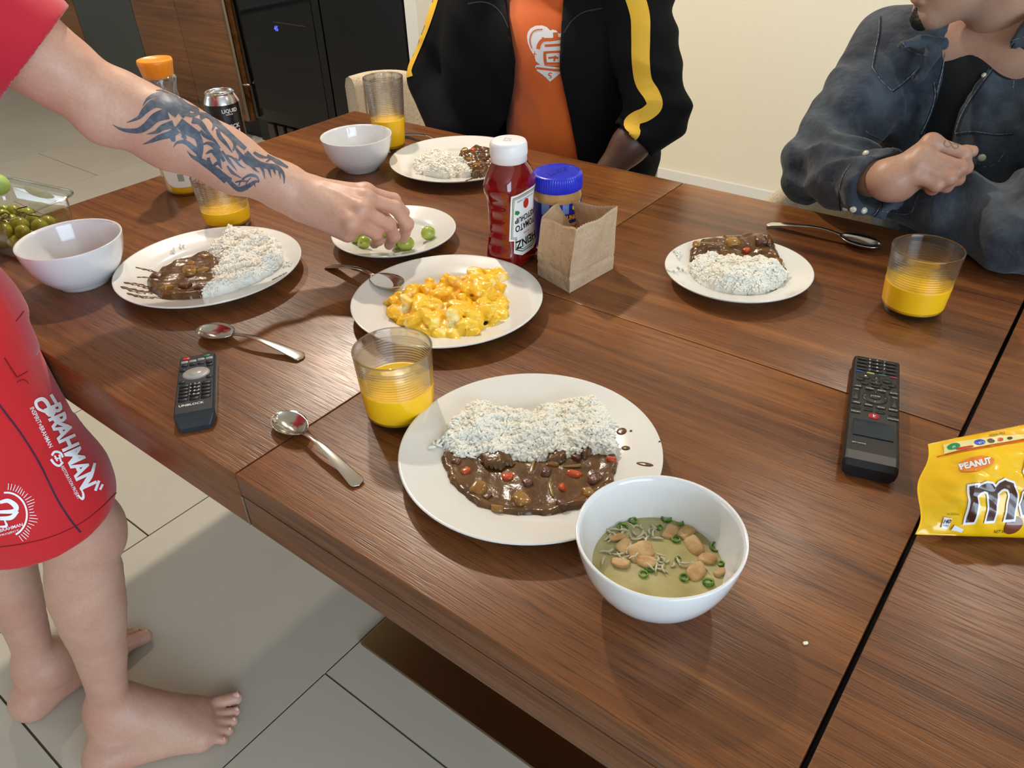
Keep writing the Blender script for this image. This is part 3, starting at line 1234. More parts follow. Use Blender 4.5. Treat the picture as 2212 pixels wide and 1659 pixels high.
M['rice_base'] = mat('rice_bed', srgb(236, 232, 220), 0.6)
M['rice'] = mat('rice_grain', srgb(240, 236, 224), 0.6, spec=0.3)
M['curry'] = mat('curry_sauce', srgb(86, 55, 25), 0.24, coat=0.2, bump=(150, 0.45, 0.0016), var=(50, srgb(112, 76, 36), 0.42, 0.75))
M['potato'] = mat('curry_potato', srgb(152, 108, 44), 0.2, coat=0.5, bump=(150, 0.3, 0.001), var=(70, srgb(120, 76, 28), 0.45, 0.7))
M['carrot'] = mat('curry_carrot', srgb(190, 74, 32), 0.18, coat=0.5, bump=(150, 0.2, 0.001))
M['meat'] = mat('curry_meat', srgb(74, 42, 26), 0.3, coat=0.3, bump=(200, 0.8, 0.002), var=(120, srgb(110, 66, 40), 0.4, 0.7))
M['onion'] = mat('curry_onion', srgb(140, 116, 60), 0.2, coat=0.5)

_g = lathe([(0, -0.5), (0.30, -0.42), (0.48, -0.2), (0.5, 0.1), (0.38, 0.38), (0, 0.5)], 6)
GR_V, GR_F = np.array(_g[0]), _g[1]


def rice(key, poly, H, edge, n, seed, label, fr=95, amp=0.42, strays=()):
    V, F, look = mound(poly, key, H, edge, seed, fr, amp)
    o = mesh_obj('rice', V, F, M['rice_base'])
    r = np.random.default_rng(seed)
    lo, hi = poly.min(0), poly.max(0)
    pts = r.random((n * 6, 2)) * (hi - lo) + lo
    pts = pts[in_poly(pts, poly)][:n]
    z = look(pts) + r.uniform(-0.0008, 0.0012, len(pts)) + 0.0030 * np.maximum(wob(pts, 330, seed + 3), 0)
    C = np.c_[pts, z + TT]
    for (sx, sy, m_, sp) in strays:
        q = np.array(atz(sx, sy, TT + 0.018))[:2] + r.normal(0, sp, (m_, 2))
        cx, cy, R = PL[key]
        zz = plate_z(np.hypot(q[:, 0] - cx, q[:, 1] - cy), R) + TT + r.uniform(0.0008, 0.004, m_)
        C = np.vstack([C, np.c_[q, zz]])
    n_ = len(C)
    L = r.uniform(0.0070, 0.0094, n_)
    W = r.uniform(0.0028, 0.0035, n_)
    yaw = r.random(n_) * 2 * PI
    pit = np.clip(r.normal(0, 0.35, n_), -1.3, 1.3)
    # grain axis
    ax = np.c_[np.cos(yaw) * np.cos(pit), np.sin(yaw) * np.cos(pit), np.sin(pit)]
    u = np.cross(ax, [0, 0, 1.0])
    u /= np.linalg.norm(u, axis=1)[:, None]
    w = np.cross(ax, u)
    m = len(GR_V)
    bend = (GR_V[:, 2] ** 2)[None, :] * 0.5
    P = C[:, None, :] + (GR_V[None, :, 2, None] * L[:, None, None]) * ax[:, None, :] + (GR_V[None, :, 0, None] * W[:, None, None]) * u[:, None, :] \
        + ((GR_V[None, :, 1, None] + bend[..., None]) * W[:, None, None]) * w[:, None, :]
    FF = [tuple(i + k * m for i in q) for k in range(n_) for q in GR_F]
    gr = mesh_obj('rice_grain', P.reshape(-1, 3), FF, M['rice'], o)
    tag(gr, kind='stuff')
    tag(o, label, 'rice', 'heaps of white rice', 'stuff')
    return o, look


def chunk(parent, c, r, m, seed, name):
    """an irregular rounded lump"""
    bm = bmesh.new()
    bmesh.ops.create_icosphere(bm, subdivisions=3, radius=1.0)
    V = np.array([v.co[:] for v in bm.verts])
    bm.verts.index_update()
    F = [tuple(v.index for v in f.verts) for f in bm.faces]
    bm.free()
    V = np.sign(V) * np.abs(V) ** 0.62
    V = V * (1 + 0.24 * wob(V, 1.9, seed)[:, None] + 0.07 * wob(V, 5.0, seed + 1)[:, None])
    rr = np.random.default_rng(seed)
    Rm = rotz(rr.random() * 6.28) @ rotx(rr.normal() * 0.35)
    return mesh_obj(name, (V * np.array(r)) @ Rm.T + np.array(c), F, m, parent)


def curry(key, poly, H, edge, seed, label, chunks, fr=70, amp=0.3, streaks=()):
    V, F, look = mound(poly, key, H, edge, seed, fr, amp, res=0.0013)
    parts = [(V, F.tolist())]
    cx, cy, R = PL[key]
    for pts, w in streaks:
        C = catmull(np.array([atz(a, b, TT + 0.018) for a, b in pts]), 8)
        n = len(C)
        T = np.gradient(C, axis=0)[:, :2]
        T /= np.linalg.norm(T, axis=1)[:, None] + 1e-9
        N = np.c_[-T[:, 1], T[:, 0]]
        SV, SF = [], []
        for i in range(n):
            ww = w * (0.25 + 0.75 * math.sin(PI * min(1, (i + 1) / n * 0.9 + 0.1)) ** 0.6) * (1 + 0.35 * math.sin(i * 1.7 + seed))
            for j, q in enumerate((-1, -0.6, 0, 0.6, 1)):
                p = C[i, :2] + N[i] * q * ww
                z = plate_z(math.hypot(p[0] - cx, p[1] - cy), R) + TT + (0.0013 * (1 - q * q) - (0.0004 if abs(q) == 1 else 0))
                SV.append((p[0], p[1], z))
        for i in range(n - 1):
            for j in range(4):
                a = i * 5 + j
                SF.append((a, a + 1, a + 6, a + 5))
        parts.append((np.array(SV), SF))
    v, f = join_geo(parts)
    o = mesh_obj('curry', v, f, M['curry'])
    for i, (px, py, r, kind) in enumerate(chunks):
        q = atz(px, py, TT + 0.014)
        z = look(np.array([q[:2]]))[0] + TT
        if kind == 'onion':
            a = random.random() * 3
            chunk(o, (q[0], q[1], z + 0.0008), (r * 2.2, r * 0.35, r * 0.35), M['onion'], seed * 10 + i, 'onion_strip')
        else:
            chunk(o, (q[0], q[1], z - r * 0.12), (r, r * 0.8, r * 0.62), M[kind], seed * 10 + i, {'potato': 'potato_piece', 'carrot': 'carrot_piece', 'meat': 'meat_piece'}[kind])
    tag(o, label, 'curry', 'portions of brown curry')
    return o


# nearest plate
rp = wpoly([(958, 962), (972, 930), (1000, 912), (1012, 892), (1050, 884), (1100, 893), (1150, 888), (1210, 880), (1245, 884), (1285, 880), (1305, 898), (1318, 930), (1330, 985), (1275, 985), (1215, 990), (1140, 1000), (1050, 992), (985, 992)], 0.012)
rice('near', rp, 0.021, 0.024, 3600, 21, 'heap of white rice on the nearest plate, half covered by curry', strays=[(965, 950, 14, 0.004), (1318, 915, 5, 0.003), (948, 958, 6, 0.003), (1010, 905, 10, 0.005)])
cp = wpoly([(955, 988), (985, 975), (1040, 982), (1100, 985), (1160, 992), (1210, 985), (1250, 978), (1290, 975), (1330, 990), (1334, 1015), (1325, 1050), (1265, 1105), (1190, 1120), (1110, 1119), (1040, 1102), (985, 1060), (958, 1022)], 0.010)
curry('near', cp, 0.0080, 0.012, 5, 'brown curry with potato and carrot chunks on the nearest plate',
      [(1035, 1055, 0.0095, 'potato'), (1125, 1078, 0.0105, 'potato'), (1097, 1030, 0.0058, 'carrot'), (1240, 1022, 0.0070, 'carrot'), (1005, 1018, 0.0055, 'carrot'), (1215, 1053, 0.0055, 'carrot'),
       (1052, 1073, 0.0055, 'meat'), (1285, 1035, 0.0085, 'meat'), (1180, 1020, 0.006, 'meat'), (1320, 995, 0.0055, 'carrot'), (1150, 1008, 0.005, 'onion'), (1190, 1060, 0.005, 'onion'), (1235, 1008, 0.004, 'onion'),
       (1075, 1100, 0.006, 'potato'), (1215, 1095, 0.006, 'meat'), (985, 1000, 0.005, 'meat'), (1270, 1070, 0.007, 'potato'), (1140, 1045, 0.006, 'meat'), (1245, 988, 0.006, 'meat'), (1195, 1000, 0.006, 'potato')], fr=85, amp=0.22,
      streaks=[([(1055, 985), (1062, 968), (1072, 958)], 0.006), ([(1085, 990), (1092, 970), (1098, 965)], 0.007), ([(1000, 985), (1005, 975)], 0.004)])
# sauce poured over part of the rice
for pts, lab in (([(1040, 972), (1062, 962), (1080, 962), (1100, 975), (1112, 990), (1080, 1000), (1045, 996)], 'near'),
                 ([(1180, 962), (1205, 955), (1225, 970), (1215, 985), (1185, 988)], 'near'),
                 ([(1238, 952), (1262, 940), (1290, 933), (1308, 938), (1300, 950), (1285, 965), (1262, 975), (1248, 962)], 'near')):
    V_, F_, _l = mound(wpoly(pts, 0.022), 'near', 0.0026, 0.006, 77 + len(pts), 200, 0.5, base_extra=0.0)
    cxp = V_[:, :2].mean(0)
    V_[:, 2] += 0.0118
    tag(mesh_obj('curry_drip', V_, F_, M['curry']), 'thin brown curry sauce soaking into the rice edge of the nearest plate, ' + {7: 'left patch', 5: 'middle patch', 8: 'right patch'}[len(pts)], 'sauce', 'sauce on the nearest rice heap')
DROPL = ['largest brown curry spot splashed on the right rim of the nearest plate', 'tiny curry speck just right of the largest spot on the nearest plate', 'round curry spot below the largest one on the nearest plate rim', 'long thin streak of curry on the nearest plate rim just above the soup bowl', 'tiny curry speck at the outer right edge of the nearest plate']
for di, (px, py, r, e) in enumerate(((1343, 928, 0.0058, 1.0), (1363, 930, 0.0016, 1.0), (1352, 963, 0.0036, 1.4), (1393, 1004, 0.0030, 3.2), (1424, 961, 0.0012, 1.0))):
    q = atz(px, py, TT + 0.018)
    cx, cy, R = PL['near']
    v, f = lathe([(0, 0.0010), (r * 0.6, 0.0009), (r * 0.9, 0.0004), (r, -0.0006)], 20)
    v = np.array(v)[:, [0, 1, 2]] * np.array([e, 1, 1])
    v = v @ rotz(0.15).T
    v[:, 2] += 0
    rr_ = np.hypot(v[:, 0] + q[0] - cx, v[:, 1] + q[1] - cy)
    v[:, 2] += plate_z(rr_, R)
    o = mesh_obj('curry_drop', v + np.array([q[0], q[1], TT + 0.0002]), f, M['curry'])
    tag(o, DROPL[di], 'sauce', 'curry spots on the nearest plate rim')

# left plate
lp_ = wpoly([(328, 596), (345, 575), (372, 562), (405, 552), (440, 540), (468, 545), (482, 565), (480, 600), (462, 628), (438, 646), (395, 650), (352, 648), (322, 628), (318, 610)], 0.014)
curry('left', lp_, 0.011, 0.012, 8, 'thick brown curry smeared over the left rim of the left plate',
      [(385, 556, 0.012, 'potato'), (410, 592, 0.012, 'potato'), (412, 572, 0.008, 'potato'), (362, 626, 0.010, 'potato'), (445, 556, 0.007, 'potato'), (418, 546, 0.007, 'meat'), (340, 600, 0.009, 'meat'), (400, 620, 0.009, 'meat'), (440, 590, 0.009, 'potato'), (435, 625, 0.008, 'meat')], fr=65, amp=0.28,
      streaks=[([(345, 577), (320, 578), (293, 577)], 0.0030), ([(345, 590), (320, 592), (295, 596)], 0.0030), ([(325, 618), (300, 612), (268, 612)], 0.0055), ([(330, 628), (300, 628), (262, 622)], 0.007),
               ([(350, 640), (310, 642), (275, 636)], 0.005), ([(620, 594), (605, 600), (588, 607)], 0.003), ([(428, 548), (440, 535), (446, 528)], 0.004)])
rl = wpoly([(447, 548), (462, 530), (480, 522), (498, 508), (530, 512), (560, 516), (600, 528), (612, 548), (612, 572), (590, 594), (550, 612), (510, 626), (470, 640), (440, 645), (445, 625), (460, 608), (452, 590), (472, 575), (462, 560)], 0.014)
rice('left', rl, 0.020, 0.022, 2600, 33, 'heap of white rice on the right half of the left plate', strays=[(372, 540, 4, 0.003), (382, 533, 3, 0.003), (618, 575, 8, 0.004)])

# right plate
cr = wpoly([(1488, 572), (1492, 550), (1512, 532), (1560, 526), (1620, 524), (1660, 528), (1672, 548), (1690, 570), (1700, 590), (1640, 590), (1560, 575)], 0.012)
curry('right', cr, 0.0125, 0.020, 12, 'brown curry behind the rice on the small right plate',
      [(1505, 545, 0.009, 'potato'), (1580, 538, 0.011, 'potato'), (1640, 540, 0.012, 'meat'), (1612, 548, 0.006, 'carrot'), (1680, 570, 0.007, 'potato'), (1660, 545, 0.008, 'meat')], fr=100, amp=0.3)
rr = wpoly([(1487, 585), (1500, 565), (1545, 562), (1600, 568), (1650, 570), (1690, 590), (1700, 600), (1685, 618), (1640, 636), (1590, 636), (1545, 622), (1508, 606)], 0.012)
rice('right', rr, 0.024, 0.022, 2600, 41, 'heap of white rice on the small right plate before the denim sleeve', strays=[(1462, 552, 8, 0.004), (1468, 580, 9, 0.004), (1455, 590, 6, 0.003)])

# far plate
rf = wpoly([(892, 365), (905, 345), (935, 336), (975, 338), (992, 352), (1010, 366), (1022, 382), (1000, 388), (985, 380), (960, 392), (930, 386), (905, 376)], 0.012)
rice('far', rf, 0.022, 0.020, 2000, 51, 'heap of white rice on the far plate behind the grapes', strays=[(905, 372, 6, 0.004)])
cf = wpoly([(985, 345), (992, 330), (1020, 322), (1060, 324), (1090, 340), (1085, 365), (1050, 385), (1025, 392), (1012, 372), (998, 358)], 0.014)
curry('far', cf, 0.016, 0.016, 15, 'brown curry with carrot on the far plate beside the ketchup bottle',
      [(1022, 330, 0.007, 'carrot'), (1005, 335, 0.009, 'potato'), (1040, 338, 0.009, 'meat'), (1015, 350, 0.008, 'potato'), (1045, 325, 0.006, 'carrot'), (1000, 322, 0.007, 'meat'), (1030, 362, 0.008, 'potato'), (1048, 352, 0.007, 'meat')], fr=150, amp=0.4,
      streaks=[([(1025, 380), (1015, 390), (1006, 396)], 0.004), ([(1035, 385), (1050, 388)], 0.005)])

# scrambled eggs
ep = wpoly([(838, 660), (845, 645), (870, 630), (905, 612), (950, 608), (1000, 590), (1040, 584), (1085, 584), (1092, 605), (1082, 640), (1092, 672), (1085, 690), (1050, 706), (1010, 722), (980, 728), (930, 726), (890, 708), (860, 688)], 0.018)
lo, hi = ep.min(0) - 0.012, ep.max(0) + 0.012
ef = Field((lo[0], lo[1], TT), (hi[0], hi[1], TT + 0.056), 0.00125)
r_ = np.random.default_rng(3)
cnt_ = 0
while cnt_ < 110:
    q = r_.random(2) * (ep.max(0) - ep.min(0)) + ep.min(0)
    if not in_poly(q[None], ep)[0]:
        continue
    dd = poly_dist(q[None], ep)[0]
    top = 0.012 + 0.022 * min(1, dd / 0.028)
    z = TT + 0.008 + (top - 0.008) * r_.random() ** 0.5
    a_, b_ = r_.uniform(0.010, 0.019), r_.uniform(0.009, 0.014)
    Rm = rotz(r_.random() * 6.28) @ rotx(r_.normal() * 0.4) @ roty(r_.normal() * 0.35)
    ef.ell((q[0], q[1], z), (a_, b_, r_.uniform(0.0060, 0.0095)), 0.0035, Rm)
    cnt_ += 1
for _ in range(600):
    q = r_.random(2) * (ep.max(0) - ep.min(0)) + ep.min(0)
    if in_poly(q[None], ep)[0]:
        dd = poly_dist(q[None], ep)[0]
        if dd > 0.006:
            ef.ell((q[0], q[1], TT + 0.008 + min(0.010, dd * 0.4)), (0.011, 0.011, 0.007), 0.004)
ef.displace(lambda P: 0.0042 * np.abs(wob(P, 130, 5, 2)) + 0.0013 * np.abs(wob(P, 420, 6, 2)) + 0.0004 * wob(P, 1100, 7, 2), 0.010)
V_, Q_ = ef.mesh()
V_ = relax(V_, Q_, 1)
egg = mesh_obj('scrambled_egg', V_, Q_, attr_mat('egg', 0.28, sss=0.3, coat=0.3, bump=(600, 0.2, 0.0008)))
n1, n2 = wob(V_, 70, 9, 3), wob(V_, 130, 15, 2)
c1, c2, c3 = np.array(srgb(250, 206, 66)[:3]), np.array(srgb(244, 184, 28)[:3]), np.array(srgb(252, 236, 178)[:3])
t = np.clip(n1 * 0.9 + 0.5, 0, 1)[:, None]
w_ = np.clip((n2 - 0.55) * 2.0, 0, 0.75)[:, None]
set_attr(egg, (c1 * t + c2 * (1 - t)) * (1 - w_) + c3 * w_)
tag(egg, 'pile of yellow scrambled egg on the middle plate', 'egg')

# soups
M['broth'] = mat('clear_broth', srgb(186, 176, 132), 0.05, ior=1.33, var=(26, srgb(150, 138, 84), 0.35, 0.7))
M['tofu'] = mat('fried_tofu', srgb(198, 164, 116), 0.6, bump=(260, 0.6, 0.0012), var=(90, srgb(178, 132, 76), 0.4, 0.7))
M['scallion'] = mat('scallion', srgb(58, 112, 34), 0.35, var=(200, srgb(120, 160, 50), 0.45, 0.6))
M['noodle'] = mat('soup_strand', srgb(190, 182, 152), 0.3)
for k, lev in (('near', 0.030), ('left', 0.0185), ('far', 0.0)):
    if lev == 0:
        continue
    x, y, R, H = BW[k]
    inn = [(0, H * 0.10), (R * 0.38, H * 0.12), (R * 0.58, H * 0.2), (R * 0.74, H * 0.36), (R * 0.855, H * 0.58)]
    rl_ = np.interp(lev, [p[1] for p in inn], [p[0] for p in inn])
    v, f = lathe([(0, lev), (rl_ * 0.6, lev), (rl_ - 0.0015, lev), (rl_ + 0.0006, lev + 0.0004)], 72)
    s = mesh_obj('soup', v, f, M['broth'] if k == 'near' else mat('dark_broth', srgb(58, 60, 34), 0.05), bowls[k])  # left bowl gets a darker green broth
    tag(s, 'pale greenish clear soup' if k == 'near' else 'dark green soup')
    if k == 'near':
        for i, (px, py, r) in enumerate(((1385, 1190, 0.0115), (1498, 1178, 0.010), (1448, 1148, 0.008), (1484, 1148, 0.008), (1528, 1205, 0.008), (1505, 1235, 0.0095), (1340, 1215, 0.0075), (1333, 1160, 0.007), (1555, 1235, 0.005), (1350, 1178, 0.008), (1395, 1212, 0.008))):
            q = atz(px, py, TT + lev + 0.002)
            chunk(s, (q[0] - x, q[1] - y, lev + 0.001), (r * 1.05, r * 0.72, r * 0.32), M['tofu'], 300 + i, 'tofu_piece')
        for i, (px, py) in enumerate(((1368, 1125), (1345, 1140), (1465, 1208), (1478, 1248), (1530, 1258), (1558, 1218), (1390, 1240), (1545, 1182), (1425, 1140), (1460, 1165), (1440, 1120), (1470, 1130), (1405, 1228))):
            q = atz(px, py, TT + lev + 0.001)
            g_ = xf(lathe([(0.0028, -0.0012), (0.0040, -0.0012), (0.0040, 0.0014), (0.0028, 0.0014)], 12, closed=True), rotz(i) @ rotx(0.3 * (i % 3)), (q[0] - x, q[1] - y, lev + 0.0006), 1.0 + 0.25 * math.sin(i * 2.1))
            mesh_obj('scallion_ring', g_[0], g_[1], M['scallion'], s)
        r2 = np.random.default_rng(8)
        gs = []
        for (px, py, n_) in ((1350, 1150, 16), (1400, 1155, 12), (1420, 1215, 14), (1360, 1190, 10), (1330, 1195, 8), (1475, 1215, 5)):
            for _ in range(n_):
                q = atz(px, py, TT + lev + 0.002)
                c_ = np.array([q[0] - x, q[1] - y, lev + 0.0006]) + np.r_[r2.normal(0, 0.0055, 2), r2.uniform(0, 0.003)]
                a_ = r2.random() * 6.28
                st = r2.uniform(0.0016, 0.003)
                cv = r2.uniform(-0.8, 0.8)
                pts = [c_]
                for t_ in range(4):
                    pts.append(pts[-1] + np.array([math.cos(a_ + t_ * cv), math.sin(a_ + t_ * cv), 0]) * st)
                gs.append(tube(pts, [0.0006, 0.0012, 0.0010, 0.0005], 6, sub=3))
        v, f = join_geo(gs)
        tag(mesh_obj('soup_strands', v, f, M['noodle'], s), kind='stuff')

# grapes
M['grape'] = mat('green_grape', srgb(150, 170, 62), 0.22, sss=0.4, coat=0.25, var=(45, srgb(176, 186, 84), 0.4, 0.65))
M['grape2'] = mat('ripe_grape', srgb(160, 158, 44), 0.22, sss=0.4, coat=0.25, var=(45, srgb(128, 142, 40), 0.4, 0.65))
M['stem'] = mat('grape_stem', srgb(74, 62, 30), 0.7)


def grape(c, r, m, lab, group, seed):
    gv, gf = lathe([(0, -1.08), (0.08, -1.06), (0.35, -0.97), (0.7, -0.72), (0.93, -0.35), (1, 0), (0.93, 0.37), (0.7, 0.73), (0.35, 0.99), (0.1, 1.06), (0, 1.03)], 28)
    rr_ = np.random.default_rng(seed)
    Rm = rotz(rr_.random() * 6.28) @ rotx(rr_.uniform(0.9, 1.9))
    o = mesh_obj('grape', np.array(gv) * r @ Rm.T, gf, m)
    o.location = c
    sv, sf = lathe([(0, 0.0), (0.0008, 0.0), (0.0010, -0.0006), (0, -0.0006)], 8)
    sv = (np.array(sv) + np.array([0, 0, -1.055 * r])) @ Rm.T
    mesh_obj('stem_end', sv, sf, M['stem'], o)
    tag(o, lab, 'grape', group)
    return o


gp = [((925, 507), 0.0115, 'green grape lying alone near the right rim of the small plate'), ((877, 528), 0.0125, 'green grape just right of the reaching fingertips'), ((858, 523), 0.0105, 'green grape half behind the grape at the fingertips'),
      ((787, 526), 0.0105, 'green grape left of the reaching fingers, nearest the rim'), ((773, 517), 0.0105, 'green grape farthest left on the small plate, under the palm'), ((826, 497), 0.0115, 'green grape seen between the reaching fingers')]
for i, ((px, py), r, lab) in enumerate(gp):
    q = atz(px, py, TT + 0.006 + r)
    d = np.array([PL['grape'][0], PL['grape'][1]]) - q[:2]
    rad_ = np.linalg.norm(d)
    zz = plate_z(rad_ + r * 0.3, PL['grape'][2])
    grape((q[0], q[1], TT + zz + r * 0.98), r, M['grape'], lab, None, 60 + i)

# ------------------------------------------------------------------ small objects on the table
def buttons(parent, items, m, u, v, o, z0, name='button'):
    """items: (s, t, w, h, height, roundness[, material]) on a face spanned by unit vectors u (right) and v (up)"""
    for it in items:
        s_, t_, w, h, hh, rd = it[:6]
        mm = it[6] if len(it) > 6 else m
        if rd == 'o':
            g = lathe([(0, hh), (0.42, hh), (0.48, hh * 0.7), (0.5, 0.0)], 28, sx=w, sy=h)
            gv = np.array(g[0])
        else:
            g = lathe([(0, hh), (0.44, hh), (0.485, hh * 0.75), (0.5, 0.0)], 24, sx=w * rd_scale(rd), sy=h * rd_scale(rd), power=rd)
            gv = np.array(g[0])
        P = o + np.outer(gv[:, 0] + s_, u) + np.outer(gv[:, 1] + t_, v)
        P[:, 2] += z0 + gv[:, 2]
        mesh_obj(it[7] if len(it) > 7 else name, P, g[1], mm, parent)


def rd_scale(p):
    return 1.0


def flat_text(txt, size, o, u, v, z, m, parent, name='lettering', bold=0.0):
    tv, tf = text_geo(txt, size, bold)
    P = np.array(o) + np.outer(tv[:, 0], u) + np.outer(tv[:, 1], v)
    P[:, 2] += z
    return mesh_obj(name, P, tf, m, parent, smooth=False)


M['print_white'] = mat('white_print', srgb(226, 226, 224), 0.5)
M['key_black'] = mat('key_black', srgb(16, 17, 19), 0.42)
M['key_grey'] = mat('key_grey', srgb(150, 146, 142), 0.35)
M['key_red'] = mat('key_red', srgb(200, 40, 36), 0.35)
M['key_green'] = mat('key_green', srgb(30, 110, 70), 0.4)
M['remote_blue'] = mat('remote_shell', srgb(36, 42, 48), 0.35)

# left remote: face corners measured on the table
A = atz(427, 768, TT + 0.016)[:2]
B = atz(418, 893, TT + 0.016)[:2]
ax = (A - B) / np.linalg.norm(A - B)
LEN = 0.128
ctr = (A + B) / 2
v3 = np.array([ax[0], ax[1], 0])
u3 = np.array([ax[1], -ax[0], 0])
ro = empty('remote_control', (ctr[0], ctr[1], TT + 0.0003))
tag(ro, 'small dark grey remote control with a round silver pad at the left', 'remote')
w2, l2 = 0.0225, LEN / 2
sec = [(-l2 - 0.012, 0.72, 0.006), (-l2 - 0.008, 0.86, 0.0105), (-l2, 0.965, 0.014), (-l2 + 0.004, 1.0, 0.0165), (l2 - 0.003, 0.97, 0.0165), (l2, 0.92, 0.0155)]
RV, RF = [], []
prof2 = [(-1, 0.25), (-1, 0.7), (-0.97, 0.9), (-0.9, 1.0), (0.9, 1.0), (0.97, 0.9), (1, 0.7), (1, 0.25), (0.8, 0.0), (-0.8, 0.0)]
for (t_, ww, hh) in sec:
    for (a_, b_) in prof2:
        RV.append(a_ * w2 * ww * u3 + t_ * v3 + np.array([0, 0, b_ * hh]))
n = len(prof2)
for i in range(len(sec) - 1):
    for k in range(n):
        RF.append((i * n + k, (i + 1) * n + k, (i + 1) * n + (k + 1) % n, i * n + (k + 1) % n))
RF.append(tuple(range(n)))
RF.append(tuple(range((len(sec) - 1) * n + n - 1, (len(sec) - 1) * n - 1, -1)))
mesh_obj('shell', RV, RF, M['remote_blue'], ro, smooth=False)
its = [(-0.013, 0.0575, 0.0085, 0.0045, 0.0012, 4, M['key_red'], 'power_button'), (0.0115, 0.0575, 0.0085, 0.0045, 0.0012, 4, M['key_green'], 'green_button')]
for i in range(4):
    its.append((-0.0145 + i * 0.0097, 0.0495 + (0.0012 if i > 1 else 0), 0.0085, 0.0045, 0.0012, 5, M['key_grey'], 'grey_button'))
for i in range(4):
    its.append((-0.0142 + i * 0.0095, 0.0415, 0.0078, 0.0038, 0.0014, 4))
its += [(-0.0155, 0.031, 0.0075, 0.0045, 0.0014, 4), (0.0155, 0.0345, 0.0075, 0.0045, 0.0014, 4), (-0.0155, 0.004, 0.0075, 0.0045, 0.0014, 4), (0.0155, 0.0075, 0.0075, 0.0045, 0.0014, 4)]
its += [(0, 0.020, 0.032, 0.026, 0.0016, 'o', M['key_grey'], 'round_pad'), (0, 0.020, 0.016, 0.013, 0.0024, 'o', mat('pad_centre', srgb(166, 160, 156), 0.3), 'pad_centre')]
for r_i in range(5):
    for c_i in range(3):
        its.append((-0.0125 + c_i * 0.0125, -0.005 - r_i * 0.0073, 0.0112, 0.0052, 0.0015, 4))
buttons(ro, its, M['key_black'], u3, v3, np.zeros(3), 0.0165)
for r_i in range(4):
    flat_text('  '.join(str(3 * r_i + c + 1) if r_i < 3 else '*0#'[c] for c in range(3)), 0.0045, -v3 * (0.005 + 0.0073 * r_i), u3, v3, 0.0182, M['print_white'], ro, 'key_digits')
flat_text('UNBLOCK', 0.0058, -v3 * 0.0455 - u3 * 0.003, u3, v3, 0.0167, M['print_white'], ro, 'maker_lettering', 0.0001)

# right remote
A = (atz(1848, 766, TT + 0.018) + atz(1943, 779, TT + 0.018))[:2] / 2
B = (atz(1822, 992, TT + 0.018) + atz(1941, 1012, TT + 0.018))[:2] / 2
ax = (A - B) / np.linalg.norm(A - B)
LEN = np.linalg.norm(A - B)
ctr = (A + B) / 2
v3 = np.array([ax[0], ax[1], 0])
u3 = np.array([ax[1], -ax[0], 0])
rr_o = empty('remote_control', (ctr[0], ctr[1], TT + 0.0003))
tag(rr_o, 'long black remote control with many buttons and a small screen at the right', 'remote')
w2, l2 = 0.0262, LEN / 2
sec = [(-l2 - 0.003, 0.93, 0.013), (-l2, 1.0, 0.020), (-l2 + 0.012, 1.0, 0.0215), (-l2 + 0.06, 0.99, 0.019), (l2 - 0.004, 0.97, 0.018), (l2, 0.93, 0.0155)]
RV, RF = [], []
prof2 = [(-1, 0.35), (-1, 0.65), (-0.98, 0.85), (-0.92, 0.97), (-0.85, 1.0), (0.85, 1.0), (0.92, 0.97), (0.98, 0.85), (1, 0.65), (1, 0.35), (0.85, 0.08), (0.5, 0.0), (-0.5, 0.0), (-0.85, 0.08)]
for (t_, ww, hh) in sec:
    for (a_, b_) in prof2:
        RV.append(a_ * w2 * ww * u3 + t_ * v3 + np.array([0, 0, b_ * hh]))
n = len(prof2)
for i in range(len(sec) - 1):
    for k in range(n):
        RF.append((i * n + k, (i + 1) * n + k, (i + 1) * n + (k + 1) % n, i * n + (k + 1) % n))
RF.append(tuple(range(n)))
RF.append(tuple(range((len(sec) - 1) * n + n - 1, (len(sec) - 1) * n - 1, -1)))
mesh_obj('shell', RV, RF, mat('black_shell', srgb(26, 26, 28), 0.4), rr_o, smooth=False)
zs = 0.0183
k_ = LEN / 0.229
its = []
for r_i in range(4):
    for c_i in range(3):
        its.append((-0.0155 + c_i * 0.0155, (0.1035 - r_i * 0.0085) * k_, 0.0130, 0.0050, 0.0012, 5))
cols4 = [srgb(60, 90, 170), srgb(190, 190, 110), srgb(50, 120, 90), srgb(170, 50, 80)]
for c_i in range(4):
    its.append((-0.0185 + c_i * 0.0123, (0.0715 - 0.0005 * c_i) * k_, 0.0085, 0.0018, 0.0010, 4, mat('colour_key_%d' % c_i, cols4[c_i], 0.5), 'colour_button'))
its += [(-0.0115, 0.060 * k_, 0.0105, 0.0085, 0.0014, 'o'), (0.0115, 0.058 * k_, 0.0105, 0.0085, 0.0014, 'o'), (0, 0.0585 * k_, 0.0095, 0.011, 0.0014, 3), (0, 0.050 * k_, 0.0135, 0.0085, 0.0014, 'o'),
        (-0.0165, 0.053 * k_, 0.0085, 0.007, 0.0014, 'o'), (0.0170, 0.050 * k_, 0.0085, 0.007, 0.0014, 'o'), (-0.0115, 0.045 * k_, 0.009, 0.0065, 0.0014, 'o'), (0.0115, 0.0425 * k_, 0.009, 0.0065, 0.0014, 'o'), (0, 0.041 * k_, 0.010, 0.005, 0.0014, 'o')]
for c_i in range(4):
    its.append((-0.0185 + c_i * 0.0123, (0.034 - 0.0008 * c_i) * k_, 0.0095, 0.0042, 0.0012, 5))
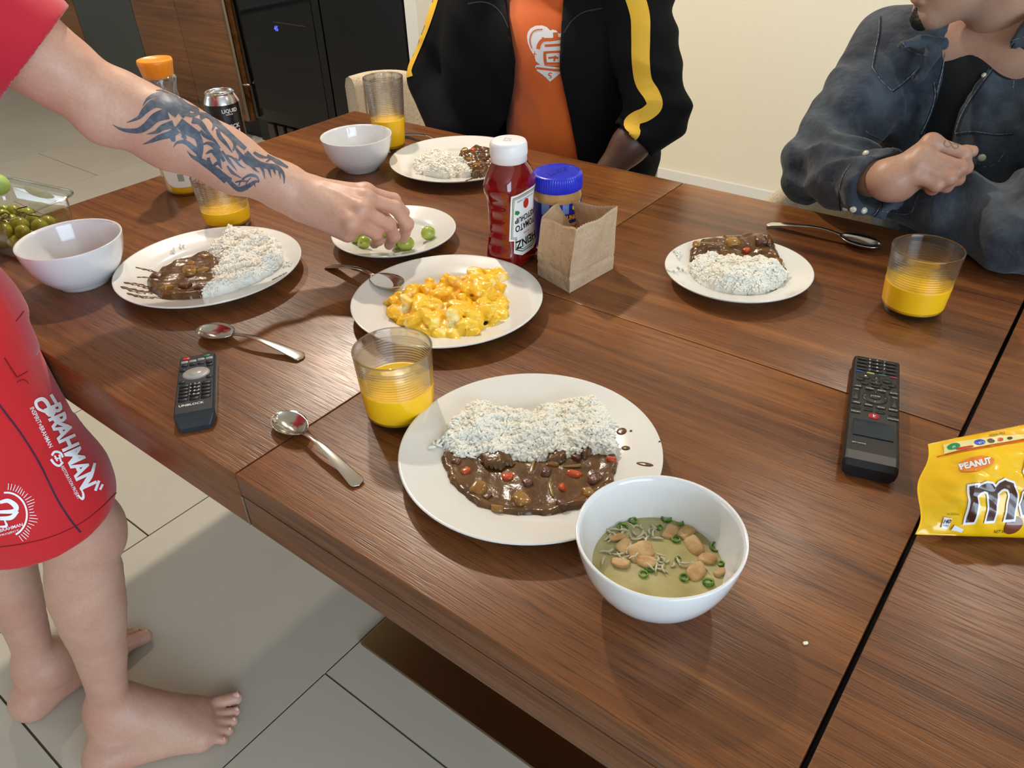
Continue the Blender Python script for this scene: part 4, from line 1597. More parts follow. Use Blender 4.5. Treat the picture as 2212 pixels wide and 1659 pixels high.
its += [(-0.0195, 0.018 * k_, 0.0075, 0.0245, 0.0013, 7, M['key_black'], 'rocker_button'), (0.0195, 0.0145 * k_, 0.0075, 0.0245, 0.0013, 7, M['key_black'], 'rocker_button'), (0, 0.016 * k_, 0.0265, 0.0265, 0.0016, 'o', M['key_black'], 'select_pad'), (0, 0.016 * k_, 0.0125, 0.0125, 0.0026, 'o', M['key_black'], 'select_pad')]
for r_i in range(3):
    for c_i in range(4):
        if r_i == 2 and c_i in (1, 2):
            continue
        its.append((-0.0185 + c_i * 0.0123, (-0.003 - 0.0098 * r_i - 0.0006 * c_i) * k_, 0.0100, 0.0045, 0.0012, 5))
its += [(0.0, -0.0245 * k_, 0.0115, 0.0115, 0.0016, 'o', mat('red_logo_key', srgb(170, 30, 40), 0.3), 'red_button')]
its += [(-0.013, -0.0855 * k_, 0.0135, 0.0045, 0.0026, 5)]
buttons(rr_o, its, M['key_black'], u3, v3, np.zeros(3), zs)
scr = np.array([-0.0195, 0.0195, 0.0195, -0.0195]), np.array([-0.0385, -0.0385, -0.070, -0.070]) * k_
sv = np.array([a * u3 + b * v3 + np.array([0, 0, 0.0210]) for a, b in zip(*scr)])
mesh_obj('screen', np.vstack([sv, sv - [0, 0, 0.003]]), [(3, 2, 1, 0), (4, 5, 6, 7), (0, 1, 5, 4), (1, 2, 6, 5), (2, 3, 7, 6), (3, 0, 4, 7)], mat('small_screen', srgb(30, 42, 52), 0.08, coat=0.5), rr_o, smooth=False)
for r_i, row in enumerate(('1     2     3', '4     5     6', '7     8     9', '-     0     +')):
    flat_text(row, 0.0042, -v3 * 0 + v3 * (0.1035 - r_i * 0.0085) * k_, -u3, -v3, zs + 0.00135, M['print_white'], rr_o, 'key_digits')
for a_, b_, t_ in ((0, 0.0585, '||'), (0, 0.050, '>'), (-0.0115, 0.060, '■'), (0, 0.0265, '^'), (0, 0.0055, 'v'), (-0.0105, 0.016, '<'), (0.0105, 0.016, '>'), (-0.0195, 0.026, 'CH'), (0.0195, 0.022, 'VOL'), (0, 0.016, 'SELECT'),
                   (-0.0185, 0.034, 'EXIT'), (-0.0062, 0.033, 'MENU'), (0.0062, 0.0325, 'GUIDE'), (0.0185, 0.0315, 'MUTE'), (-0.0185, -0.003, 'PREV'), (-0.0062, -0.004, 'PAGE'), (0.0062, -0.0045, 'PAGE'), (0.0185, -0.005, 'GUIDE'), (-0.0185, -0.0228, 'LISTEN'), (0.0185, -0.0245, 'WATCH')):
    flat_text(t_, 0.0030, a_ * u3 + b_ * k_ * v3, -u3, -v3, zs + 0.0031 if t_ == 'SELECT' else zs + 0.0021, M['print_white'], rr_o, 'key_lettering')
flat_text('ROOM OFF', 0.0026, -0.013 * u3 - 0.0855 * k_ * v3, -u3, -v3, zs + 0.0030, M['print_white'], rr_o, 'key_lettering')
flat_text('4', 0.0075, -0.0245 * k_ * v3, -u3, -v3, zs + 0.0020, M['print_white'], rr_o, 'key_lettering')

# ---- ketchup bottle
kx, ky = -0.6830, 0.8600
KH = 0.187
ke = empty('ketchup_bottle', (kx, ky, TT + 0.0003), math.radians(94))
tag(ke, 'red squeeze bottle of tomato ketchup with a white cap and upside-down label', 'bottle')
kl = [(0.0, 0.030, 0.020), (0.002, 0.036, 0.026), (0.008, 0.0395, 0.0285), (0.020, 0.040, 0.029), (0.040, 0.0365, 0.0265), (0.060, 0.0345, 0.025), (0.085, 0.0345, 0.025), (0.105, 0.0355, 0.0255),
      (0.118, 0.0395, 0.0285), (0.128, 0.0400, 0.0288), (0.140, 0.0370, 0.0275), (0.150, 0.0315, 0.0255), (0.157, 0.0265, 0.0240), (0.160, 0.0240, 0.0230)]
cs = catmull(kl, 6)
KV, KF = [], []
nk = 64


def ksec(z, a):
    A_, B_ = np.interp(z, cs[:, 0], cs[:, 1]), np.interp(z, cs[:, 0], cs[:, 2])
    pw = 2.0 + 1.6 * min(1, max(0, (0.155 - z) / 0.03))
    c_, s_ = math.cos(a), math.sin(a)
    k = (abs(c_) ** pw + abs(s_) ** pw) ** (-1 / pw)
    r_ = k
    # finger ridges on the narrow sides
    rid = 0.0
    if 0.028 < z < 0.112 and abs(c_) > 0.80:
        rid = 0.0016 * (0.5 - 0.5 * math.cos(2 * PI * (z - 0.028) / 0.021)) * min(1, (abs(c_) - 0.80) / 0.08)
    return np.array([c_ * k * (A_ - rid), s_ * k * B_, z])


for z in cs[:, 0]:
    for i in range(nk):
        KV.append(ksec(z, 2 * PI * i / nk))
nr = len(cs)
for r_i in range(nr - 1):
    for i in range(nk):
        KF.append((r_i * nk + i, r_i * nk + (i + 1) % nk, (r_i + 1) * nk + (i + 1) % nk, (r_i + 1) * nk + i))
KF.append(tuple(range(nk - 1, -1, -1)))
KF.append(tuple((nr - 1) * nk + i for i in range(nk)))
mesh_obj('bottle_body', KV, KF, mat('ketchup_red', srgb(126, 14, 14), 0.1, coat=0.9, var=(30, srgb(104, 10, 12), 0.4, 0.7)), ke)
v, f = lathe([(0.0245, 0.157), (0.0262, 0.158), (0.0262, 0.166), (0.0268, 0.167), (0.0272, 0.169), (0.0268, 0.1815), (0.0250, 0.1855), (0.0215, 0.1868), (0, 0.1868)], 64)
cap = mesh_obj('cap', v, f, mat('white_cap', srgb(236, 234, 236), 0.35), ke)
for i in range(72):
    a_ = 2 * PI * i / 72
    pass
tv, tf = text_geo('57', 0.015, 0.0004)
mesh_obj('cap_digits', np.c_[tv[:, :2] @ rotz(0.4)[:2, :2].T, np.full(len(tv), 0.18695)] + [0.0, 0, 0], tf, mat('cap_grey', srgb(190, 186, 190), 0.5), cap, smooth=False)


def on_ketchup(s_, z, off=0.0004):
    """s = arc position on the broad front (-Y) face"""
    a0 = -PI / 2 + s_ / 0.031
    p = ksec(z, a0)
    return p * np.array([1, 1, 1]) + np.array([math.cos(a0), math.sin(a0), 0]) * off


def wrap(geo, fn, maxlen=0.004):
    v2, f2 = subdiv2d(geo[0], geo[1], maxlen)
    return np.array([fn(p[0], p[1]) for p in v2]), f2


def plate_shape(s, z0=0.078):
    # keystone outline, upside down: wide at the top, notched at the bottom
    P = [(-0.027, 0.052), (0.027, 0.052), (0.027, 0.020), (0.019, 0.012), (0.023, -0.026), (0.028, -0.030), (0.022, -0.041), (0.012, -0.048), (0, -0.050), (-0.012, -0.048), (-0.022, -0.041), (-0.028, -0.030), (-0.023, -0.026), (-0.030, 0.012)]
    P = [(-0.0215, 0.036), (0.0215, 0.036), (0.0255, -0.026), (0.0195, -0.027), (0.0205, -0.043), (0.010, -0.050), (-0.010, -0.050), (-0.0205, -0.043), (-0.0195, -0.027), (-0.0255, -0.026)]
    return [(a * s, b * s + z0, 0) for a, b in P]


def shape_geo(P):
    return np.array([(a, b, 0) for a, b, *_ in P]), [tuple(range(len(P)))]


lw = mat('label_white', srgb(236, 236, 232), 0.35)
lg = mat('label_green', srgb(60, 110, 70), 0.4)
lk = mat('label_black', srgb(24, 22, 22), 0.45)
lr = mat('label_red', srgb(190, 40, 30), 0.4)
for nm, sc_, off, mm in (('label', 1.12, 0.0005, lw), ('label_border', 1.02, 0.0008, mat('label_gold', srgb(120, 110, 60), 0.4)), ('label_border', 0.985, 0.0011, lw), ('label_border', 0.95, 0.0013, lg), ('label_field', 0.925, 0.0015, lw)):
    P, Fc = wrap(shape_geo(plate_shape(sc_)), lambda a, b, off=off: on_ketchup(a, b, off))
    mesh_obj(nm, P, Fc, mm, ke)
for txt, sz, zz, mm, bd in (('HEINZ', 0.0165, 0.0415, lk, 0.0004), ('TOMATO', 0.0140, 0.0660, lk, 0.0003), ('KETCHUP', 0.0115, 0.0785, lk, 0.0003), ('EST 1869', 0.0032, 0.0545, lr, 0)):
    tv, tf = text_geo(txt, sz, bd)
    tv = tv * np.array([min(1.0, 0.040 / (tv[:, 0].max() - tv[:, 0].min())), 1, 1])
    P, Fc = wrap((np.c_[-tv[:, 0], -tv[:, 1] + zz, tv[:, 2]], tf), lambda a, b: on_ketchup(a, b, 0.0019))
    mesh_obj('label_lettering', P, Fc, mm, ke, smooth=False)
g = lathe([(0, 0), (0.0058, 0)], 24)
P, Fc = wrap((np.array(g[0])[:, :3] * np.array([1, 1.25, 1]) + [0.001, 0.098, 0], g[1]), lambda a, b: on_ketchup(a, b, 0.0019))
mesh_obj('tomato_print', P, Fc, lr, ke)
leaf = [(-0.016, 0.086, 0), (-0.020, 0.089, 0), (-0.019, 0.094, 0), (-0.014, 0.092, 0), (-0.012, 0.088, 0)]
P, Fc = wrap(shape_geo(leaf), lambda a, b: on_ketchup(a, b, 0.0019))
mesh_obj('leaf_print', P, Fc, mat('leaf_green', srgb(50, 130, 60), 0.4), ke)
for sgn, txt, sz, zz in ((-1, 'GROWN NOT MADE', 0.0034, 0.1065), (-1, '0 G FAT', 0.0034, 0.1025)):
    tv, tf = text_geo(txt, sz)
    P, Fc = wrap((np.c_[-tv[:, 0], -tv[:, 1] + zz, tv[:, 2]], tf), lambda a, b: on_ketchup(a, b, 0.0019))
    mesh_obj('label_lettering', P, Fc, mat('label_blue', srgb(70, 100, 130), 0.5) if zz > 0.105 else bpy.data.materials['label_blue'], ke, smooth=False)

# ---- peanut butter jar
JZ = 0.122
jc = atz(1205, 374, TT + JZ)
je = empty('peanut_butter_jar', (jc[0] - 0.005, jc[1] + 0.006, TT + 0.0003), math.radians(50))
tag(je, 'plastic jar of extra crunchy peanut butter with a ribbed blue lid', 'jar')
v, f = lathe([(0, 0.001), (0.032, 0.0), (0.0365, 0.004), (0.0375, 0.012), (0.0375, 0.082), (0.0365, 0.092), (0.0345, 0.098), (0.0345, 0.1), (0, 0.1)], 64)
mesh_obj('jar_body', v, f, mat('peanut_butter', srgb(186, 140, 88), 0.15, coat=0.8, bump=(200, 0.2, 0.001)), je)
LV, LF = [], []
nl = 180
for (r_, z_, rb_) in ((0.0372, 0.0985, 1), (0.0378, 0.100, 1), (0.0378, 0.1165, 1), (0.0368, 0.1205, 0.3), (0.0345, 0.122, 0), (0.0325, 0.122, 0), (0.0318, 0.1212, 0), (0, 0.1212, 0)):
    if r_ == 0:
        LV.append((0, 0, z_))
        continue
    for i in range(nl):
        a_ = 2 * PI * i / nl
        q = r_ + (0.0005 if (i % 3) else -0.0004) * rb_
        LV.append((q * math.cos(a_), q * math.sin(a_), z_))
for r_i in range(6):
    for i in range(nl):
        LF.append((r_i * nl + i, r_i * nl + (i + 1) % nl, (r_i + 1) * nl + (i + 1) % nl, (r_i + 1) * nl + i))
for i in range(nl):
    LF.append((6 * nl + i, 6 * nl + (i + 1) % nl, 7 * nl))
lid = mesh_obj('lid', LV, LF, mat('lid_blue', srgb(28, 44, 196), 0.3, coat=0.2), je)
try:
    lid.data.set_sharp_from_angle(angle=math.radians(40))
except Exception:
    pass
emb = mat('lid_emboss', srgb(34, 48, 170), 0.35)
tv, tf = text_geo('SKIPPY', 0.0125, 0.0003, 0.0003)
mesh_obj('lid_lettering', tv @ rotz(PI + 0.5).T + [0, 0, 0.1215], tf, emb, lid, smooth=False)
for s_ in (-1, 1):
    P = [(t_ * 0.027, s_ * (0.0095 - 0.006 * (t_ ** 2))) for t_ in np.linspace(-1, 1, 20)]
    g = tube([np.array([a, b, 0.1214]) for a, b in P], 0.0004, 6)
    mesh_obj('lid_line', g[0] @ rotz(PI + 0.5).T, g[1], emb, lid)


def on_jar(s_, z, off=0.0004):
    a0 = -PI / 2 + s_ / 0.0375
    return np.array([math.cos(a0) * (0.0375 + off), math.sin(a0) * (0.0375 + off), z])


def quadgeo(x0, x1, z0, z1, n=24):
    V = [(x0 + (x1 - x0) * i / n, z, 0) for z in (z0, z1) for i in range(n + 1)]
    return np.array(V), [(i, i + 1, n + 2 + i, n + 1 + i) for i in range(n)]


lb = mat('jar_label_blue', srgb(24, 44, 150), 0.3)
for nm, g, off, mm in (('jar_label', quadgeo(-0.1175, 0.1175, 0.012, 0.083, 60), 0.0004, lb), ('label_light_band', quadgeo(-0.035, -0.022, 0.066, 0.083, 3), 0.0007, mat('pale_blue', srgb(120, 150, 220), 0.4)),
                       ('label_light_band', quadgeo(-0.002, 0.008, 0.068, 0.083, 3), 0.0007, bpy.data.materials['pale_blue']), ('label_yellow_burst', (np.array([(0.014, 0.074, 0), (0.022, 0.069, 0), (0.032, 0.072, 0), (0.032, 0.083, 0), (0.020, 0.083, 0), (0.014, 0.079, 0)]), [(0, 1, 2, 3, 4, 5)]), 0.0007, mat('burst_yellow', srgb(240, 224, 60), 0.4))):
    P, Fc = wrap(g, lambda a, b, off=off: on_jar(a, b, off), 0.01)
    mesh_obj(nm, P, Fc, mm, je, smooth=True)
tv, tf = text_geo('EXTRA CRUNCHY', 0.0098, 0.0006)
P, Fc = wrap((tv * [0.82, 1, 1] + [0, 0.061, 0], tf), lambda a, b: on_jar(a, b, 0.0008))
mesh_obj('label_lettering', P, Fc, mat('label_orange', srgb(246, 170, 40), 0.4), je, smooth=False)
P, Fc = wrap(shape_geo([(-0.030, 0.050, 0), (0.028, 0.053, 0), (0.032, 0.034, 0), (-0.022, 0.028, 0)]), lambda a, b: on_jar(a, b, 0.0008))
mesh_obj('label_panel', P, Fc, mat('label_wood', srgb(196, 168, 110), 0.4), je)
tv, tf = text_geo('SKIPPY', 0.0165, 0.0008)
P, Fc = wrap((tv * [0.8, 1, 1] + [0.002, 0.0415, 0], tf), lambda a, b: on_jar(a, b, 0.0012))
mesh_obj('label_lettering', P, Fc, lr, je, smooth=False)

# ---- brown paper bag
Fb, Lb, Rb = atz(1230, 634, TT), atz(1162, 594, TT), atz(1324, 581, TT)
e1, e2 = Lb - Fb, Rb - Fb
pb = empty('paper_bag', (Fb[0], Fb[1], TT + 0.0004))
tag(pb, 'small open brown paper bag standing beside the ketchup', 'bag')
HB = 0.099
M['paper'] = mat('kraft_paper', srgb(208, 180, 148), 0.42, bump=(60, 0.7, 0.004), var=(500, srgb(196, 166, 134), 0.4, 0.6))
BV, BF = [], []
nu_, nz_ = 18, 26
per = []
cor = [np.zeros(2), e2[:2], e1[:2] + e2[:2], e1[:2]]
for s_ in range(4):
    for i in range(nu_):
        per.append((s_, i / nu_))
npp = len(per)
cen = (e1[:2] + e2[:2]) / 2
topc = [np.array([0.006, -0.003, 0.100]), e2[:2].tolist() + [0.096], None, None]


def bag_pt(s_, t_, w_):
    a_, b_ = cor[s_], cor[(s_ + 1) % 4]
    p = a_ + (b_ - a_) * t_
    nrm = np.array([(b_ - a_)[1], -(b_ - a_)[0]])
    nrm /= np.linalg.norm(nrm)
    bulge = math.sin(PI * t_)
    # gusset sides fold in, broad sides bow out, and the mouth opens a little
    if s_ in (1, 3):
        p = p - nrm * 0.006 * bulge * w_ ** 1.3
    else:
        p = p + nrm * 0.004 * bulge * w_
    p = p + (p - cen) * 0.05 * w_
    q = np.array([p[0] * 30, p[1] * 30, w_ * 3])
    wr = wob(np.array([[p[0], p[1], w_ * 0.09]]), 60, 4, 2)[0] * 0.0022 * min(1, w_ * 4 + 0.1)
    cr = -0.0018 * math.exp(-((w_ - 0.24) / 0.02) ** 2)
    p = p + nrm * (wr + cr)
    hz_ = HB * w_ * (1 + 0.012 * math.sin(t_ * 9 + s_ * 2) * w_ ** 6) - (0.004 if s_ == 3 else 0.0) * w_ ** 4 * bulge - 0.010 * w_ ** 3 * max(0.0, 1 - abs(((s_ + t_) - 2.0 + 2) % 4 - 2) / 1.2)
    d2_ = max(0.0, 1 - abs(s_ + t_ - 2.0) / 0.95) * w_ ** 1.5
    d3_ = max(0.0, 1 - abs(s_ + t_ - 3.0) / 0.95) * w_ ** 1.5
    d0_ = max(0.0, 1 - min(s_ + t_, 4 - s_ - t_) / 0.95) * w_ ** 1.5
    p = p + np.array([0.78, 0.63]) * (-0.026 * d2_ + 0.010 * d3_ + 0.009 * d0_)
    return np.array([p[0], p[1], hz_ - 0.007 * d3_ - 0.004 * d2_])


for k in range(nz_ + 1):
    for (s_, t_) in per:
        BV.append(bag_pt(s_, t_, k / nz_))
for k in range(nz_):
    for i in range(npp):
        BF.append((k * npp + i, k * npp + (i + 1) % npp, (k + 1) * npp + (i + 1) % npp, (k + 1) * npp + i))
BF.append(tuple(range(npp - 1, -1, -1)))
bag = mesh_obj('bag_body', BV, BF, M['paper'], pb)
try:
    bag.data.set_sharp_from_angle(angle=math.radians(40))
except Exception:
    pass
sm = bag.modifiers.new('thick', 'SOLIDIFY')
sm.thickness = 0.0003
sm.offset = -1
tv, tf = box((0, 0, 0), (0.001, 0.001, 0.001))
# serrated mouth
ZV, ZF = [], []
for i, (s_, t_) in enumerate(per):
    p = bag_pt(s_, t_, 1.0)
    p2 = bag_pt(per[(i + 1) % npp][0], per[(i + 1) % npp][1], 1.0)
    m_ = (p + p2) / 2 + np.array([0, 0, 0.0016])
    ZV += [p, p2, m_]
    ZF.append((3 * i, 3 * i + 1, 3 * i + 2))
mesh_obj('serrated_mouth', ZV, ZF, M['paper'], pb, smooth=False)

# ---- orange juice bottle
bx, by = -1.388, 0.758
oj = empty('juice_bottle', (bx, by, TT + 0.0003), 0.3)
tag(oj, 'clear fluted juice bottle with an orange cap standing behind the tattooed forearm', 'bottle')
bp = catmull([(0.0, 0.036), (0.006, 0.0415), (0.02, 0.043), (0.06, 0.043), (0.10, 0.0415), (0.13, 0.036), (0.155, 0.029), (0.175, 0.0255), (0.190, 0.0265), (0.200, 0.029), (0.206, 0.0285), (0.212, 0.024)], 6)


def fluted(r_, z_, n=96, amp=0.0):
    out = []
    fl = amp * (1 if 0.125 < z_ < 0.205 else 0) * math.sin(PI * min(1, max(0, (z_ - 0.125) / 0.08)))
    for i in range(n):
        a_ = 2 * PI * i / n
        q = r_ - fl * (0.5 + 0.5 * math.cos(a_ * 16))
        out.append((q * math.cos(a_), q * math.sin(a_), z_))
    return out


def shell(prof, amp, inner=False, n=96, zmax=9):
    V = []
    P = [p for p in prof if p[0] <= zmax]
    for z_, r_ in P:
        V += fluted(r_, z_, n, amp)
    F = []
    for k in range(len(P) - 1):
        for i in range(n):
            F.append((k * n + i, k * n + (i + 1) % n, (k + 1) * n + (i + 1) % n, (k + 1) * n + i))
    F.append(tuple(range(n - 1, -1, -1)))
    return V, F, len(P)


V, F, m_ = shell(bp, 0.0016)
V2_, F2_, m2_ = shell([(z + 0.0008, r - 0.0009) for z, r in bp], 0.0016)
nv_ = len(V)
F = F + [tuple(i + nv_ for i in q[::-1]) for q in F2_]
body = mesh_obj('bottle_body', V + V2_, F, thin_glass('thin_clear_plastic', 0.15, (0.97, 0.98, 0.99, 1), 1.4, 1.2), oj)
V, F, m_ = shell([(z + 0.0012, r - 0.0014) for z, r in bp], 0.0016, zmax=0.088)
F.append(tuple((m_ - 1) * 96 + i for i in range(96)))
tag(mesh_obj('juice', V, F, M['juice'], oj), 'yellow orange juice filling the lower bottle')
CV, CF = [], []
nl = 96
for (r_, z_, sc_) in ((0.0245, 0.206, 0), (0.0262, 0.207, 1), (0.0292, 0.226, 1), (0.0300, 0.229, 0), (0.0302, 0.233, 0), (0.0290, 0.236, 0), (0.0270, 0.2362, 0), (0.0262, 0.235, 0), (0, 0.2352, 0)):
    if r_ == 0:
        CV.append((0, 0, z_))
        continue
    for i in range(nl):
        a_ = 2 * PI * i / nl
        t_ = (z_ - 0.207) / 0.022
        fl = 0.0012 * sc_ * (0.5 + 0.5 * math.cos(a_ * 14))
        q = r_ - fl
        CV.append((q * math.cos(a_), q * math.sin(a_), z_))
for k in range(7):
    for i in range(nl):
        CF.append((k * nl + i, k * nl + (i + 1) % nl, (k + 1) * nl + (i + 1) % nl, (k + 1) * nl + i))
for i in range(nl):
    CF.append((7 * nl + i, 7 * nl + (i + 1) % nl, 8 * nl))
mesh_obj('cap', CV, CF, mat('orange_cap', srgb(250, 152, 40), 0.35, sss=0.1), oj)


def on_oj(s_, z, off=0.0006):
    a0 = -PI / 2 + 0.55 + s_ / 0.043
    r_ = np.interp(z, bp[:, 0], bp[:, 1]) + off
    return np.array([math.cos(a0) * r_, math.sin(a0) * r_, z])


lab_o = [(0.034 * (abs(math.cos(t)) ** 0.5) * np.sign(math.cos(t)), 0.060 + 0.042 * (abs(math.sin(t)) ** 0.6) * np.sign(math.sin(t)), 0) for t in np.linspace(0, 2 * PI, 40, endpoint=False)]
P, Fc = wrap(shape_geo(lab_o), lambda a, b: on_oj(a, b, 0.0006), 0.006)
ol = mesh_obj('label', P, Fc, mat('cream_label', srgb(236, 232, 214), 0.4), oj)
for (x_, z_, t_, sz) in ((-0.012, 0.072, 'ORANGE JUICE', 0.0052), (-0.012, 0.064, 'NO PULP', 0.0045), (-0.012, 0.056, 'KEEP COLD', 0.004), (0.016, 0.040, 'RECYCLE', 0.003)):
    tv, tf = text_geo(t_, sz)
    P, Fc = wrap((tv + [x_, z_, 0], tf), lambda a, b: on_oj(a, b, 0.0009))
    mesh_obj('label_lettering', P, Fc, lk, ol, smooth=False)
for k in range(3):
    a_ = k * 2 * PI / 3 + 0.4
    p0, p1 = np.array([math.cos(a_), math.sin(a_)]) * 0.004, np.array([math.cos(a_ + 1.5), math.sin(a_ + 1.5)]) * 0.004
    st = stroke([p0 * 1000, (p0 + p1) * 620, p1 * 1000], 1.3) / 1000
    P, Fc = wrap((np.c_[st + [0.016, 0.048], np.zeros(len(st))], [tuple(range(len(st)))]), lambda a, b: on_oj(a, b, 0.0009))
    mesh_obj('recycling_mark', P, Fc, lk, ol, smooth=False)
for i in range(16):
    g = quadgeo(-0.006 + i * 0.0007, -0.006 + i * 0.0007 + (0.0004 if i % 3 else 0.0002), 0.030, 0.044, 1)
    P, Fc = wrap(g, lambda a, b: on_oj(a, b, 0.0009))
    mesh_obj('barcode_bar', P, Fc, mat('barcode_dark', srgb(60, 80, 64), 0.5) if i == 0 else bpy.data.materials['barcode_dark'], ol, smooth=False)

# ---- beverage can
cn = empty('drink_can', (-1.386, 0.868, TT + 0.0003), 0.0)
tag(cn, 'tall black drink can with a silver top behind the forearm', 'can')
v, f = lathe([(0, 0.003), (0.022, 0.002), (0.026, 0.0), (0.028, 0.002), (0.0325, 0.009), (0.0331, 0.013), (0.0331, 0.136), (0.0329, 0.138)], 64)
mesh_obj('can_body', v, f, mat('can_black', srgb(16, 17, 20), 0.3, coat=0.4), cn)
v, f = lathe([(0.0329, 0.1375), (0.0320, 0.141), (0.0285, 0.149), (0.0268, 0.1525), (0.0262, 0.1545), (0.0276, 0.1562), (0.0275, 0.1572), (0.0262, 0.1574), (0.0256, 0.156), (0.0250, 0.1515), (0.0240, 0.1508), (0, 0.1512)], 64)
top = mesh_obj('can_top', v, f, mat('aluminium', srgb(206, 206, 208), 0.22, metal=1.0), cn)
g = lathe([(0, 0), (1, 0)], 24, sx=0.0085, sy=0.012)
mesh_obj('mouth_opening', np.array(g[0]) + [-0.010, -0.004, 0.1514], g[1], M['key_black'], top)
g = lathe([(0.6, 0), (0.6, 0.0012), (1, 0.0012), (1, 0)], 24, closed=True, sx=0.011, sy=0.0075)
mesh_obj('pull_tab', np.array(g[0]) + [0.006, 0.002, 0.1516], g[1], bpy.data.materials['aluminium'], top)


def on_can(s_, z, off=0.0003):
    a0 = -0.22 + s_ / 0.0331
    return np.array([math.cos(a0) * (0.0331 + off), math.sin(a0) * (0.0331 + off), z])


for t_, sz, zz, s0 in (('LIQUID DEATH', 0.0095, 0.127, 0.0), ('BREWING', 0.003, 0.1205, -0.002), ('THICK', 0.0105, 0.098, -0.002), ('FIN', 0.021, 0.083, -0.002)):
    t_ = {'LIQUID DEATH': 'LIQUID'}.get(t_, t_)
    tv, tf = text_geo(t_, sz, sz * 0.03)
    P, Fc = wrap((tv + [s0, zz, 0], tf), lambda a, b: on_can(a, b))
    mesh_obj('can_lettering', P, Fc, M['print_white'], cn, smooth=False)

# ---- grape container
cz = 0.078
C0 = atz(163, 419, TT + cz)
d1 = (atz(20, 388, TT + cz) - C0)
d2 = (atz(0, 474, TT + cz) - C0)
d1 = d1 / np.linalg.norm(d1)
d2 = d2 - d1 * (d1 @ d2)
d2 /= np.linalg.norm(d2)
L1, L2 = 0.185, 0.125
ce = empty('fruit_container', (C0[0], C0[1], TT + 0.0004))
tag(ce, 'open clear plastic clamshell of green grapes at the left edge behind the bowl', 'container')
CVV, CFF = [], []
ins_ = 0.014


def rrect(a0, a1, b0, b1, r_, z_, n=6):
    pts = []
    for (cx_, cy_, st) in ((a1 - r_, b1 - r_, 0), (a0 + r_, b1 - r_, PI / 2), (a0 + r_, b0 + r_, PI), (a1 - r_, b0 + r_, 3 * PI / 2)):
        for k in range(n + 1):
            t = st + PI / 2 * k / n
            p = d1[:2] * (cx_ + r_ * math.cos(t)) + d2[:2] * (cy_ + r_ * math.sin(t))
            pts.append((p[0], p[1], z_))
    return pts


rings = [rrect(ins_ + 0.004, L1 - ins_ - 0.004, ins_ + 0.004, L2 - ins_ - 0.004, 0.012, 0.001), rrect(ins_, L1 - ins_, ins_, L2 - ins_, 0.016, 0.004), rrect(0.006, L1 - 0.006, 0.006, L2 - 0.006, 0.02, cz * 0.55), rrect(0.004, L1 - 0.004, 0.004, L2 - 0.004, 0.02, cz - 0.004),
         rrect(-0.001, L1 + 0.001, -0.001, L2 + 0.001, 0.022, cz - 0.002), rrect(-0.005, L1 + 0.005, -0.005, L2 + 0.005, 0.026, cz)]
m_ = len(rings[0])
hand = np.cross([d1[0], d1[1], 0], [d2[0], d2[1], 0])[2] > 0
for r_ in rings:
    CVV += r_
for k in range(len(rings) - 1):
    for i in range(m_):
        q = (k * m_ + i, k * m_ + (i + 1) % m_, (k + 1) * m_ + (i + 1) % m_, (k + 1) * m_ + i)
        CFF.append(q if hand else q[::-1])
CFF.append(tuple(range(m_)) if not hand else tuple(range(m_ - 1, -1, -1)))
cb = mesh_obj('tray', CVV, CFF, M['plastic_clear'], ce)
sm = cb.modifiers.new('thick', 'SOLIDIFY')
sm.thickness = 0.0006
v, f = tube([np.array(p) + [0, 0, 0.001] for p in rings[-1] + rings[-1][:1]], 0.0016, 6, caps=False)
mesh_obj('rim', v, f, M['plastic_clear'], ce)
r2 = np.random.default_rng(5)
placed = []
gi = 0
tries = 0
while len(placed) < 62 and tries < 9000:
    tries += 1
    a_, b_ = r2.uniform(0.028, L1 - 0.028), r2.uniform(0.026, L2 - 0.026)
    layer = len(placed) // 18
    r_ = r2.uniform(0.0115, 0.0148)
    z_ = 0.004 + r_ + layer * 0.019 + r2.uniform(0, 0.004)
    lim = 0.018 + (0.0 if z_ > 0.02 else 0.01)
    if a_ < lim or a_ > L1 - lim or b_ < lim or b_ > L2 - lim:
        continue
    c_ = C0[:2] + d1[:2] * a_ + d2[:2] * b_
    p = np.array([c_[0], c_[1], TT + z_])
    if all(np.linalg.norm(p - q[0]) > (r_ + q[1]) * 0.86 for q in placed):
        placed.append((p, r_))
for i, (p, r_) in enumerate(placed):
    ripe = r2.random() < 0.7
    zz_ = p[2] - TT
    lay = 'lying on top of the heap' if zz_ > 0.052 else ('in the middle layer' if zz_ > 0.030 else 'at the bottom')
    bb_ = (p[:2] - C0[:2]) @ d1[:2]
    sd_ = 'near the right end' if bb_ < 0.07 else ('near the left end' if bb_ > 0.12 else 'in the middle')
    grape(tuple(p), r_, M['grape2'] if ripe else M['grape'], ('olive' if ripe else 'bright green') + ' grape ' + lay + ', ' + sd_ + ' of the clear container', 'grapes in the clear container', 400 + i)
big = C0[:2] + d1[:2] * 0.145 + d2[:2] * 0.035
grape((big[0], big[1], TT + 0.085), 0.018, mat('pale_grape', srgb(168, 200, 110), 0.3, sss=0.4), 'large pale green grape on top of the heap in the clear container', None, 900)
gs = []
for i in range(9):
    s0 = C0[:2] + d1[:2] * r2.uniform(0.03, 0.10) + d2[:2] * r2.uniform(0.04, 0.10)
    pts = [np.array([s0[0], s0[1], TT + 0.05])]
    for k in range(4):
        pts.append(pts[-1] + np.array([r2.normal(0, 0.006), r2.normal(0, 0.006), r2.uniform(0, 0.005)]))
    gs.append(tube(pts, [0.0013, 0.0009], 6, sub=3))
v, f = join_geo(gs)
o = mesh_obj('grape_stalks', v - np.array([C0[0], C0[1], TT + 0.0004]), f, M['stem'], ce)
tag(o, kind='stuff')

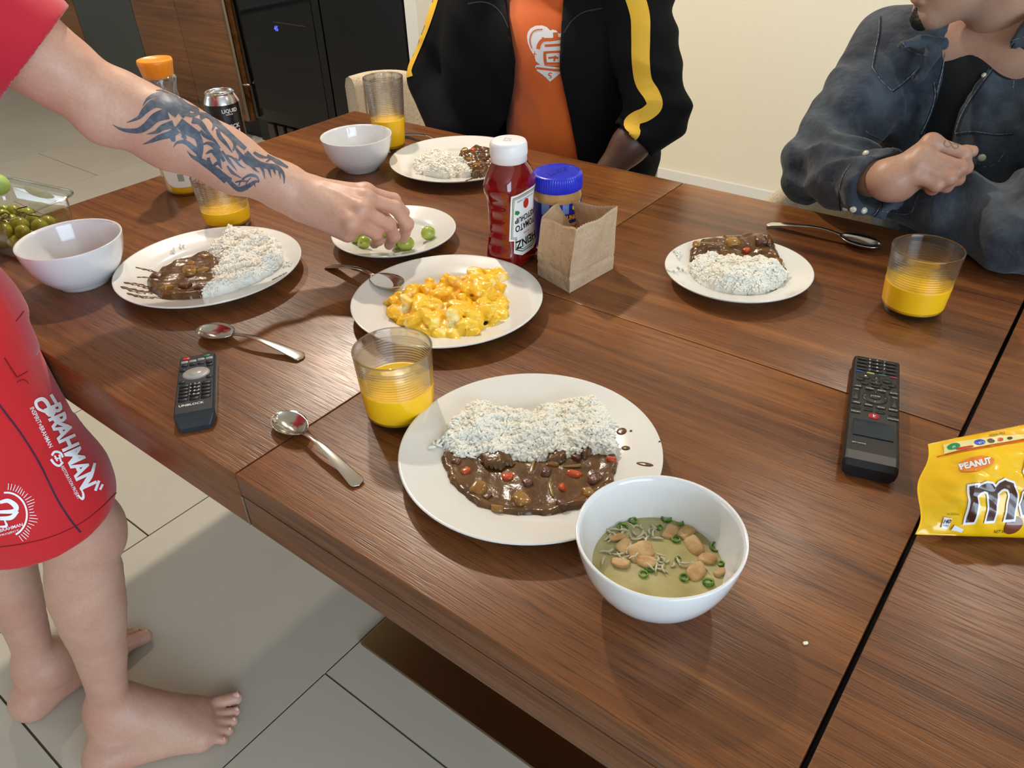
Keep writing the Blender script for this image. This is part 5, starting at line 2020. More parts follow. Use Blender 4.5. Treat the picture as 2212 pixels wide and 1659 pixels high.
# ---- yellow candy bag
cbg = empty('candy_bag', (0.0, 0.70, TT))
tag(cbg, 'opened yellow bag of peanut chocolate candy at the right edge', 'bag')
Q00, Q10 = atz(1975, 1158, TT + 0.003), atz(2290, 1168, TT + 0.003)
Q01, Q11 = atz(2000, 962, TT + 0.060), atz(2290, 905, TT + 0.075)
BX = 1.35
Q10, Q11 = Q00 + (Q10 - Q00) * BX, Q01 + (Q11 - Q01) * BX


def bag_uv(u, v, side=1):
    base = (Q00 * (1 - u) + Q10 * u) * (1 - v) + (Q01 * (1 - u) + Q11 * u) * v
    su = min(1.0, math.sin(PI * min(max(u * 1.0, 0), 1)) * 1.6) if u < 0.5 else min(1.0, math.sin(PI * u) * 1.6)
    sv = math.sin(PI * min(max(v, 0), 1)) ** 0.7
    nrm = np.cross(Q10 - Q00, Q01 - Q00)
    nrm /= np.linalg.norm(nrm)
    wr = 0.0035 * wob(np.array([[u * 1.6, v * 1.0, side]]), 7.0, 12, 3)[0] + 0.0030 * abs(wob(np.array([[u * 2.0 + v, v, side]]), 11.0, 13, 2)[0])
    edge = min(1, 8 * min(u, 1 - u, v + 0.02, 1 - v + 0.02))
    th = 0.024 * su * sv * (1 if side > 0 else 0.5)
    p = base + side * nrm * (th + wr * max(edge, 0))
    p = p + np.array([0, 0, 0.002])
    if p[2] < TT + 0.0008:
        p[2] = TT + 0.0008
    p = p + 0.003 * math.sin(v * 9) * max(0, 1 - u * 7) * np.array([1, 0, 0])
    return p


NU, NV = 100, 60
V, F = [], []
for side in (1, -1):
    for i in range(NU + 1):
        for j in range(NV + 1):
            V.append(bag_uv(i / NU, j / NV, side))
nn = (NU + 1) * (NV + 1)
idx = lambda s_, i, j: s_ * nn + i * (NV + 1) + j
for i in range(NU):
    for j in range(NV):
        u_, v_ = (i + 0.5) / NU, (j + 0.5) / NV
        F.append((idx(0, i, j), idx(0, i + 1, j), idx(0, i + 1, j + 1), idx(0, i, j + 1)))
        F.append((idx(1, i, j), idx(1, i, j + 1), idx(1, i + 1, j + 1), idx(1, i + 1, j)))
for i in range(NU):
    F.append((idx(0, i, 0), idx(1, i, 0), idx(1, i + 1, 0), idx(0, i + 1, 0)))
    F.append((idx(0, i, NV), idx(0, i + 1, NV), idx(1, i + 1, NV), idx(1, i, NV)))
for j in range(NV):
    F.append((idx(0, 0, j), idx(0, 0, j + 1), idx(1, 0, j + 1), idx(1, 0, j)))
ym = mat('bag_yellow', srgb(248, 192, 8), 0.22, coat=0.6, bump=(30, 0.3, 0.003))
mesh_obj('wrapper', V, F, ym, cbg).location = (-0.0, -0.70, -TT)


def bag_decal(name, geo, m, off=0.0008, maxlen=0.008, parent=cbg):
    v2, f2 = subdiv2d(geo[0], geo[1], maxlen)
    nrm = np.cross(Q10 - Q00, Q01 - Q00)
    nrm /= np.linalg.norm(nrm)
    P = np.array([bag_uv(p[0] / BX, p[1], 1) + nrm * off for p in v2]) - np.array([0, 0.70, TT])
    return mesh_obj(name, P, f2, m, parent)


def uv_text(t, u0, v0, size, rot, bold=0.0, sx=0.62):
    tv, tf = text_geo(t, size, bold)
    tv = tv * [sx, 1, 1] @ rotz(rot).T
    return tv + [u0, v0, 0], tf


dk = mat('print_brown', srgb(66, 30, 24), 0.25, coat=0.6)
pw_ = mat('bag_print_white', srgb(236, 236, 240), 0.25, coat=0.6)
bag_decal('lettering_outline', uv_text('m&m', 0.745, 0.40, 0.74, 0.10, 0.030), pw_, 0.0012)
bag_decal('lettering', uv_text('m&m', 0.745, 0.40, 0.74, 0.10, 0.008), dk, 0.0017)
ov = [(0.30 + 0.115 * math.cos(t) * (1 + 0.1 * math.cos(3 * t)), 0.69 + 0.072 * math.sin(t) + 0.012 * math.cos(t), 0) for t in np.linspace(0, 2 * PI, 32, endpoint=False)]
bag_decal('peanut_badge', shape_geo(ov), mat('badge_orange', srgb(232, 130, 44), 0.25, coat=0.6), 0.0008)
bag_decal('badge_lettering', uv_text('PEANUT', 0.30, 0.69, 0.085, 0.12, 0.004), pw_, 0.0012)
bag_decal('resealable_line', shape_geo([(0.06, 0.835, 0), (1.28, 0.852, 0), (1.28, 0.866, 0), (0.06, 0.848, 0)]), mat('line_red', srgb(222, 70, 30), 0.3), 0.0007)
bag_decal('small_lettering', uv_text('RESEALABLE', 0.50, 0.955, 0.035, 0.02), dk, 0.0008)
bag_decal('small_lettering', uv_text('CHOCOLATE', 0.86, 0.79, 0.045, 0.02), dk, 0.0008)
bag_decal('small_lettering', uv_text('NET WT', 0.56, 0.045, 0.04, 0.05), dk, 0.0008)
bag_decal('calorie_panel', shape_geo([(0.155, 0.075, 0), (0.205, 0.06, 0), (0.205, 0.165, 0), (0.150, 0.185, 0)]), pw_, 0.0016)
bag_decal('calorie_lettering', uv_text('140', 0.178, 0.135, 0.055, -0.1, 0.001), dk, 0.0022)
bag_decal('calorie_lettering', uv_text('CALORIES', 0.178, 0.095, 0.016, -0.1), dk, 0.0022)
bag_decal('calorie_lettering', uv_text('PER SERVING', 0.20, 0.205, 0.022, -0.1), dk, 0.0018)
bag_decal('print_panel', shape_geo([(0.225, 0.05, 0), (0.30, 0.03, 0), (0.30, 0.06, 0), (0.235, 0.10, 0)]), pw_, 0.0016)
for (u_, v_, c_) in ((0.86, 0.22, srgb(206, 60, 36)), (0.62, 0.10, srgb(120, 60, 40))):
    cc = [(u_ + 0.055 * math.cos(t), v_ + 0.055 * 1.35 * math.sin(t), 0) for t in np.linspace(0, 2 * PI, 24, endpoint=False)]
    bag_decal('candy_print', shape_geo(cc), mat('candy_print_col', c_, 0.2, coat=0.6), 0.0009)
# the torn-open strip with the printed candies showing
bag_decal('mouth_strip', shape_geo([(0.11, 0.855, 0), (0.95, 0.872, 0), (0.55, 0.925, 0), (0.22, 0.955, 0), (0.11, 0.955, 0)]), mat('mouth_cream', srgb(232, 222, 150), 0.3), 0.0012)
for (u_, v_, a_, b_, c_, t_) in ((0.175, 0.915, 0.045, 0.034, srgb(36, 140, 80), 'm'), (0.345, 0.905, 0.040, 0.030, srgb(40, 76, 190), 'm'), (0.43, 0.900, 0.030, 0.024, srgb(80, 44, 34), ''), (0.24, 0.875, 0.055, 0.014, srgb(206, 56, 44), ''), (0.50, 0.897, 0.022, 0.018, srgb(210, 70, 40), ''), (0.57, 0.893, 0.020, 0.014, srgb(80, 44, 34), '')):
    cc_ = [(u_ + a_ * math.cos(t), v_ + b_ * math.sin(t), 0) for t in np.linspace(0, 2 * PI, 20, endpoint=False)]
    bag_decal('printed_candy', shape_geo(cc_), mat('candy_print_col', c_, 0.2, coat=0.6), 0.0016)
    if t_:
        bag_decal('candy_letter', uv_text('m', u_, v_ - 0.006, 0.05, 0.05), pw_, 0.0020)

# ---- bread crumb on the near leaf
q = atz(1740, 1391, TT)
o = bpy.data.objects.new('crumb', chunk(None, (0, 0, 0), (0.0022, 0.0014, 0.001), mat('crumb', srgb(240, 230, 206), 0.7), 7, 'crumb_tmp').data)
bpy.data.objects.remove(bpy.data.objects['crumb_tmp'])
COL.objects.link(o)
o.location = (q[0], q[1], TT + 0.0012)
tag(o, 'tiny white crumb alone on the bare near right of the table', 'crumb')

# ------------------------------------------------------------------ people
def atd(px, py, d):
    return EYE + d * (FWD + (px - CW / 2) / FPX * RGT - (py - CH / 2) / FPX * UPV)


def topx(P):
    v = np.asarray(P) - EYE
    z = v @ FWD
    return np.c_[CW / 2 + FPX * (v @ RGT) / z, CH / 2 - FPX * (v @ UPV) / z]


def frame(fwd, up=(0, 0, 1)):
    f = np.array(fwd, float)
    f /= np.linalg.norm(f)
    r = np.cross(f, up)
    r /= np.linalg.norm(r)
    return np.stack([r, f, np.cross(r, f)], 1)      # columns: right, forward, up


def head_field(C, R, neck_base, nr=0.055, h=0.0032, beard=False):
    lo, hi = np.minimum(C - 0.15, neck_base - 0.07), np.maximum(C + 0.15, neck_base + 0.07)
    f = Field(lo, hi, h)
    at = lambda x, y, z: np.array(C) + R @ np.array([x, y, z])
    f.ell(at(0, -0.018, 0.035), (0.077, 0.094, 0.082), 0.01, R)
    f.ell(at(0, 0.022, -0.015), (0.064, 0.070, 0.085), 0.03, R)
    f.ell(at(0, 0.038, -0.070), (0.048, 0.044, 0.036), 0.025, R)       # jaw
    f.ell(at(0, 0.072, -0.094), (0.022, 0.018, 0.018), 0.016, R)       # chin
    for s in (-1, 1):
        f.cap(at(s * 0.058, -0.008, -0.045), at(s * 0.020, 0.066, -0.094), 0.016, 0.014, 0.022)
        f.ell(at(s * 0.036, 0.066, -0.018), (0.022, 0.016, 0.018), 0.018, R)   # cheek
        f.ell(at(s * 0.031, 0.092, 0.017), (0.015, 0.012, 0.011), 0.008, R, 'sub')
        f.cap(at(s * 0.012, 0.086, 0.030), at(s * 0.046, 0.074, 0.030), 0.007, 0.006, 0.010)  # brow
        f.ell(at(s * 0.078, -0.012, 0.002), (0.007, 0.018, 0.030), 0.006, R)   # ear
        f.ell(at(s * 0.084, -0.008, 0.004), (0.005, 0.010, 0.018), 0.003, R, 'sub')
        f.ell(at(s * 0.011, 0.096, -0.030), (0.008, 0.009, 0.007), 0.005, R)   # nostril wings
    f.cap(at(0, 0.086, 0.022), at(0, 0.108, -0.024), 0.008, 0.011, 0.010)
    f.ell(at(0, 0.090, -0.054), (0.023, 0.009, 0.0065), 0.006, R)
    f.ell(at(0, 0.087, -0.067), (0.019, 0.009, 0.007), 0.006, R)
    f.cap(at(-0.021, 0.096, -0.0605), at(0.021, 0.096, -0.0605), 0.0016, 0.0016, 0.003, 'sub')
    f.cap(np.array(neck_base), at(0, -0.025, -0.045), nr, nr * 0.92, 0.03)
    f.cap(at(0, 0.0, -0.075), np.array(neck_base) + R @ np.array([0, 0.035, 0.02]), 0.03, 0.026, 0.03)
    return f


def eyes(C, R, parent):
    wm = bpy.data.materials.get('eye_white') or mat('eye_white', srgb(226, 222, 216), 0.15)
    im = bpy.data.materials.get('iris_dark') or mat('iris_dark', srgb(34, 22, 16), 0.1)
    for s in (-1, 1):
        p = np.array(C) + R @ np.array([s * 0.031, 0.0765, 0.017])
        Z_ = np.array([1.0, 1.0, 0.62])
        v, f = lathe([(0, -0.0125), (0.008, -0.0095), (0.0125, 0), (0.011, 0.006), (0.0062, 0.0108)], 20)
        e = mesh_obj('eye', (np.array(v)[:, [0, 2, 1]] * Z_) @ R.T + p, [q[::-1] for q in f], wm, parent)
        v, f = lathe([(0.0062, 0.0108), (0.0035, 0.0122), (0, 0.0126)], 20)
        mesh_obj('iris', (np.array(v)[:, [0, 2, 1]] * Z_) @ R.T + p, [q[::-1] for q in f], im, e)


def hair_obj(C, R, parent, m, short=True):
    f = Field(C - 0.16, C + 0.16, 0.005)
    at = lambda x, y, z: np.array(C) + R @ np.array([x, y, z])
    f.ell(at(0, -0.024, 0.042), (0.087, 0.100, 0.090), 0.01, R)
    f.ell(at(0, -0.055, -0.005), (0.076, 0.062, 0.075), 0.02, R)
    f.ell(at(0, 0.075, -0.03), (0.09, 0.075, 0.088), 0.008, R, 'sub')
    f.ell(at(0, 0.02, -0.10), (0.12, 0.12, 0.085), 0.01, R, 'sub')
    f.displace(lambda P: 0.003 * wob(P, 160, 3, 2), 0.015)
    o, _ = field_obj('hair', f, m, parent, 1)
    return o


def skin_tint(o, V, base, red, seed, dark=None):
    n1 = wob(V, 22, seed, 3)[:, None]
    n2 = wob(V, 130, seed + 4, 2)[:, None]
    a, b = np.array(base[:3]), np.array(red[:3])
    t = np.clip(0.45 + 0.5 * n1 + 0.15 * n2, 0, 1)
    c = a * (1 - t) + b * t
    set_attr(o, c)


def join_meshes(name, parts, m, parent=None):
    V, F, n = [], [], 0
    for v, q in parts:
        V.append(v)
        F.append(np.asarray(q) + n)
        n += len(v)
    V = np.vstack(V)
    o = mesh_obj(name, V, np.vstack(F), m, parent)
    return o, V


def folds(dirn, freq, amp, seed, sharp=1.0):
    """cloth folds running across a direction"""
    d = np.array(dirn, float)
    d /= np.linalg.norm(d)

    def fn(P):
        s = P @ d
        w = wob(P, freq * 0.35, seed, 2)
        a = np.abs(np.sin((s * freq + 2.2 * w))) ** sharp
        b = wob(P, freq * 0.9, seed + 3, 2)
        return amp * (a - 0.6) + amp * 0.6 * b
    return fn


def limit(fn, gate):
    return lambda P: fn(P) * gate(P)


def finger(f, pts, r0, r1, k=0.004):
    n = len(pts)
    rs = np.linspace(r0, r1, n)
    for i in range(n - 1):
        f.cap(pts[i], pts[i + 1], rs[i], rs[i + 1], k if i else 0.008)
        if i:
            f.ell(pts[i], (rs[i] * 1.09,) * 3, 0.003)


def nail(parent, tip, prev, up, m, s=1.0):
    d = np.array(tip) - np.array(prev)
    d /= np.linalg.norm(d)
    u = np.array(up, float)
    u -= d * (u @ d)
    u /= np.linalg.norm(u)
    w = np.cross(d, u)
    V, F = [], []
    for i in range(7):
        for j in range(5):
            a, b = i / 6 * 2 - 1, j / 4
            V.append(np.array(tip) + d * (0.005 - 0.010 * (1 - b)) * s + w * a * 0.0050 * s * (1 - 0.25 * b * b) + u * (0.0072 - 0.0030 * a * a) * s)
    for i in range(6):
        for j in range(4):
            F.append((i * 5 + j, i * 5 + j + 1, i * 5 + 6 + j, i * 5 + 5 + j))
    return mesh_obj('nail', V, F, m, parent)


SK3 = (srgb(208, 166, 144), srgb(192, 136, 116))
SK1 = (srgb(92, 60, 48), srgb(78, 48, 38))
SK2 = (srgb(186, 148, 124), srgb(172, 122, 100))
skin3 = attr_mat('skin_fair', 0.46, sss=0.12, bump=(700, 0.10, 0.0006), grain=(260, 0.93, 1.03))
skin1 = attr_mat('skin_deep', 0.45, sss=0.06, bump=(700, 0.10, 0.0006), grain=(260, 0.93, 1.03))
skin2 = attr_mat('skin_mid', 0.46, sss=0.12, bump=(700, 0.10, 0.0006), grain=(260, 0.93, 1.03))
nailm = mat('nail_skin', srgb(222, 176, 158), 0.25)
hairm = mat('dark_hair', srgb(24, 20, 18), 0.5, bump=(300, 0.8, 0.003))
M['tattoo'] = mat('tattoo_ink', srgb(70, 78, 92), 0.42, var=(140, srgb(98, 102, 114), 0.4, 0.7), bump=(700, 0.10, 0.0006))

# ================================================================== person in red, standing at the left
P3 = empty('person', (-1.16, 0.17, 0))
tag(P3, 'barefoot person in red T-shirt and red shorts reaching a tattooed forearm over the table', 'person')
sh3, el3, wr3 = np.array([-1.175, 0.36, 1.21]), np.array([-1.078, 0.510, 1.006]), np.array([-0.902, 0.664, 0.870])
fa = Field((-1.30, 0.24, 0.752), (-0.775, 0.83, 1.31), 0.0024)
lerp = lambda a, b, t: a + (b - a) * t
fa.chain([sh3, lerp(sh3, el3, 0.45), el3], [0.060, 0.051, 0.040], 0.03)
fa.cap(lerp(sh3, el3, 0.25) + [0.010, -0.004, 0.0], lerp(sh3, el3, 0.75) + [0.004, 0, 0.0], 0.048, 0.038, 0.03)
fdir = (wr3 - el3) / np.linalg.norm(wr3 - el3)
side = np.cross(fdir, [0, 0, 1.0])
side /= np.linalg.norm(side)
upn = np.cross(side, fdir)
fa.chain([el3, lerp(el3, wr3, 0.28), lerp(el3, wr3, 0.6), lerp(el3, wr3, 0.88), wr3], [0.036, 0.040, 0.0355, 0.0275, 0.0265], 0.03)
fa.cap(lerp(el3, wr3, 0.05) + upn * 0.012 - side * 0.008, lerp(el3, wr3, 0.50) + upn * 0.009 - side * 0.004, 0.034, 0.028, 0.03)
fa.ell(el3 + np.array([0.006, -0.018, -0.012]), (0.022, 0.022, 0.022), 0.03)
mI, mM, mR, mP = np.array([-0.846, 0.727, 0.868]), np.array([-0.824, 0.706, 0.871]), np.array([-0.810, 0.684, 0.864]), np.array([-0.811, 0.664, 0.851])
for mm_, r_ in ((mI, 0.0125), (mM, 0.0128), (mR, 0.0122), (mP, 0.0112)):
    fa.cap(wr3 + (mm_ - wr3) * 0.10, mm_, 0.0235, r_, 0.014)
    fa.ell(mm_ + [0, 0, 0.0015], (r_ * 1.03,) * 3, 0.006)
fa.cap(wr3 + [0.0, -0.012, -0.012], mP + [-0.012, 0.0, -0.018], 0.019, 0.0135, 0.016)
fa.cap(wr3 + [0.02, 0.01, -0.014], lerp(mM, mR, 0.5) + [-0.02, 0.0, -0.02], 0.017, 0.013, 0.014)
fing3 = {'I': [mI, (-0.838, 0.773, 0.843), (-0.836, 0.788, 0.818), (-0.842, 0.792, 0.793)],
         'M': [mM, (-0.815, 0.752, 0.844), (-0.808, 0.766, 0.814), (-0.823, 0.770, 0.787)],
         'R': [mR, (-0.807, 0.728, 0.828), (-0.812, 0.740, 0.803), (-0.829, 0.744, 0.783)],
         'P': [mP, (-0.815, 0.708, 0.818), (-0.822, 0.718, 0.803), (-0.837, 0.722, 0.791)]}
for k_, (r0, r1) in {'I': (0.0105, 0.0076), 'M': (0.0107, 0.0078), 'R': (0.0102, 0.0075), 'P': (0.0092, 0.0068)}.items():
    finger(fa, [np.array(q) for q in fing3[k_]], r0, r1)
finger(fa, [wr3 + [0.012, 0.028, -0.008], np.array([-0.884, 0.742, 0.838]), np.array([-0.868, 0.770, 0.812]), np.array([-0.856, 0.781, 0.794])], 0.0165, 0.0088)
for mm_ in (mI, mM, mR, mP):
    d_ = mm_ - wr3
    fa.cap(wr3 + d_ * 0.35 + [0, 0, 0.0215], mm_ + [0, 0, 0.0085], 0.0022, 0.003, 0.006)
fa.displace(lambda P: 0.0006 * wob(P, 150, 2, 3) + 0.0009 * wob(P, 45, 5, 2), 0.01)
VA, QA = fa.mesh()
VA = relax(VA, QA, 2)
# legs
fl = Field((-1.36, 0.03, -0.002), (-0.86, 0.37, 0.64), 0.0032)


def leg(f, hip, knee, ank, heel, ball, toes, cdir):
    f.chain([hip, lerp(hip, knee, 0.5), knee + [0, 0, 0.03]], [0.074, 0.060, 0.045], 0.04)
    f.ell(knee + [0, 0.010, 0.0], (0.036, 0.036, 0.048), 0.03)
    f.limb([knee + [0, -0.005, 0.03], lerp(knee, ank, 0.28) + [0, -0.012, 0], lerp(knee, ank, 0.60) + [0, -0.004, 0], lerp(knee, ank, 0.86), ank], [0.048, 0.051, 0.040, 0.0315, 0.034], 0.03)
    f.ell(lerp(knee, ank, 0.26) + np.array([0.006, -0.026, 0]), (0.032, 0.033, 0.075), 0.02)
    for s in (-1, 1):
        f.ell(ank + np.array([s * 0.029, 0.0, -0.008]), (0.011, 0.013, 0.014), 0.012)
    f.chain([ank, heel], [0.034, 0.028], 0.03)
    f.ell(heel, (0.030, 0.034, 0.028), 0.02)
    fw = np.array([ball[0] - heel[0], ball[1] - heel[1], 0])
    fw /= np.linalg.norm(fw)
    sd = np.array([fw[1], -fw[0], 0])
    for s, r_ in ((-0.030, 0.019), (-0.010, 0.021), (0.012, 0.020), (0.028, 0.017)):
        f.cap(ank + fw * 0.02 + [0, 0, -0.018], ball + sd * s, 0.032, r_, 0.03)
        f.cap(heel, ball + sd * s + [0, 0, -0.002], 0.024, r_ * 0.9, 0.02)
    for (a, b, r_) in toes:
        a, b = np.array(a), np.array(b)
        mid = (a + b) / 2 + [0, 0, 0.006]
        f.cap(a, mid, r_ * 1.12, r_, 0.008)
        f.cap(mid, b, r_, r_ * 1.02, 0.004)


def toe_set(ball, fw, right=True):
    sd = np.array([fw[1], -fw[0], 0]) * (1 if right else -1)
    out = []
    for k, (s, L, r_) in enumerate(((-0.031, 0.062, 0.0135), (-0.010, 0.060, 0.0088), (0.006, 0.053, 0.0084), (0.020, 0.044, 0.0080), (0.033, 0.033, 0.0080))):
        a = ball + sd * s * 0.92 + fw * 0.006 + [0, 0, -0.006]
        b = ball + sd * s * 1.12 + fw * L
        b[2] = r_ + 0.001
        out.append((a, b, r_))
    return out


fwR = np.array([0.50, 0.866, 0])
ballR = np.array([-0.944, 0.262, 0.026])
leg(fl, np.array([-1.075, 0.165, 0.80]), np.array([-0.988, 0.243, 0.475]), np.array([-1.046, 0.172, 0.088]), np.array([-1.020, 0.132, 0.028]), ballR, toe_set(ballR, fwR), fwR)
fwL = np.array([-0.02, 1.0, 0])
ballL = np.array([-1.236, 0.246, 0.026])
leg(fl, np.array([-1.25, 0.155, 0.80]), np.array([-1.225, 0.205, 0.47]), np.array([-1.236, 0.140, 0.088]), np.array([-1.230, 0.104, 0.028]), ballL, toe_set(ballL, fwL, False), fwL)
fl.displace(lambda P: 0.0008 * wob(P, 110, 22, 3) + 0.0012 * wob(P, 35, 25, 2), 0.01)
fl.half((0, 0, -1), 0.0, 0.002)
VL, QL = fl.mesh()
VL = relax(VL, QL, 2)
# trunk, other arm, neck
ch3, pe3 = np.array([-1.31, 0.27, 1.15]), np.array([-1.16, 0.165, 0.92])
shL3 = np.array([-1.50, 0.26, 1.20])
ft = Field((-1.82, -0.05, 0.70), (-0.98, 0.62, 1.42), 0.0065)
ft.ell(pe3, (0.155, 0.10, 0.13), 0.05)
ft.ell((pe3 + ch3) / 2, (0.145, 0.095, 0.16), 0.05)
ft.ell(ch3, (0.165, 0.105, 0.13), 0.05)
ft.chain([sh3, lerp(sh3, shL3, 0.5) + [0, 0, 0.03], shL3], [0.058, 0.06, 0.058], 0.04)
ft.chain([sh3, lerp(sh3, el3, 0.45)], [0.058, 0.050], 0.03)
ft.chain([shL3, np.array([-1.60, 0.16, 0.95]), np.array([-1.56, 0.30, 0.78])], [0.055, 0.044, 0.030], 0.03)
ft.chain([np.array([-1.075, 0.165, 0.92]), np.array([-1.075, 0.165, 0.72])], [0.088, 0.080], 0.05)
ft.chain([np.array([-1.25, 0.155, 0.92]), np.array([-1.25, 0.155, 0.72])], [0.088, 0.080], 0.05)
nb3 = lerp(sh3, shL3, 0.5) + np.array([0, 0.02, 0.07])
ft.cap(nb3, nb3 + [0, 0.02, 0.06], 0.055, 0.052, 0.04)
hL = np.array([-1.54, 0.34, 0.756 + 0.02])
for s in range(4):
    ft.cap(hL, hL + np.array([-0.03 + 0.02 * s, 0.085, -0.006]), 0.016, 0.009, 0.008)
ft.cap(hL, hL + np.array([0.05, 0.045, -0.002]), 0.015, 0.010, 0.01)
VT, QT = ft.mesh()
C3 = nb3 + np.array([0.0, 0.075, 0.165])
R3 = frame((0.25, 0.9, -0.45))
fh = head_field(C3, R3, nb3 + np.array([0, 0.0, 0.01]))
VH, QH = fh.mesh()
VH = relax(VH, QH, 1)
body3, V3 = join_meshes('body', [(VA, QA), (VL, QL), (relax(VT, QT, 2), QT), (VH, QH)], skin3)
body3.parent = P3
body3.location = (1.16, -0.17, 0)
skin_tint(body3, V3, SK3[0], SK3[1], 31)
OFF3 = np.array([1.16, -0.17, 0])


def under(o, parent, off=(0, 0, 0)):
    o.parent = parent
    o.location = off
    return o


eyes(C3, R3, body3)
hair_obj(C3, R3, body3, hairm)
# nails on hand and toes
for k_ in 'MRP':
    a, b = np.array(fing3[k_][3]), np.array(fing3[k_][2])
    nail(body3, a + (a - b) * 0.05, b, (0.45, 0.3, 0.25), nailm, 0.92)
for (a, b, r_) in toe_set(ballR, fwR) + toe_set(ballL, fwL, False):
    nail(body3, b + [0, 0, 0.001], np.array(a) * [1, 1, 0] + [0, 0, b[2]], (0, 0, 1), nailm, r_ / 0.0078)

# tattoo
zt = lambda pts: [(230 + a / 3.456, 80 + b / 3.456) for a, b in pts]
TS = [([(270, 515), (310, 460), (380, 432), (470, 455), (540, 520), (600, 580)], 3, 78, 52), ([(150, 640), (240, 602), (290, 545), (360, 495), (450, 505), (540, 565)], 4, 92, 62), ([(45, 655), (120, 692), (230, 700), (300, 665), (370, 600), (460, 570)], 3, 88, 52),
      ([(300, 725), (370, 710), (420, 675), (500, 650)], 3, 62, 40), ([(270, 802), (330, 780), (400, 748), (480, 725), (530, 690)], 3, 66, 44), ([(370, 395), (440, 402), (520, 440), (600, 510), (690, 550)], 5, 46, 30),
      ([(500, 822), (530, 788), (590, 786), (650, 830), (700, 870)], 4, 48, 34), ([(602, 850), (640, 892), (700, 922), (760, 960), (830, 1012), (900, 1070)], 4, 62, 48), ([(640, 700), (690, 765), (700, 840), (690, 905)], 56, 40, 50),
      ([(722, 802), (760, 792), (810, 820), (850, 880), (880, 930)], 10, 22, 40), ([(742, 872), (790, 852), (830, 900), (850, 960)], 12, 18, 36), ([(700, 605), (760, 582), (805, 640), (790, 695)], 26, 8, 38), ([(560, 560), (640, 582), (700, 562)], 40, 20, 30),
      ([(700, 570), (780, 600), (870, 685), (960, 765), (1040, 835)], 26, 30, 44), ([(830, 685), (845, 740), (895, 800), (940, 862)], 30, 6, 30), ([(905, 722), (960, 790), (945, 850)], 26, 8, 30), ([(862, 850), (920, 930), (975, 1000)], 14, 3, 24),
      ([(960, 822), (1020, 900), (1080, 948), (1150, 962)], 14, 24, 44), ([(1040, 862), (1110, 930), (1190, 962), (1270, 972), (1320, 1022), (1328, 1095)], 42, 5, 44), ([(1182, 1062), (1172, 1005), (1150, 960)], 3, 26, 18), ([(1232, 1052), (1216, 1000), (1200, 962)], 3, 26, 18),
      ([(1142, 1012), (1110, 990), (1080, 955)], 3, 26, 16), ([(1200, 882), (1280, 930), (1355, 972)], 16, 14, 36), ([(1190, 932), (1240, 905), (1300, 940), (1345, 962)], 10, 8, 22), ([(900, 1062), (960, 1120), (1000, 1138), (1060, 1112), (1110, 1080), (1140, 1082)], 30, 10, 40),
      ([(1010, 1062), (1070, 1032), (1120, 1042), (1140, 1078)], 10, 6, 26), ([(960, 1085), (1010, 1075), (1060, 1080)], 10, 10, 14), ([(990, 1110), (1000, 1080), (1030, 1060)], 8, 8, 10), ([(1040, 1110), (1050, 1080), (1080, 1050)], 8, 8, 10), ([(1052, 1110), (1054, 1145)], 16, 2, 10),
      ([(1100, 1085), (1112, 1122)], 16, 2, 10), ([(1000, 1130), (1006, 1160)], 16, 2, 10), ([(830, 992), (880, 1042), (935, 1062)], 34, 20, 30), ([(800, 962), (832, 942), (862, 985)], 20, 6, 26), ([(900, 962), (940, 1012), (1005, 1052)], 14, 6, 24), ([(540, 640), (620, 700), (690, 740)], 80, 60, 80),
      ([(560, 740), (590, 760), (560, 700)], 10, 30, 20), ([(470, 700), (500, 770), (510, 740)], 40, 10, 30), ([(640, 620), (700, 640), (760, 720), (830, 800)], 50, 10, 34), ([(760, 900), (770, 940), (820, 1000)], 24, 10, 30), ([(1000, 880), (990, 920), (960, 900)], 20, 4, 14), ([(1250, 985), (1262, 1030)], 20, 2, 12),
      ([(1290, 1000), (1300, 1060)], 18, 2, 12), ([(700, 700), (740, 740), (800, 770), (850, 830)], 24, 8, 30), ([(1100, 860), (1150, 890), (1210, 900)], 20, 8, 26), ([(880, 880), (940, 900), (1000, 960), (1040, 980)], 12, 4, 18)]
decal('tattoo', fa, [stroke(zt(p), w0 / 3.456, w1 / 3.456, wm_ / 3.456) for (p, w0, w1, wm_) in TS], M['tattoo'], body3, 0.0005, 5.0)

# T-shirt
M['red_shirt'] = mat('red_shirt', srgb(190, 22, 48), 0.8, sheen=0.3, bump=(900, 0.25, 0.0006))
M['red_shorts'] = mat('red_shorts', srgb(206, 28, 36), 0.75, sheen=0.2, bump=(900, 0.25, 0.0006))
fs = Field((-1.72, 0.0, 0.72), (-0.95, 0.60, 1.36), 0.0045)
fs.ell(pe3 + [0, 0, -0.02], (0.185, 0.128, 0.24), 0.05)
fs.ell((pe3 + ch3) / 2, (0.175, 0.122, 0.19), 0.05)
fs.ell(ch3, (0.19, 0.125, 0.15), 0.05)
fs.ell((-1.09, 0.20, 0.80), (0.135, 0.120, 0.13), 0.04)
fs.chain([sh3, lerp(sh3, shL3, 0.5) + [0, 0, 0.03], shL3], [0.072, 0.072, 0.072], 0.04)
slv = lerp(sh3, el3, 0.72)
fs.chain([sh3, slv], [0.082, 0.073], 0.03)
fs.chain([shL3, lerp(shL3, np.array([-1.60, 0.16, 0.95]), 0.7)], [0.075, 0.066], 0.03)
fs.displace(folds((0.3, 0.2, 1.0), 26, 0.004, 41), 0.02)
ad = (el3 - sh3) / np.linalg.norm(el3 - sh3)
cut = lerp(sh3, el3, 0.63)
fs.half(ad, ad @ cut, 0.003, lo=(-1.20, 0.30, 0.90), hi=(-0.9, 0.62, 1.3))
fs.cap(cut - ad * 0.03, cut + ad * 0.05, 0.064, 0.066, 0.002, 'sub')
zh = 0.775
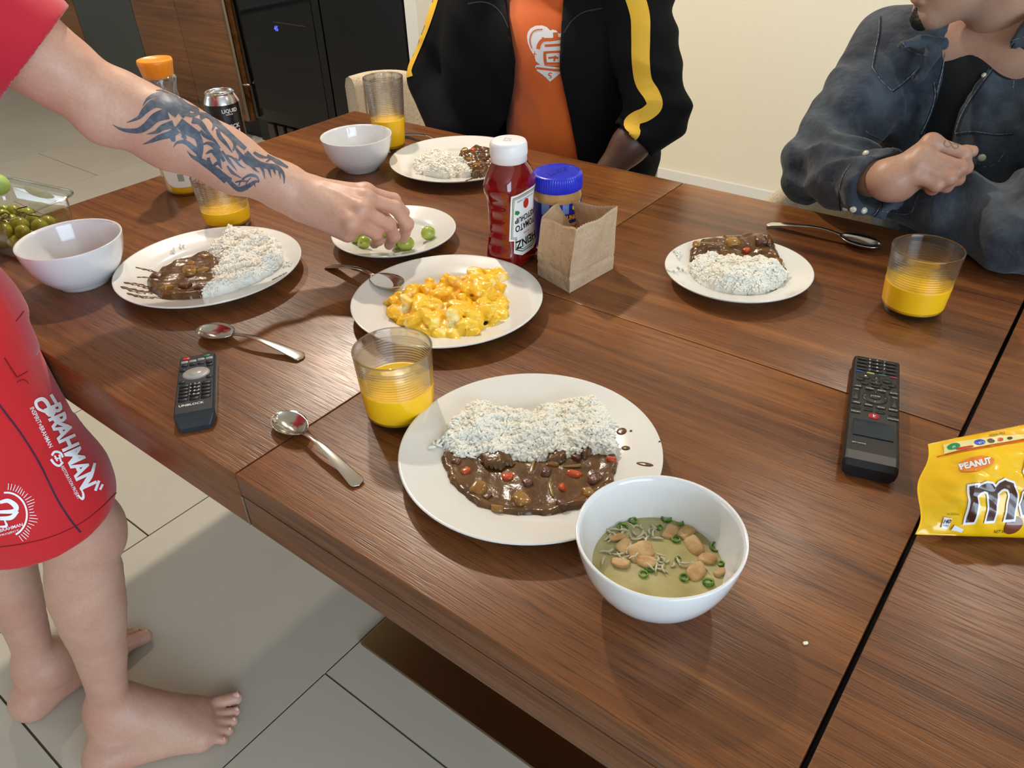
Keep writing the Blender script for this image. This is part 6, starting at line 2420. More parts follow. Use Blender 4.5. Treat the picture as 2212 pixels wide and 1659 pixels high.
fs.half((0.10, 0.06, -1.0), 0.10 * -1.07 + 0.06 * 0.30 - (zh - 0.02), 0.003)
fs.half((0, 1, 0), 0.2965, 0.003, lo=(-1.5, 0.2, 0.7), hi=(-0.95, 0.5, 0.80))
fs.cap(nb3 + [0, 0.02, -0.0], nb3 + [0, 0.05, 0.12], 0.062, 0.07, 0.005, 'sub')
ts, VS_ = field_obj('t_shirt', fs, M['red_shirt'], body3, 1)
mq = mat('seam_dark', srgb(128, 12, 30), 0.9)
decal('hem_seam', fs, [stroke([(0, 722), (20, 706), (38, 690), (52, 672)], 2.2, 2.2)], mq, ts, 0.0008)
decal('hem_seam', fs, [stroke([(172, 96), (120, 132), (70, 165), (32, 188)], 1.2, 1.2)], mq, ts, 0.0008)

# shorts
fq = Field((-1.45, -0.03, 0.42), (-0.86, 0.345, 0.93), 0.0040)
hR_, hL_ = np.array([-1.018, 0.210, 0.52]), np.array([-1.255, 0.178, 0.51])
fq.ell(pe3 + [0, 0, -0.04], (0.172, 0.122, 0.13), 0.05)
fq.chain([np.array([-1.085, 0.165, 0.86]), np.array([-1.050, 0.188, 0.68]), hR_ + [0, 0, 0.05], hR_ + [0, 0, -0.08]], [0.114, 0.106, 0.096, 0.097], 0.03)
fq.ell((-1.075, 0.19, 0.78), (0.125, 0.118, 0.14), 0.03)
fq.chain([np.array([-1.245, 0.155, 0.86]), np.array([-1.25, 0.165, 0.66]), hL_ + [0, 0, -0.08]], [0.112, 0.108, 0.098], 0.03)
fq.displace(folds((0.7, 0.3, 0.25), 30, 0.0045, 51), 0.02)
fq.half((0.0, 0.10, -1.0), 0.10 * 0.28 - 0.540, 0.003)
fq.half((0, 1, 0), 0.297, 0.004, lo=(-1.5, 0.2, 0.66), hi=(-0.9, 0.4, 0.93))
fq.cap(hR_ + [0, 0, -0.10], hR_ + [0.002, 0, 0.05], 0.085, 0.082, 0.003, 'sub')
fq.cap(hL_ + [0, 0, -0.10], hL_ + [0, 0, 0.05], 0.086, 0.078, 0.003, 'sub')
so, VQ_ = field_obj('shorts', fq, M['red_shorts'], body3, 1)
wp = mat('shorts_print', srgb(250, 248, 252), 0.5)
decal('piping', fq, [stroke([(-6, 868), (12, 892), (48, 940), (85, 1000), (122, 1075), (150, 1120), (174, 1150)], 4.0, 4.5)], mat('piping_navy', srgb(70, 30, 56), 0.7), so, 0.0010)
decal('hem_seam', fq, [stroke([(254, 1062), (215, 1100), (170, 1133), (110, 1160), (50, 1175), (0, 1182)], 1.6, 1.6), stroke([(62, 828), (50, 820), (36, 826)], 1.6, 1.6), stroke([(10, 773), (24, 795), (37, 815)], 2.6, 2.6), stroke([(37, 815), (50, 808), (61, 802)], 1.8, 1.8)], mq, so, 0.0008)
decal('main_lettering', fq, [stroke([(110, 852), (122, 872)], 7), stroke([(98, 890), (82, 882), (78, 868), (92, 862), (104, 874), (112, 896), (124, 912), (150, 922)], 5, 7, 9), stroke([(176, 1058), (180, 1068), (178, 1078), (168, 1070)], 3, 3, 6), stroke([(214, 1038), (206, 1060)], 6), stroke([(222, 1046), (216, 1058)], 5),
                              stroke([(205, 1000), (196, 1030), (178, 1058)], 6, 3, 8)], wp, so, 0.0012,
      texts=[text_px('BRAHMAN', (94, 884), (174, 1060), 40, 0.035)])
for tq in (('INSPIRIT×BRAHMAN', (64, 882), (106, 968)), ('RESTORATION PROJECT', (129, 1010), (166, 1080))):
    decal('small_lettering', fq, [], wp, so, 0.0012, texts=[text_px(*tq, 10, 0.01)])
cc = lambda x, y, r, n=28: [(x + r * math.cos(t), y + r * math.sin(t)) for t in np.linspace(0, 2 * PI, n, endpoint=False)]
decal('emblem', fq, [stroke([(112, 984), (118, 976), (130, 978), (136, 988)], 5), stroke([(110, 992), (118, 1002), (128, 1006), (136, 998)], 5), stroke([(118, 984), (124, 996)], 4), stroke([(128, 982), (132, 998)], 4), stroke([(118, 990), (132, 990)], 3)], wp, so, 0.0012, 3)
rays = [stroke([(14 + 50 * math.cos(t), 1112 + 54 * math.sin(t)), (14 + 64 * math.cos(t) * (1 + 0.08 * math.sin(t * 9)), 1112 + 68 * math.sin(t))], 1.6, 1.2) for t in np.linspace(-1.5, 1.0, 24)]
decal('round_emblem', fq, rays + [stroke([(14 + 44 * math.cos(t), 1112 + 48 * math.sin(t)) for t in np.linspace(-1.7, 1.1, 14)], 4, 4), stroke([(0, 1085), (18, 1082), (34, 1094), (30, 1104), (0, 1106)], 7, 7, 12), stroke([(0, 1120), (24, 1118), (38, 1104)], 8, 8, 10), stroke([(0, 1138), (14, 1136), (10, 1124)], 4, 3, 6)], wp, so, 0.0012, 3,
      texts=[text_px('BRAHMAN', (0, 1150), (50, 1136), 7, 0.01), text_px('PROJECT', (0, 1160), (42, 1148), 5, 0.01)])
for o in (body3,):
    pass

# ================================================================== person in the black jacket, seated on the far side
P1 = empty('person', (-1.08, 1.60, 0))
tag(P1, 'seated person in an open black jacket with yellow sleeve stripes over an orange T-shirt', 'person')
OFF1 = (1.08, -1.60, 0)


def seated(pelvis, chest, shR, shL, nb, C, R, armR, armL, kneeR, kneeL, skin, seed, tints, h=0.006, scale=1.0, handfn=None, nr=0.052):
    lo = np.min([pelvis, chest, shR, shL, armR[0], armL[0], armR[1], armL[1], kneeR, kneeL], axis=0) - 0.14
    hi = np.max([pelvis, chest, shR, shL, armR[0], armL[0], armR[1], armL[1], kneeR, kneeL], axis=0) + 0.14
    f = Field(lo, hi, h)
    f.ell(pelvis, (0.16, 0.115, 0.11), 0.05)
    f.ell((pelvis + chest) / 2, (0.145, 0.10, 0.18), 0.05)
    f.ell(chest, (0.16, 0.105, 0.14), 0.05)
    f.chain([shR, (shR + shL) / 2 + [0, 0, 0.025], shL], [0.055, 0.058, 0.055], 0.04)
    f.cap(nb - [0, 0, 0.03], nb + [0, 0, 0.03], 0.056, nr, 0.03)
    for sh, (el, wr), hip, kn in ((shR, armR, pelvis + np.array([0.09 * np.sign(shR[0] - shL[0]), 0, -0.03]), kneeR), (shL, armL, pelvis + np.array([0.09 * np.sign(shL[0] - shR[0]), 0, -0.03]), kneeL)):
        f.chain([sh, lerp(sh, el, 0.5), el], [0.050, 0.042, 0.033], 0.03)
        f.chain([el, lerp(el, wr, 0.3), lerp(el, wr, 0.8), wr], [0.033, 0.035, 0.0235, 0.0205], 0.03)
        f.chain([hip, lerp(hip, kn, 0.5), kn], [0.082, 0.070, 0.056], 0.04)
    V, Q = f.mesh()
    parts = [(relax(V, Q, 2), Q)]
    fh_ = head_field(C, R, nb, nr)
    V, Q = fh_.mesh()
    parts.append((relax(V, Q, 1), Q))
    for kn, foot in ((kneeR, kneeR + np.array([0, 0.06, 0])), (kneeL, kneeL + np.array([0, 0.06, 0]))):
        an = np.array([kn[0], kn[1] + 0.05, 0.09])
        g = Field(np.minimum(kn, an) - [0.08, 0.22, 0.095], np.maximum(kn, an) + [0.08, 0.12, 0.07], 0.005)
        g.chain([kn, lerp(kn, an, 0.3) + [0, 0.015, 0], lerp(kn, an, 0.8), an], [0.056, 0.050, 0.036, 0.034], 0.03)
        g.ell(an + [0, 0.03, -0.055], (0.031, 0.036, 0.032), 0.02)
        g.cap(an + [0, -0.01, -0.03], an + [0, -0.13, -0.062], 0.036, 0.026, 0.03)
        g.cap(an + [0.012, -0.12, -0.064], an + [0.014, -0.175, -0.070], 0.020, 0.016, 0.02)
        g.cap(an + [-0.014, -0.12, -0.066], an + [-0.016, -0.160, -0.072], 0.018, 0.014, 0.02)
        V, Q = g.mesh()
        parts.append((relax(V, Q, 1), Q))
    return parts, fh_


def simple_hand(wr, d, up, s=1.0, h=0.0028):
    """relaxed hand: palm, four curled fingers and a thumb; d = direction of the hand, up = back of the hand"""
    d = np.array(d, float) / np.linalg.norm(d)
    up = np.array(up, float)
    up -= d * (d @ up)
    up /= np.linalg.norm(up)
    sd = np.cross(d, up)
    f = Field(wr - 0.15, wr + 0.15 + d * 0.08, h)
    for k, (o_, L, r_) in enumerate(((-0.030, 0.078, 0.0095), (-0.010, 0.086, 0.0100), (0.011, 0.080, 0.0095), (0.030, 0.064, 0.0082))):
        m_ = wr + d * 0.088 + sd * o_
        f.cap(wr + d * 0.01 + sd * o_ * 0.5, m_, 0.020, 0.0125, 0.014)
        p1 = m_ + d * L * 0.42 - up * 0.010
        p2 = p1 + d * L * 0.22 - up * L * 0.22
        p3 = p2 + d * L * 0.02 - up * L * 0.24
        finger(f, [m_, p1, p2, p3], r_ * 1.08, r_ * 0.82)
    t0 = wr + d * 0.02 - sd * 0.022 - up * 0.006
    t1 = t0 + d * 0.040 - sd * 0.022 - up * 0.012
    t2 = t1 + d * 0.034 - sd * 0.002 - up * 0.010
    finger(f, [t0, t1, t2, t2 + d * 0.022 + sd * 0.006], 0.0155, 0.0098)
    f.cap(wr - d * 0.03, wr + d * 0.03, 0.025, 0.022, 0.015)
    V, Q = f.mesh()
    return relax(V, Q, 1), Q


pe1, ch1 = np.array([-1.08, 1.64, 0.56]), np.array([-1.085, 1.585, 0.88])
sR1, sL1 = np.array([-1.325, 1.59, 1.030]), np.array([-0.905, 1.580, 1.030])
nb1 = np.array([-1.085, 1.585, 1.10])
C1 = np.array([-1.085, 1.545, 1.255])
R1 = frame((0.18, -0.95, -0.3))
eR1, wR1 = np.array([-1.440, 1.520, 0.79]), np.array([-1.235, 1.385, 0.60])
eL1, wL1 = np.array([-0.790, 1.495, 0.800]), np.array([-0.890, 1.345, 0.618])
kR1, kL1 = np.array([-1.20, 1.17, 0.55]), np.array([-0.96, 1.17, 0.55])
parts1, fh1 = seated(pe1, ch1, sR1, sL1, nb1, C1, R1, (eR1, wR1), (eL1, wL1), kR1, kL1, skin1, 61, SK1)
parts1.append(simple_hand(wR1, (0.5, -0.55, -0.12), (0, -0.2, 1)))
parts1.append(simple_hand(wL1, (-0.5, -0.55, -0.12), (0, -0.2, 1)))
body1, V1 = join_meshes('body', parts1, skin1, P1)
body1.location = OFF1
skin_tint(body1, V1, SK1[0], SK1[1], 61)
eyes(C1, R1, body1)
hair_obj(C1, R1, body1, hairm)
M['tee_orange'] = mat('orange_tee', srgb(214, 98, 22), 0.82, sheen=0.25, bump=(900, 0.3, 0.0006), var=(9, srgb(198, 86, 18), 0.4, 0.7))
M['jacket_black'] = mat('black_jacket', srgb(11, 11, 13), 0.85, spec=0.2, bump=(700, 0.2, 0.0008))
M['stripe_yellow'] = mat('yellow_stripe', srgb(226, 178, 52), 0.7, bump=(700, 0.2, 0.0008))
M['trouser'] = mat('dark_trousers', srgb(28, 30, 38), 0.8, bump=(600, 0.3, 0.0008))
ft1 = Field((-1.34, 1.38, 0.50), (-0.84, 1.80, 1.14), 0.0050)
ft1.ell(pe1 + [0, -0.01, 0.06], (0.172, 0.142, 0.14), 0.05)
ft1.ell((pe1 + ch1) / 2 + [0, -0.012, 0], (0.160, 0.128, 0.20), 0.05)
ft1.ell(ch1, (0.172, 0.122, 0.15), 0.05)
ft1.chain([sR1 + [0.02, 0, 0], nb1 + [0, 0, -0.045], sL1 - [0.02, 0, 0]], [0.066, 0.074, 0.066], 0.05)
ft1.cap(nb1 + [0, -0.02, -0.02], nb1 + [0, -0.03, 0.06], 0.064, 0.07, 0.006, 'sub')
ft1.displace(folds((0.9, 0.1, 0.35), 34, 0.0028, 64), 0.02)
tee1, _ = field_obj('t_shirt', ft1, M['tee_orange'], body1, 1)
fj = Field((-1.54, 1.28, 0.50), (-0.62, 1.84, 1.16), 0.0052)
fj.ell(pe1 + [0, -0.005, 0.06], (0.215, 0.165, 0.17), 0.05)
fj.ell((pe1 + ch1) / 2 + [0, 0.0, 0], (0.205, 0.150, 0.21), 0.05)
fj.ell(ch1 + [0, 0, 0], (0.215, 0.140, 0.17), 0.05)
fj.chain([sR1, nb1 + [0, 0.01, -0.045], sL1], [0.074, 0.078, 0.074], 0.05)
fj.chain([sR1, lerp(sR1, eR1, 0.5), eR1], [0.074, 0.072, 0.066], 0.025)
fj.ell((-1.285, 1.53, 0.80), (0.105, 0.10, 0.27), 0.03)
fj.chain([sL1, lerp(sL1, eL1, 0.5), eL1], [0.072, 0.068, 0.062], 0.02)
fj.chain([eR1, lerp(eR1, wR1, 0.55)], [0.066, 0.056], 0.025)
ce1 = lerp(eL1, wL1, 0.20)
fj.chain([eL1, ce1], [0.062, 0.058], 0.025)
fj.displace(limit(folds((0.15, 0.3, 1.0), 42, 0.0075, 71, 1.5), lambda P: np.clip((P[:, 0] + 0.93) * 8, 0, 1)), 0.03)
fj.displace(folds((0.4, 0.2, 0.5), 24, 0.0045, 73), 0.03)
dl1 = (wL1 - eL1) / np.linalg.norm(wL1 - eL1)
fj.half(dl1, dl1 @ lerp(eL1, wL1, 0.27), 0.004, lo=(-0.90, 1.28, 0.55), hi=(-0.62, 1.56, 0.86))
fj.cap(lerp(eL1, wL1, 0.14), lerp(eL1, wL1, 0.5), 0.047, 0.050, 0.003, 'sub')
open1 = [(1085, -40), (1100, 60), (1112, 130), (1107, 200), (1092, 258), (1070, 292), (1060, 330), (1252, 360), (1246, 320), (1228, 230), (1210, 150), (1214, 60), (1222, -40), (1300, -300), (1000, -300)]
idx_ = np.argwhere(fj.F < 0.012)
Pj = fj.o + idx_ * fj.h
inp = in_poly(topx(Pj), open1) & (Pj[:, 1] < 1.60)
dp = poly_dist(topx(Pj[inp]), open1) * 0.0007
ii = idx_[inp]
fj.F[ii[:, 0], ii[:, 1], ii[:, 2]] = np.maximum(fj.F[ii[:, 0], ii[:, 1], ii[:, 2]], np.minimum(dp, 0.02))
fj.cap(nb1 + [0, -0.03, -0.03], nb1 + [0, -0.02, 0.08], 0.068, 0.074, 0.006, 'sub')
jk1, _ = field_obj('jacket', fj, M['jacket_black'], body1, 2)
for st_ in (stroke([(940, -25), (922, 35), (904, 85), (890, 120), (880, 150), (884, 166)], 26, 16, 22), stroke([(1364, -30), (1382, 30), (1384, 80), (1384, 130), (1390, 175), (1408, 205), (1414, 228), (1396, 246), (1372, 256), (1360, 268), (1372, 284), (1362, 300), (1352, 308)], 44, 18, 34)):
    decal('yellow_stripe', fj, [st_], M['stripe_yellow'], jk1, 0.0016)
decal('collar_edge', fj, [stroke([(1010, 8), (1040, 4), (1066, 12), (1086, 34), (1098, 60)], 3, 2), stroke([(1300, 18), (1262, 26), (1236, 44), (1218, 70)], 2.5, 2)], mat('piping_grey', srgb(44, 44, 46), 0.7), jk1, 0.0016)
z1 = lambda pts: [(820 + a / 3.253, b / 3.253) for a, b in pts]
lw1 = mat('logo_white', srgb(226, 222, 222), 0.6)
decal('heart_print', ft1, [z1([(1035, 258), (1042, 225), (1060, 200), (1095, 181), (1140, 178), (1175, 190), (1200, 215), (1215, 208), (1240, 214), (1262, 238), (1300, 215), (1300, 458), (1135, 460), (1098, 432), (1088, 398), (1060, 350), (1040, 300)])], lw1, tee1, 0.0010)
decal('heart_print', ft1, [z1([(1092, 470), (1100, 458), (1122, 455), (1150, 470), (1300, 480), (1300, 505), (1270, 515), (1197, 575), (1150, 505), (1128, 512), (1108, 500)])], lw1, tee1, 0.0010)
oz = lambda pts, w0, w1=None, wm=None: stroke(z1(pts), w0 / 3.253, (w1 or w0) / 3.253, (wm or w0) / 3.253)
decal('character_print', ft1, [oz([(1070, 340), (1056, 290), (1066, 240), (1095, 212), (1145, 206)], 8), oz([(1112, 345), (1122, 310), (1150, 282), (1210, 278), (1300, 266)], 26, 20), oz([(1146, 262), (1150, 285)], 14), oz([(1236, 228), (1238, 275)], 34), oz([(1160, 322), (1230, 318), (1300, 312)], 18),
                             oz([(1160, 372), (1162, 420), (1170, 458)], 20), oz([(1152, 370), (1210, 366), (1300, 362)], 16), oz([(1170, 448), (1300, 446)], 18), oz([(1186, 408), (1225, 404), (1255, 408)], 14), oz([(1236, 392), (1226, 430)], 12), oz([(1100, 478), (1150, 484), (1220, 492), (1300, 496)], 16, 20),
                             oz([(1090, 360), (1088, 400)], 5), oz([(1076, 380), (1102, 380)], 5)], M['tee_orange'], tee1, 0.0018, 3)
decal('swirl_print', ft1, [oz([(1212, 515), (1194, 514), (1188, 528), (1202, 534), (1206, 545), (1190, 550)], 6, 4, 9)], M['tee_orange'], tee1, 0.0018, 3)


def trousers(pelvis, kneeR, kneeL, parent, m):
    f = Field(np.minimum(kneeR, kneeL) - [0.12, 0.10, 0.50], np.array([max(kneeR[0], kneeL[0]) + 0.14, pelvis[1] + 0.17, pelvis[2] + 0.14]), 0.008)
    f.ell(pelvis + [0, 0, -0.01], (0.175, 0.13, 0.115), 0.05)
    for kn in (kneeR, kneeL):
        hip = pelvis + np.array([0.09 * np.sign(kn[0] - pelvis[0]), 0, -0.03])
        f.chain([hip, lerp(hip, kn, 0.5), kn + [0, 0, 0.004]], [0.090, 0.080, 0.066], 0.04)
        f.chain([kn, kn + np.array([0, 0.05, 0.12 - kn[2]])], [0.066, 0.056], 0.03)
    f.half((0, 0, -1), -0.10, 0.004)
    return field_obj('trousers', f, m, parent, 1)[0]


trousers(pe1, kR1, kL1, body1, M['trouser'])

# ================================================================== person in denim, seated at the far right
P2 = empty('person', (-0.16, 1.62, 0))
tag(P2, 'seated person in a dark denim shirt over a black T-shirt, bearded chin, arms folded', 'person')
OFF2 = (0.16, -1.62, 0)
pe2, ch2 = np.array([-0.15, 1.66, 0.56]), np.array([-0.165, 1.575, 0.84])
sR2, sL2 = np.array([-0.362, 1.535, 0.962]), np.array([0.025, 1.545, 0.965])
nb2 = np.array([-0.190, 1.565, 1.000])
R2 = frame((-0.80, -0.60, -0.22))
chin = aty(1986, 52, 1.425)
C2 = chin - R2 @ np.array([0, 0.083, -0.104])
eR2, wR2 = np.array([-0.405, 1.365, 0.806]), atd(1922, 390, 1.160)
eL2, wL2 = np.array([-0.065, 1.250, 0.802]), np.array([-0.262, 1.350, 0.795])
kR2, kL2 = np.array([-0.26, 1.20, 0.55]), np.array([-0.02, 1.20, 0.55])
parts2, fh2 = seated(pe2, ch2, sR2, sL2, nb2, C2, R2, (eR2, wR2), (eL2, wL2), kR2, kL2, skin2, 81, SK2)
# right hand, loosely closed
fz = Field(wR2 - [0.10, 0.12, 0.09], wR2 + [0.17, 0.09, 0.13], 0.0021)
mc = {'I': atd(2012, 308, 1.138), 'M': atd(1992, 334, 1.128), 'R': atd(1980, 354, 1.128), 'P': atd(1972, 376, 1.134)}
pp = {'I': atd(2082, 333, 1.128), 'M': atd(2074, 362, 1.118), 'R': atd(2050, 384, 1.120), 'P': atd(2022, 400, 1.128)}
dd_ = {'I': atd(2086, 362, 1.140), 'M': atd(2068, 386, 1.134), 'R': atd(2044, 402, 1.140), 'P': atd(2014, 408, 1.146)}
tp = {'I': atd(2070, 378, 1.156), 'M': atd(2052, 384, 1.152), 'R': atd(2030, 398, 1.158), 'P': atd(2002, 400, 1.160)}
for k_, r_ in (('I', 0.0125), ('M', 0.0128), ('R', 0.0122), ('P', 0.0115)):
    fz.cap(lerp(wR2, mc[k_], 0.12), mc[k_], 0.0200, r_, 0.014)
    fz.ell(mc[k_], (r_ * 1.04,) * 3, 0.006)
fz.chain([lerp(eR2, wR2, 0.6), wR2, atd(1940, 398, 1.165)], [0.028, 0.0235, 0.021], 0.02)
fz.cap(atd(1945, 400, 1.165), atd(1985, 386, 1.16), 0.018, 0.014, 0.012)
for k_, (r0, r1) in {'I': (0.0108, 0.0085), 'M': (0.0112, 0.0088), 'R': (0.0108, 0.0084), 'P': (0.0098, 0.0078)}.items():
    finger(fz, [mc[k_], pp[k_], dd_[k_], tp[k_]], r0, r1, 0.003)
finger(fz, [atd(1962, 372, 1.185), atd(2010, 350, 1.185), atd(2060, 336, 1.172), atd(2084, 330, 1.158), atd(2100, 327, 1.152)], 0.0155, 0.0088)
fz.displace(lambda P: 0.0005 * wob(P, 160, 3, 3), 0.01)
V, Q = fz.mesh()
parts2.append((relax(V, Q, 2), Q))
parts2.append(simple_hand(wL2, (-0.75, 0.65, -0.1), (0, 0, 1)))
body2, V2b = join_meshes('body', parts2, skin2, P2)
body2.location = OFF2
skin_tint(body2, V2b, SK2[0], SK2[1], 81)
# lips a little redder, stubble a little greyer around the jaw
ca = body2.data.color_attributes['tint']
colr = np.empty(len(V2b) * 4, np.float32)
ca.data.foreach_get('color', colr)
colr = colr.reshape(-1, 4)
loc_ = (V2b - C2) @ R2
lip = np.exp(-((loc_[:, 0] / 0.022) ** 2 + ((loc_[:, 1] - 0.095) / 0.014) ** 2 + ((loc_[:, 2] + 0.060) / 0.010) ** 2))[:, None]
jaw = np.clip(-(loc_[:, 2] + 0.055) / 0.03, 0, 1) * np.clip((loc_[:, 1] + 0.02) / 0.04, 0, 1) * (loc_[:, 2] > -0.125)
jaw = (jaw * 0.35)[:, None]
colr[:, :3] = colr[:, :3] * (1 - 0.6 * lip) + np.array(srgb(164, 84, 76)[:3]) * 0.6 * lip
colr[:, :3] = colr[:, :3] * (1 - jaw) + np.array(srgb(150, 132, 118)[:3]) * jaw
ca.data.foreach_set('color', colr.ravel())
eyes(C2, R2, body2)
hair_obj(C2, R2, body2, hairm)
gb = Field(C2 - 0.15, C2 + 0.15, 0.0028)
at2 = lambda x, y, z: C2 + R2 @ np.array([x, y, z])
gb.ell(at2(0, 0.082, -0.098), (0.022, 0.0135, 0.017), 0.01, R2)
gb.cap(at2(0, 0.091, -0.080), at2(0, 0.086, -0.092), 0.004, 0.009, 0.01)
gb.displace(lambda P: 0.0022 * np.abs(wob(P, 900, 9, 2)) + 0.0012 * wob(P, 300, 8, 1), 0.015)
gt, _ = field_obj('goatee', gb, hairm, body2, 1)
decal('finger_tattoo', fz, [stroke([(2043, 303), (2040, 312), (2048, 318), (2056, 312), (2050, 305)], 2.2), stroke([(2056, 312), (2062, 320), (2070, 318), (2068, 309), (2060, 310)], 2.2)], mat('faded_tattoo', srgb(112, 116, 104), 0.45), body2, 0.0005, 2)

M['tee_black'] = mat('black_tee', srgb(11, 11, 13), 0.85, sheen=0.1, bump=(900, 0.2, 0.0006))
ftb = Field((-0.42, 1.34, 0.50), (0.12, 1.82, 1.06), 0.0055)
ftb.ell(pe2 + [0, -0.01, 0.05], (0.172, 0.135, 0.14), 0.05)
ftb.ell((pe2 + ch2) / 2 + [0, -0.01, 0], (0.158, 0.120, 0.20), 0.05)
ftb.ell(ch2, (0.168, 0.118, 0.15), 0.05)
ftb.chain([sR2 + [0.03, 0, 0], nb2 + [0, 0, -0.02], sL2 - [0.03, 0, 0]], [0.060, 0.068, 0.060], 0.05)
ftb.ell(aty(2105, 150, 1.535), (0.065, 0.045, 0.050), 0.03)
ftb.cap(nb2 + [-0.02, -0.03, 0.040], nb2 + [-0.03, -0.05, 0.11], 0.056, 0.075, 0.006, 'sub')
ftb.displace(folds((0.9, 0.1, 0.35), 30, 0.0025, 94), 0.02)
tee2, _ = field_obj('t_shirt', ftb, M['tee_black'], body2, 1)


def denim(name, a, b):
    m = mat(name, a, 0.85, sheen=0.15, bump=(75, 0.5, 0.006), var=(22, b, 0.35, 0.68))
    return m


M['denim'] = denim('washed_denim', srgb(30, 37, 48), srgb(68, 76, 86))
M['stitch'] = mat('denim_seam', srgb(120, 124, 122), 0.85, var=(240, srgb(62, 70, 80), 0.4, 0.6))
M['seam_navy'] = mat('denim_dark_seam', srgb(22, 28, 38), 0.9)  # darker line drawn alongside the stitching
fd = Field((-0.53, 1.13, 0.48), (0.20, 1.86, 1.10), 0.0046)
fd.ell(pe2 + [0, 0, 0.05], (0.205, 0.155, 0.17), 0.05)
fd.ell((pe2 + ch2) / 2, (0.195, 0.142, 0.20), 0.05)
fd.ell(ch2, (0.205, 0.135, 0.16), 0.05)
fd.chain([sR2, nb2 + [0, 0.015, -0.02], sL2], [0.068, 0.076, 0.068], 0.045)
fd.chain([sR2, lerp(sR2, eR2, 0.5), eR2], [0.069, 0.065, 0.058], 0.025)
fd.chain([sL2, lerp(sL2, eL2, 0.5), eL2], [0.069, 0.063, 0.052], 0.025)
fd.chain([eR2, lerp(eR2, wR2, 0.35) + [0, 0, -0.002], lerp(eR2, wR2, 0.93) + [0.002, -0.002, -0.012]], [0.054, 0.051, 0.045], 0.02)
fd.cap(lerp(eR2, wR2, 0.74) + [0.002, -0.002, -0.009], lerp(eR2, wR2, 0.97) + [0.002, -0.002, -0.012], 0.0495, 0.0485, 0.002)
fd.chain([aty(2250, 10, 1.55), aty(2214, 62, 1.475), aty(2192, 96, 1.455)], [0.020, 0.018, 0.010], 0.01)
# collar
ncen = nb2 + np.array([-0.01, -0.01, 0.02])
colp = [ncen + np.array([0.080 * math.cos(t), 0.075 * math.sin(t), 0.012 - 0.040 * max(0, -math.sin(t))]) for t in np.linspace(-PI / 2 + 0.50, 3 * PI / 2 - 0.50, 14)]
fd.chain(colp, [0.016] * 14, 0.008)
fd.cap(colp[-1], aty(1952, 95, 1.42), 0.013, 0.006, 0.006)
fd.cap(aty(2010, 118, 1.43), aty(1990, 160, 1.425), 0.013, 0.008, 0.008)
fd.displace(limit(folds((0.5, 0.9, 0.5), 58, 0.0110, 101, 1.2), lambda P: np.clip((1.50 - P[:, 1]) * 9, 0, 1)), 0.03)
fd.displace(folds((1.0, 0.2, 0.1), 36, 0.0066, 103), 0.03)
dr2 = (wR2 - eR2) / np.linalg.norm(wR2 - eR2)
fd.half(dr2, dr2 @ lerp(eR2, wR2, 0.90), 0.003, lo=(-0.36, 1.13, 0.76), hi=(-0.10, 1.30, 0.95))
fd.cap(lerp(eR2, wR2, 0.82) + [0.002, 0, -0.008], lerp(eR2, wR2, 1.3) + [0.002, 0, -0.010], 0.037, 0.040, 0.002, 'sub')
fd.chain([lerp(sL2, eL2, 0.6), eL2, lerp(eL2, wL2, 0.5), wL2 + [-0.01, 0, 0]], [0.062, 0.054, 0.053, 0.044], 0.015)
fd.chain([wL2 + [-0.01, 0, 0], wL2 + [-0.05, 0.012, -0.004]], [0.042, 0.038], 0.012)
fd.displace(limit(folds((0.9, 0.3, 0.3), 48, 0.0085, 107, 1.4), lambda P: np.clip((1.38 - P[:, 1]) * 12, 0, 1) * np.clip((P[:, 0] + 0.24) * 12, 0, 1)), 0.03)
open2 = [(2052, 60), (2046, 110), (2034, 170), (2018, 225), (2000, 270), (1984, 320), (1970, 360), (2052, 360), (2058, 300), (2074, 240), (2110, 180), (2150, 128), (2186, 84), (2215, 40), (2240, -60), (2060, -60)]
idx_ = np.argwhere(fd.F < 0.012)
Pj = fd.o + idx_ * fd.h
inp = in_poly(topx(Pj), open2) & (Pj[:, 1] < 1.575) & (Pj[:, 1] > 1.36)
dp = poly_dist(topx(Pj[inp]), open2) * 0.0007
ii = idx_[inp]
fd.F[ii[:, 0], ii[:, 1], ii[:, 2]] = np.maximum(fd.F[ii[:, 0], ii[:, 1], ii[:, 2]], np.minimum(dp, 0.02))
fd.cap(nb2 + [-0.01, -0.02, 0.01], nb2 + [-0.02, -0.03, 0.10], 0.062, 0.072, 0.005, 'sub')
fd.half((0, 0, -1), -(TT + 0.0025), 0.002, lo=(-0.53, 1.13, 0.60), hi=(0.20, 1.3005, 0.95))
dn, _ = field_obj('denim_shirt', fd, M['denim'], body2, 2)
sts = [[(1884, 145), (1905, 175), (1927, 196)], [(1927, 196), (1946, 182), (1966, 165), (1985, 145)], [(1900, 32), (1898, 70), (1890, 110), (1884, 145)], [(1948, 90), (1960, 105), (1980, 116), (2002, 120)],
       [(2042, 112), (2036, 150), (2024, 200)], [(2018, 178), (2020, 210), (2008, 250), (1990, 290)], [(2190, 90), (2150, 140), (2112, 190), (2080, 240), (2062, 285)], [(2178, 92), (2196, 84), (2212, 80)],
       [(1869, 282), (1880, 290), (1908, 304), (1938, 326)], [(2062, 288), (2100, 284), (2150, 290), (2185, 288)], [(2110, 350), (2125, 360), (2150, 355), (2170, 330)], [(1808, 410), (1812, 450), (1815, 466), (1880, 468), (1903, 444)], [(1903, 444), (1900, 410), (1915, 375), (1945, 338)], [(1812, 408), (1820, 380), (1835, 356)],
       [(2188, 190), (2194, 160), (2212, 150)], [(1990, 400), (1980, 430), (1962, 462), (1905, 456)]]
for p in sts:
    decal('light_stitching', fd, [stroke(p, 2.0, 2.0)], M['stitch'], dn, 0.0009, 5)
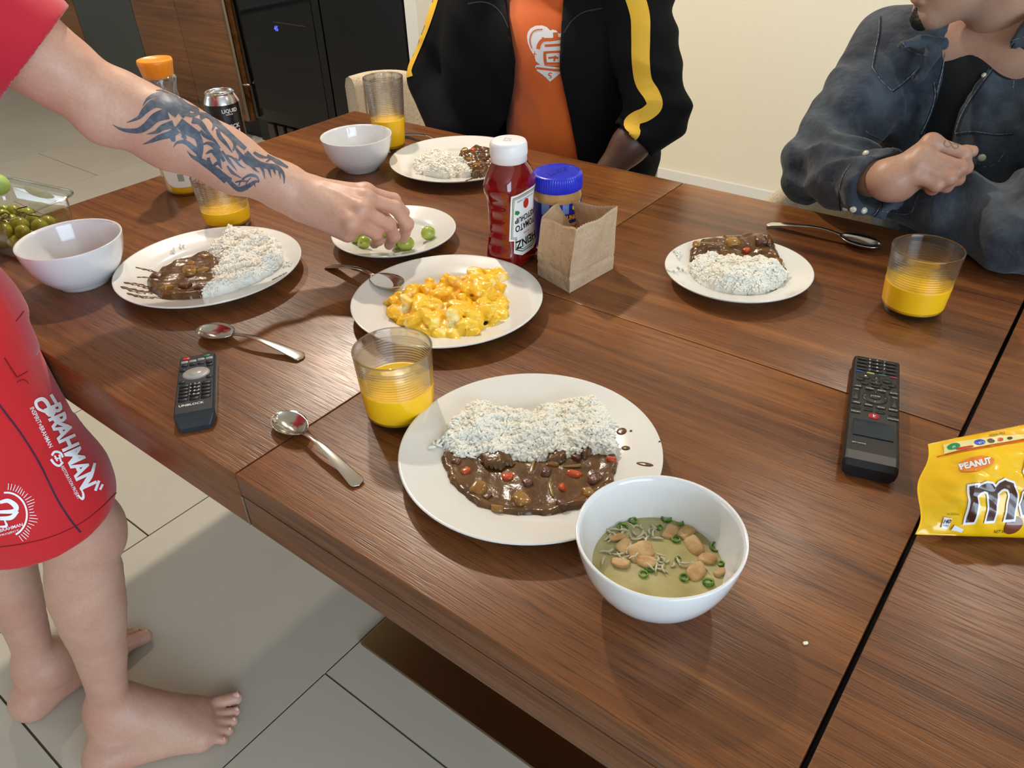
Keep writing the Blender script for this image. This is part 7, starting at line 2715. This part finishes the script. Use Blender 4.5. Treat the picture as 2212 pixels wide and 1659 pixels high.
off_ = lambda p, dx, dy: [(a + dx, b + dy) for a, b in p]
for p in sts[:3] + sts[5:7] + sts[8:10] + sts[11:13]:
    decal('dark_seam', fd, [stroke(off_(p, 3.2, 2.6), 2.2, 2.2)], M['seam_navy'], dn, 0.0008, 5)
pearl = mat('pearl_snap', srgb(206, 200, 180), 0.25, coat=0.6)
for (px, py, rr_) in ((1870, 331, 0.0052), (2121, 341, 0.0060), (1825, 452, 0.0048), (1843, 453, 0.0050), (1867, 455, 0.0052), (2125, 162, 0.0040)):
    q = fd.cast(np.array([[px, py]]), 0.0)
    if np.isnan(q[0, 0]):
        continue
    nrm = fd.grad(q)[0]
    v, f = lathe([(0, 0.0028), (rr_ * 0.5, 0.0026), (rr_ * 0.85, 0.0017), (rr_, 0.0), (rr_, -0.001)], 20)
    t1 = np.cross(nrm, [0.1, 0.2, 1.0])
    t1 /= np.linalg.norm(t1)
    B_ = np.stack([t1, np.cross(nrm, t1), nrm], 1)
    mesh_obj('snap_button', np.array(v) @ B_.T + q[0], f, pearl, dn)
trousers(pe2, kR2, kL2, body2, M['trouser'])


# ------------------------------------------------------------------ tub chairs with woven upholstery
def tub_chair(x, y, label, ws=0.10, W_=0.262, Rr=0.10, rz=0.0):
    e = empty('armchair', (x, y, 0), rz)
    tag(e, label, 'chair', 'cream woven tub chairs')
    n = 10
    path = []
    for t in np.linspace(0, 1, 4):
        path.append((-W_, ws + (0.24 - Rr - ws) * t * 0.98))
    for t in np.linspace(PI, PI / 2, n):
        path.append((-W_ + Rr + Rr * math.cos(t), 0.24 - Rr + Rr * math.sin(t)))
    path += [(-a, b) for a, b in path[::-1]]
    V, F = [], []
    prof = [(-0.022, 0.40), (-0.022, 0.675), (-0.014, 0.697), (0.0, 0.705), (0.014, 0.697), (0.022, 0.675), (0.022, 0.40)]
    m = len(path)
    P = np.array(path)
    T = np.gradient(P, axis=0)
    T /= np.linalg.norm(T, axis=1)[:, None]
    N = np.c_[-T[:, 1], T[:, 0]]
    for i in range(m):
        for (o_, z_) in prof:
            q = P[i] + N[i] * o_
            V.append((q[0], q[1], z_))
    k = len(prof)
    for i in range(m - 1):
        for j in range(k - 1):
            F.append((i * k + j, i * k + j + 1, (i + 1) * k + j + 1, (i + 1) * k + j))
    F.append(tuple(range(k)))
    F.append(tuple(range((m - 1) * k + k - 1, (m - 1) * k - 1, -1)))
    mesh_obj('backrest', V, F, M['chair'], e)
    bevbox('seat', (-W_ + 0.02, -0.24, 0.36), (W_ - 0.02, 0.20, 0.455), M['chair'], e, 0.03, 4)
    for sx in (-1, 1):
        for sy in (-1, 1):
            v, f = tube([(sx * (W_ - 0.06), sy * 0.17, 0.37), (sx * (W_ - 0.05), sy * 0.19, 0.0)], [0.016, 0.011], 12)
            mesh_obj('leg', v, f, M['wood_d'], e)
    return e


tub_chair(-1.662, 1.552, 'empty cream woven tub chair beyond the far left corner of the table')
tub_chair(-1.165, 1.66, 'cream woven tub chair under the person in the black jacket', 0.14, 0.19, 0.09)
tub_chair(-0.20, 1.66, 'cream woven tub chair behind the person in denim', -0.27, 0.292, 0.14)
